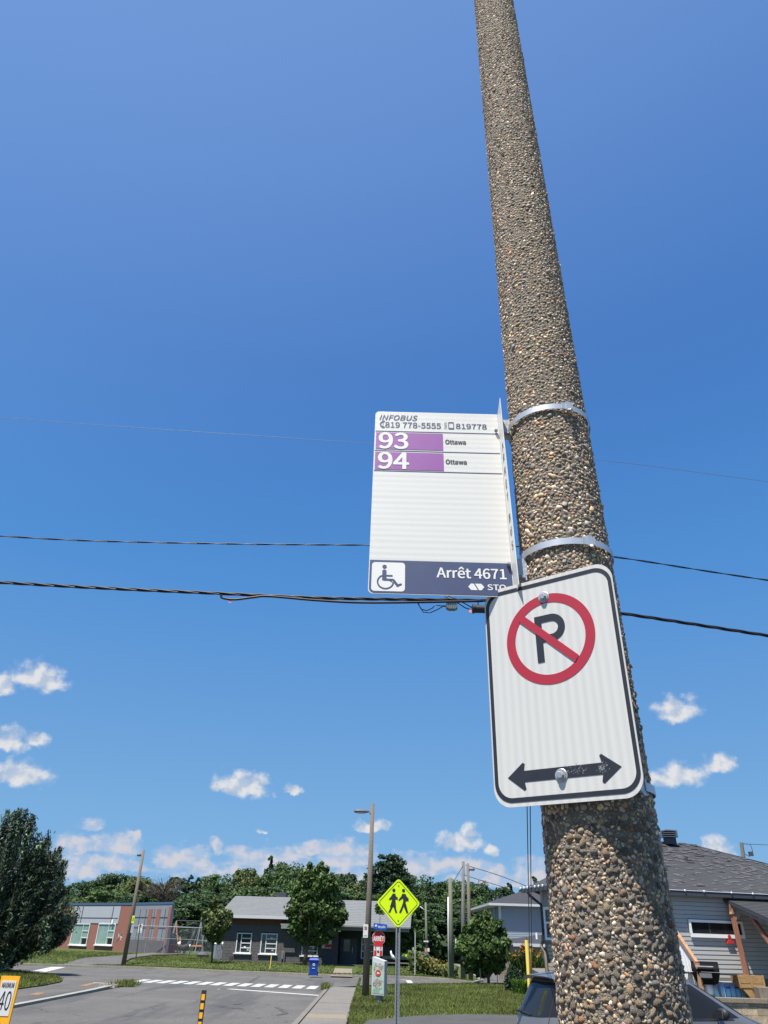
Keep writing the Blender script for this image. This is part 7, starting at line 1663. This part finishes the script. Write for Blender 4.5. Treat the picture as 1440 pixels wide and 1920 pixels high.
# maple in front of the grey building
def big_crown(name, n, leaf, clumps, m, seed_shape):
    return crown_mesh(name, m, seed_shape, n, leaf, clumps, 0.15, 0.25)
mp_ = G(571, 1812, 0.2); mp_.z = gh(mp_.x, mp_.y)
t = thing('maple_tree', 'full green maple with a single trunk in front of the grey block building', 'tree', mp_)
mt = D(592, 1618, mp_.y).z - mp_.z; zlow = D(580, 1772, mp_.y).z - mp_.z; pm_ = mp_.y / 1553
mcx = (D(592, 1700, mp_.y).x - mp_.x)
k = MB(); k.tube([(0, 0, -0.1), (0.05, 0, zlow * 0.6), (0.12, 0, zlow + 0.4), (mcx, 0, mt * 0.7)], [0.2, 0.15, 0.12, 0.05], 10)
for i in range(9):
    a_ = 2.4 * i; z = zlow + 0.15 * i; L = 1.6; k.tube([(0.12, 0, z), (0.12 + L * 0.5 * math.cos(a_), L * 0.5 * math.sin(a_), z + 0.7), (0.12 + L * math.cos(a_), L * math.sin(a_), z + 1.3)], [0.07, 0.05, 0.02], 6)
k.build('trunk', 'bark', t, smooth=True)
# crown drawn as clump centres inside the photographed outline: (px, py, radius px)
def outline_crown(t, origin, blobs, n, leaf, m, depth=0.8, shell=0.45, droop=0.0):
    Y0 = origin.y; per = Y0 / 1553 / 1.0; C_, Nn, tn = [], [], []
    tot = sum(b[2] ** 2 for b in blobs)
    for (bx__, by__, br) in blobs:
        c = D(bx__, by__, Y0) - origin; r_ = br * Y0 / 1553
        nn = int(n * br * br / tot); d = rng.normal(size=(nn, 3)); d /= np.linalg.norm(d, axis=1)[:, None]
        rr = r_ * (shell + (1 - shell) * rng.random(nn) ** 0.5) * (1 + 0.12 * rng.normal(size=nn))
        # each blob is itself made of sub-clumps
        sub = rng.normal(size=(9, 3)); sub /= np.linalg.norm(sub, axis=1)[:, None]; kk = rng.integers(0, 9, nn)
        P = np.array(c)[None] + sub[kk] * r_ * 0.62 + d * (rr * 0.5)[:, None]
        P[:, 1] = P[:, 1] * depth + random.uniform(-0.6, 0.6) * r_
        C_.append(P); q_ = d * 0.8 + sub[kk] * 0.4 + np.array([0, 0, 0.25]); Nn.append(q_ / np.linalg.norm(q_, axis=1)[:, None]); tn.append(np.full(nn, random.uniform(0.8, 1.2)) * (0.85 + 0.3 * rng.random(9))[kk])
    C_ = np.concatenate(C_); Nn = np.concatenate(Nn); tn = np.concatenate(tn)
    V, F, T = leaves(C_, leaf, Nn, 0.28, 0.5); T *= tn[:, None]; return link('crown', fast_mesh('crown', V, F, m, T), t)
MP = [(590, 1635, 20), (606, 1630, 14), (575, 1650, 22), (600, 1655, 26), (622, 1655, 20), (565, 1672, 22), (592, 1680, 30), (620, 1680, 26), (552, 1695, 20), (575, 1702, 28), (605, 1706, 30), (630, 1700, 22), (638, 1715, 20), (545, 1716, 16), (560, 1726, 24), (588, 1732, 28), (615, 1728, 26), (640, 1728, 12), (555, 1745, 18), (575, 1755, 20), (600, 1755, 20), (570, 1765, 12), (598, 1768, 10), (622, 1746, 14), (536, 1712, 8), (604, 1620, 7), (580, 1622, 7)]
outline_crown(t, mp_, [(592 + (x - 592) * 0.93, y, r * 0.86) for x, y, r in MP], 14000, 0.155, 'leaf')
# slim young tree left of the grey building
b = G(397, 1806, 0.25); b.z = gh(b.x, b.y); t = thing('young_tree', 'slim young tree with olive leaves at the left corner of the grey building', 'tree', b); MB().tube([(0, 0, -0.1), D(399, 1765, b.y) - b, D(404, 1700, b.y) - b], [0.09, 0.07, 0.03], 8).build('trunk', 'bark', t)
outline_crown(t, b, [(402, 1694, 9), (408, 1705, 12), (398, 1710, 12), (392, 1722, 14), (412, 1722, 15), (424, 1716, 11), (405, 1735, 18), (422, 1732, 12), (394, 1742, 14), (414, 1748, 12), (400, 1756, 10), (430, 1722, 6), (410, 1762, 6)], 5200, 0.15, 'leaf_olive')
# young tree behind the crossing sign
b = D(731, 1810, 70); b.z = 0.1; t = thing('young_tree', 'broad young tree behind the school crossing sign and stop sign', 'tree', b); MB().tube([(0, 0, -0.1), D(733, 1770, b.y) - b, D(735, 1720, b.y) - b], [0.16, 0.12, 0.05], 8).build('trunk', 'bark', t)
outline_crown(t, b, [(712, 1712, 14), (702, 1722, 10), (722, 1728, 20), (742, 1722, 22), (762, 1725, 18), (708, 1740, 14), (730, 1748, 22), (752, 1750, 20), (770, 1745, 16), (722, 1764, 16), (744, 1768, 18), (765, 1765, 14), (776, 1755, 10)], 7000, 0.17, 'leaf')
# round young tree on the near lawn corner, staked
b = G(916, 1845, 0.1); t = thing('young_tree', 'round young tree held between two thin stakes on the near lawn corner', 'tree', b)
k = MB(); k.tube([(0, 0, -0.05), D(916, 1832, b.y) - b, D(914, 1790, b.y) - b], [0.09, 0.08, 0.03], 8)
for (x, y) in ((900, 1822), (892, 1808), (930, 1818), (936, 1800), (906, 1800)): k.tube([D(916, 1834, b.y) - b, D((x + 916) / 2, y + 6, b.y) - b, D(x, y - 14, b.y) - b], [0.05, 0.04, 0.015], 6)
k.build('trunk', 'bark', t, smooth=True)
outline_crown(t, b, [(900, 1722, 8), (912, 1718, 8), (905, 1732, 14), (888, 1738, 12), (922, 1735, 13), (935, 1732, 7), (876, 1752, 12), (898, 1752, 18), (922, 1755, 18), (940, 1752, 11), (865, 1760, 7), (868, 1775, 14), (890, 1778, 22), (918, 1780, 24), (942, 1775, 16), (952, 1765, 7), (880, 1800, 18), (905, 1805, 22), (930, 1803, 18), (948, 1790, 10), (890, 1816, 12), (924, 1817, 14), (907, 1824, 8), (862, 1782, 6), (873, 1742, 6)], 12000, 0.125, 'leaf')
for px, lab in ((901, 'left thin stake of the round young tree'), (933, 'right thin stake of the round young tree')):
    q = G(px, 1846, 0.1); o = MB().bar((0, 0, -0.05), (0, 0, 0.75), 0.035).build('tree_stake', 'dark_metal'); o.location = q; tag(o, lab, 'stake')
# big dark tree at the left edge: upswept plumes
b = D(8, 1822, 46); b.z = 0.07; t = thing('columnar_tree', 'big dark silvery-green tree with upswept plumes at the left edge', 'tree', b)
k = MB(); k.tube([(-0.6, 0.6, -0.1), (-0.6, 0.7, 2), (-0.6, 0.7, 4)], [0.28, 0.2, 0.08], 10); k.build('trunk', 'bark', t)
PL = [(35, 1502, -20, 1800, 1.0), (60, 1520, 15, 1800, 0.9), (15, 1512, -40, 1810, 1.0), (45, 1512, 0, 1800, 1.0), (72, 1562, 30, 1800, .8), (-20, 1515, -60, 1810, 1.1), (88, 1560, 50, 1780, .7), (77, 1575, 30, 1790, .8), (108, 1588, 85, 1700, .5), (118, 1612, 88, 1740, .5), (95, 1600, 60, 1770, .8), (112, 1650, 70, 1790, .8), (120, 1690, 75, 1790, .7), (128, 1715, 80, 1785, .7), (142, 1722, 90, 1775, .6), (135, 1745, 85, 1785, .7), (122, 1765, 70, 1792, .7), (55, 1600, 20, 1815, 1.1), (30, 1650, -10, 1822, 1.2), (70, 1680, 20, 1815, 1.1), (90, 1720, 40, 1808, 1.0), (50, 1740, 0, 1825, 1.1), (20, 1720, -30, 1830, 1.2), (-10, 1650, -60, 1830, 1.3), (60, 1780, 10, 1822, .9), (35, 1790, 0, 1828, .8), (-40, 1600, -90, 1830, 1.3), (-60, 1560, -100, 1830, 1.3), (100, 1672, 55, 1790, .8), (66, 1640, 30, 1790, 1.0), (84, 1636, 45, 1790, .9), (-90, 1640, -120, 1830, 1.4), (20, 1570, -20, 1800, 1.1)]
C_, Nn, tn, Dn = [], [], [], []
for (x, y, x2, y2, wd) in PL:
    x -= 7; y += 30 * (1 - (y - 1500) / 330) if y < 1830 else 0
    Yo = 46 + random.uniform(-1.8, 1.8) * wd; p1 = D(x, y, Yo) - b; p0 = D(x2, y2, Yo + random.uniform(-.5, .5)) - b; L = (p1 - p0).length; nn = int(1500 * L / 3)
    # side plumes off the leader, all sweeping up
    sub = 9 + int(L * 5)
    for j in range(sub):
        u0 = (j + random.random()) / sub; o_ = p0.lerp(p1, u0); a_ = random.random() * 6.28; out = (1 - u0) ** 0.8 * 0.8 * wd + 0.06; rise = 0.9 + 0.7 * random.random()
        e_ = o_ + Vector((out * math.cos(a_) + 0.16, out * math.sin(a_), rise * (0.55 + 0.45 * (1 - u0))))
        mm = max(30, nn // sub); u = rng.random(mm); P = np.array(o_)[None] * (1 - u[:, None]) + np.array(e_)[None] * u[:, None]
        w_ = (0.03 + 0.12 * np.sin(np.pi * np.clip(u, 0, 1)) ** 0.7 * (0.6 + 0.4 * wd))[:, None]; g_ = rng.normal(size=(mm, 3)); P = P + g_ * w_ * np.array([1, 1, 0.8]); C_.append(P); dd_ = np.array((e_ - o_).normalized()); Dn.append(np.tile(dd_, (mm, 1)))
        q_ = g_ + np.array([0.15, -0.1, 0.2]); Nn.append(q_ / np.linalg.norm(q_, axis=1)[:, None]); tn.append(np.full(mm, random.choice((1.4, 2.0, 2.8, 3.6) if random.random() < .3 else (0.55, .75, 1.0))))  # brightest tints put sunlit highlights into the leaf colour of some plumes
C_ = np.concatenate(C_); Nn = np.concatenate(Nn); tn = np.concatenate(tn)
keep = C_[:, 2] > 0.1
Dn = np.concatenate(Dn)
V, F, T = leaves(C_[keep], 0.058, Nn[keep], 0.35, 0.35, 2.1, Dn[keep]); T *= tn[keep][:, None]; link('crown', fast_mesh('crown', V, F, 'cedarleaf', T), t)

# undergrowth closing the foot of the wood
def scrub(name, label, pts, h, n, leaf, m, dep=2.0, kind='stuff', top=None):
    C_ = []
    P = [Vector(p) for p in pts]; seg_ = [(P[i], P[i + 1]) for i in range(len(P) - 1)]; Ls = np.array([(b_ - a_).length for a_, b_ in seg_]); pr_ = Ls / Ls.sum()
    ks = rng.choice(len(seg_), n, p=pr_)
    u = rng.random(n); A_ = np.array([seg_[k][0] for k in ks]); B_ = np.array([seg_[k][1] for k in ks]); Q = A_ + (B_ - A_) * u[:, None]
    ph = Q[:, 0] * 0.7 + Q[:, 1] * 0.3; hh = h * (0.55 + 0.25 * np.sin(ph) + 0.2 * np.sin(ph * 2.7 + 1)); Q[:, 2] += rng.random(n) ** 0.8 * hh; Q[:, 1] += (rng.random(n) - 0.5) * dep; Q[:, 0] += (rng.random(n) - .5) * 0.6
    V, F, T = leaves(Q, leaf, np.tile([0, -0.4, 0.6], (n, 1)), 0.4, 0.3); o = link(name, fast_mesh(name, V, F, m, T)); return tag(o, label, None, None, kind)
scrub('undergrowth', 'dark undergrowth at the foot of the wood', [(-75, 112, .3), (-38, 116, .3), (-18, 98, .3), (0, 100, .2), (10, 98, 0)], 4.5, 9000, 0.42, 'leaf_dark', 3.0)
scrub('undergrowth', 'dark undergrowth beyond the far bend of the side street', [(2, 92, 0), (10, 96, 0), (17, 94, 0), (26, 90, 0)], 4.0, 6000, 0.36, 'leaf_dark', 3.0)
# wild flower bed right of the crossing sign
hb_ = [tuple(D(770, 1822, 63)), tuple(D(830, 1826, 62)), tuple(D(850, 1830, 60))]; hb_ = [(x, y, 0.05) for x, y, z in hb_]
scrub('flower_bed', 'tall wild flower bed with yellow blooms on the far verge right of the crossing sign', hb_, 1.5, 3600, 0.13, 'leaf_olive', 2.2)
scrub('flower_blooms', 'golden blooms in the far flower bed', [(hb_[0][0] + .6, hb_[0][1] - .8, 0.4), (hb_[2][0] - .3, hb_[2][1] - .8, 0.3)], 0.9, 160, 0.08, 'gold', 1.2)
b = D(744, 1812, 66); scrub('hedge_row', 'dark low shrubs under the young tree behind the crossing sign', [(D(725, 1812, 72).x, 72, 0.1), (D(790, 1812, 72).x, 72, 0.05)], 1.3, 1800, 0.16, 'leaf_dark', 1.6)

# lily clump, strap leaves and low evergreen beside the guy guards
def plant(name, label, px0, px1, pyb, pyt, Y, n, leaf, m, cat='shrub', extra=None, asp=1.0, shape=1.0):
    a_ = D(px0, pyb, Y); c_ = D(px1, pyb, Y); top = D((px0 + px1) / 2, pyt, Y).z; base = Vector(((a_.x + c_.x) / 2, Y, 0.1)); w = (c_.x - a_.x) / 2; H_ = top - 0.1
    t = thing(name, label, cat, base); z = rng.random(n) ** 0.75; ang2 = rng.random(n) * 6.28; rr = np.sqrt(rng.random(n)) * w * np.sqrt(np.clip(1 - (np.abs(z - 0.35) / 0.7) ** 2, 0.05, 1)) * shape
    hh = H_ * (0.8 + 0.2 * np.sin(ang2 * 3 + rr * 4)); P = np.stack([rr * np.cos(ang2), rr * np.sin(ang2) * 0.9, z * hh], 1)
    V, F, T = leaves(P, leaf, np.stack([np.cos(ang2), np.sin(ang2), np.full(n, .5)], 1), 0.35, 0.35, asp); link('foliage', fast_mesh('foliage', V, F, m, T), t); return t, w, H_
def blades(t, w, H_, n, m='leaf_mid', wid=0.014, name='strap_leaves', spread=0.5, tint=1.0):
    V, F, T = [], [], []
    for i in range(n):
        a_ = random.random() * 6.28; r_ = math.sqrt(random.random()) * w; x, y = r_ * math.cos(a_), r_ * math.sin(a_) * 0.8; h_ = H_ * random.uniform(.6, 1.0); dx, dy = spread * h_ * random.uniform(.2, 1) * math.cos(a_ + random.gauss(0, .5)), spread * h_ * random.uniform(.2, 1) * math.sin(a_ + random.gauss(0, .5))
        o_ = len(V); px, py = -math.sin(a_) * wid, math.cos(a_) * wid
        V += [(x - px, y - py, 0), (x + px, y + py, 0), (x + dx * .4 - px, y + dy * .4 - py, h_ * .65), (x + dx * .4 + px, y + dy * .4 + py, h_ * .65), (x + dx - px * .3, y + dy - py * .3, h_ * random.uniform(.75, 1)), (x + dx + px * .3, y + dy + py * .3, h_ * random.uniform(.75, 1))]
        F += [(o_, o_ + 1, o_ + 3, o_ + 2), (o_ + 2, o_ + 3, o_ + 5, o_ + 4)]; s_ = random.uniform(.7, 1.3) * tint; T += [(s_, s_, s_ * .9)] * 2
    return link(name, fast_mesh(name, np.array(V), np.array(F), m, np.array(T)), t)
t, w, H_ = plant('lily_clump', 'tall clump of orange lilies behind the yellow guy guards', 962, 1022, 1846, 1778, 44.0, 5200, 0.11, 'leaf_dark', asp=1.7)
blades(t, w * 1.0, H_ * 1.05, 900, 'leaf_mid', 0.02, 'leaf_blades', 0.25)
P = []
for (x, y) in [(985, 1772), (990, 1776), (979, 1779), (972, 1783), (968, 1790), (964, 1795), (976, 1788), (984, 1784), (995, 1780), (1000, 1777), (1012, 1790), (1014, 1786), (1003, 1805), (967, 1800), (980, 1775), (975, 1774), (988, 1781), (962, 1790), (1010, 1793), (1001, 1802)]:
    c = D(x + random.gauss(0, 1), y, 44.0 - random.uniform(0.3, 0.9)) - Vector((t.location)); P += [tuple(np.array(c) + rng.normal(size=3) * 0.07) for _ in range(6)]
V, F, T = leaves(np.array(P), 0.06, None, 0.3); tag(link('blooms', fast_mesh('blooms', V, F, 'lily', T), t), kind='stuff')
t, w, H_ = plant('low_evergreen', 'low dark evergreen shrub left of the yellow guy guards', 948, 978, 1852, 1814, 43.0, 3000, 0.085, 'needle', asp=1.8)
t, w, H_ = plant('strap_leaf_clump', 'bright green strap-leaved clump at the foot of the guy guards beside the car roof', 961, 990, 1858, 1832, 40.5, 200, 0.06, 'leaf_mid'); blades(t, w * 0.8, H_ * 0.95, 420, 'daylily', 0.022, 'strap_leaves', 0.45)

# grass blades over the near lawn, far verge tufts and weeds on the crumbling kerb
def grass(name, label, poly_fn, n, hmin, hmax, z0, m='grassblade', wid=0.012):
    Q = poly_fn(n); n = len(Q); a_ = rng.random(n) * 6.28; h_ = hmin + (hmax - hmin) * rng.random(n); wd = wid * (0.7 + 0.9 * rng.random(n)); dx = np.cos(a_) * wd; dy = np.sin(a_) * wd; lx = rng.normal(size=n) * h_ * 0.35; ly = rng.normal(size=n) * h_ * 0.35
    V = np.stack([np.stack([Q[:, 0] - dx, Q[:, 1] - dy, Q[:, 2]], 1), np.stack([Q[:, 0] + dx, Q[:, 1] + dy, Q[:, 2]], 1), np.stack([Q[:, 0] + lx, Q[:, 1] + ly, Q[:, 2] + h_], 1)], 1).reshape(-1, 3)
    patchy = 0.85 + 0.25 * np.sin(Q[:, 0] * 1.3 + 1.7 * np.sin(Q[:, 1] * 0.5)) * np.sin(Q[:, 1] * 0.8)
    s_ = (0.6 + 0.8 * rng.random(n)) * patchy; T = np.stack([s_ * (1 + 0.35 * rng.random(n)), s_, s_ * 0.9], 1); F = np.arange(3 * n).reshape(n, 3)
    return tag(link(name, fast_mesh(name, V, F, m, T)), label, None, None, 'stuff')
def near_pts(n):
    y = 21.5 + (rng.random(n) ** 1.3) * 30; x = -0.62 + rng.random(n) * 12.5; ylim = np.interp(x, [-0.7, 1.35, 4.5, 8.6, 13], [41.5, 46.0, 48.4, 50.6, 52.3]); lo = np.interp(x, [-0.6, 0, 1.6, 3.2, 4.9, 13], [21, 25.6, 27.6, 28.6, 28.8, 30])
    ok = (y < ylim) & (y > lo); edge = rng.random(n) < 0.06; x = np.where(edge, -0.66 + 0.12 * rng.random(n), x); return np.stack([x, y, np.full(n, 0.1)], 1)[ok]
grass('grass', 'short grass of the near lawn', near_pts, 90000, 0.04, 0.10, 0.1, wid=0.011)
def edge_pts(pts, z, w=0.12):
    def fn(n):
        P = np.array([(p[0], p[1]) for p in pts]); L = np.linalg.norm(np.diff(P, axis=0), axis=1); k = rng.choice(len(L), n, p=L / L.sum()); u = rng.random(n)[:, None]; q = P[k] * (1 - u) + P[k + 1] * u + rng.normal(size=(n, 2)) * w; return np.concatenate([q, np.full((n, 1), z)], 1)
    return fn
grass('verge_grass', 'longer grass along the far kerb', edge_pts([(p.x, p.y + 0.45) for p in KF[4:]], 0.1, 0.12), 6000, 0.05, 0.13, 0.1, wid=0.03)
grass('kerb_weeds', 'weeds on the crumbling tip of the left kerb', edge_pts([G(222, 1849), G(238, 1851), G(250, 1849)], 0.05, 0.18), 500, 0.1, 0.3, 0.1, wid=0.02)
grass('corner_weeds', 'weeds at the corner of the near pavement', edge_pts([(-2.15, 39.2), (-2.05, 41.3)], 0.1, 0.07), 350, 0.08, 0.3, 0.1, wid=0.02)
def far_pts(n):
    x = -34 + rng.random(n) * 38; y = 57.2 + rng.random(n) * 24; ok = ~((x > gl.x - 0.5) & (y > np.interp(x, [gl.x, gr.x], [gl.y, gr.y]) - 0.3)); q = np.stack([x, y, np.array([gh(a, b_) for a, b_ in zip(x, y)]) - 0.02], 1)
    # keep the park path clear
    pp = np.array([(p.x, p.y) for p in pa]); inside = np.zeros(n, bool); j = len(pp) - 1
    for i in range(len(pp)):
        c_ = ((pp[i, 1] > y) != (pp[j, 1] > y)) & (x < (pp[j, 0] - pp[i, 0]) * (y - pp[i, 1]) / (pp[j, 1] - pp[i, 1] + 1e-9) + pp[i, 0]); inside ^= c_; j = i
    ww = (x > wp[0].x - .1) & (x < wp[1].x + .1) & (y < 68); kf = y > np.interp(x, [KF[2].x, KF[5].x, KF[8].x, KF[-1].x], [KF[2].y, KF[5].y, KF[8].y, KF[-1].y]) + 0.4
    return q[ok & ~inside & ~ww & kf]
grass('far_grass', 'grass of the park lawn beyond the cross street', far_pts, 42000, 0.03, 0.08, 0.1, wid=0.035)
def left_pts(n):
    P = [G(-40, 1860), G(30, 1857), G(80, 1850), G(112, 1843.5), G(117, 1840), G(104, 1834), G(80, 1830), G(45, 1825), G(15, 1822), G(-60, 1818)]; pp = np.array([(p.x, p.y) for p in P]); x = pp[:, 0].min() + rng.random(n) * np.ptp(pp[:, 0]); y = pp[:, 1].min() + rng.random(n) * np.ptp(pp[:, 1]); inside = np.zeros(n, bool); j = len(pp) - 1
    for i in range(len(pp)):
        c_ = ((pp[i, 1] > y) != (pp[j, 1] > y)) & (x < (pp[j, 0] - pp[i, 0]) * (y - pp[i, 1]) / (pp[j, 1] - pp[i, 1] + 1e-9) + pp[i, 0]); inside ^= c_; j = i
    return np.stack([x, y, np.full(n, 0.07)], 1)[inside]
grass('left_grass', 'grass patch under the big left tree', left_pts, 26000, 0.05, 0.16, 0.1, wid=0.02)
# crumbled concrete lumps at the kerb tip
o0 = G(236, 1850); t = thing('kerb_rubble', 'broken concrete lumps at the tip of the left kerb', 'rubble', (o0.x, o0.y, 0.0))
for i in range(9):
    k = MB(); s_ = random.uniform(0.12, 0.3); k.box((random.uniform(-0.8, 0.5), random.uniform(-1.4, 0.8), s_ * 0.3), (s_, s_ * 1.4, s_ * 0.6), Matrix.Rotation(random.random() * 3, 3, 'Z'), taper=0.7); k.build('lump', 'kerb', t)
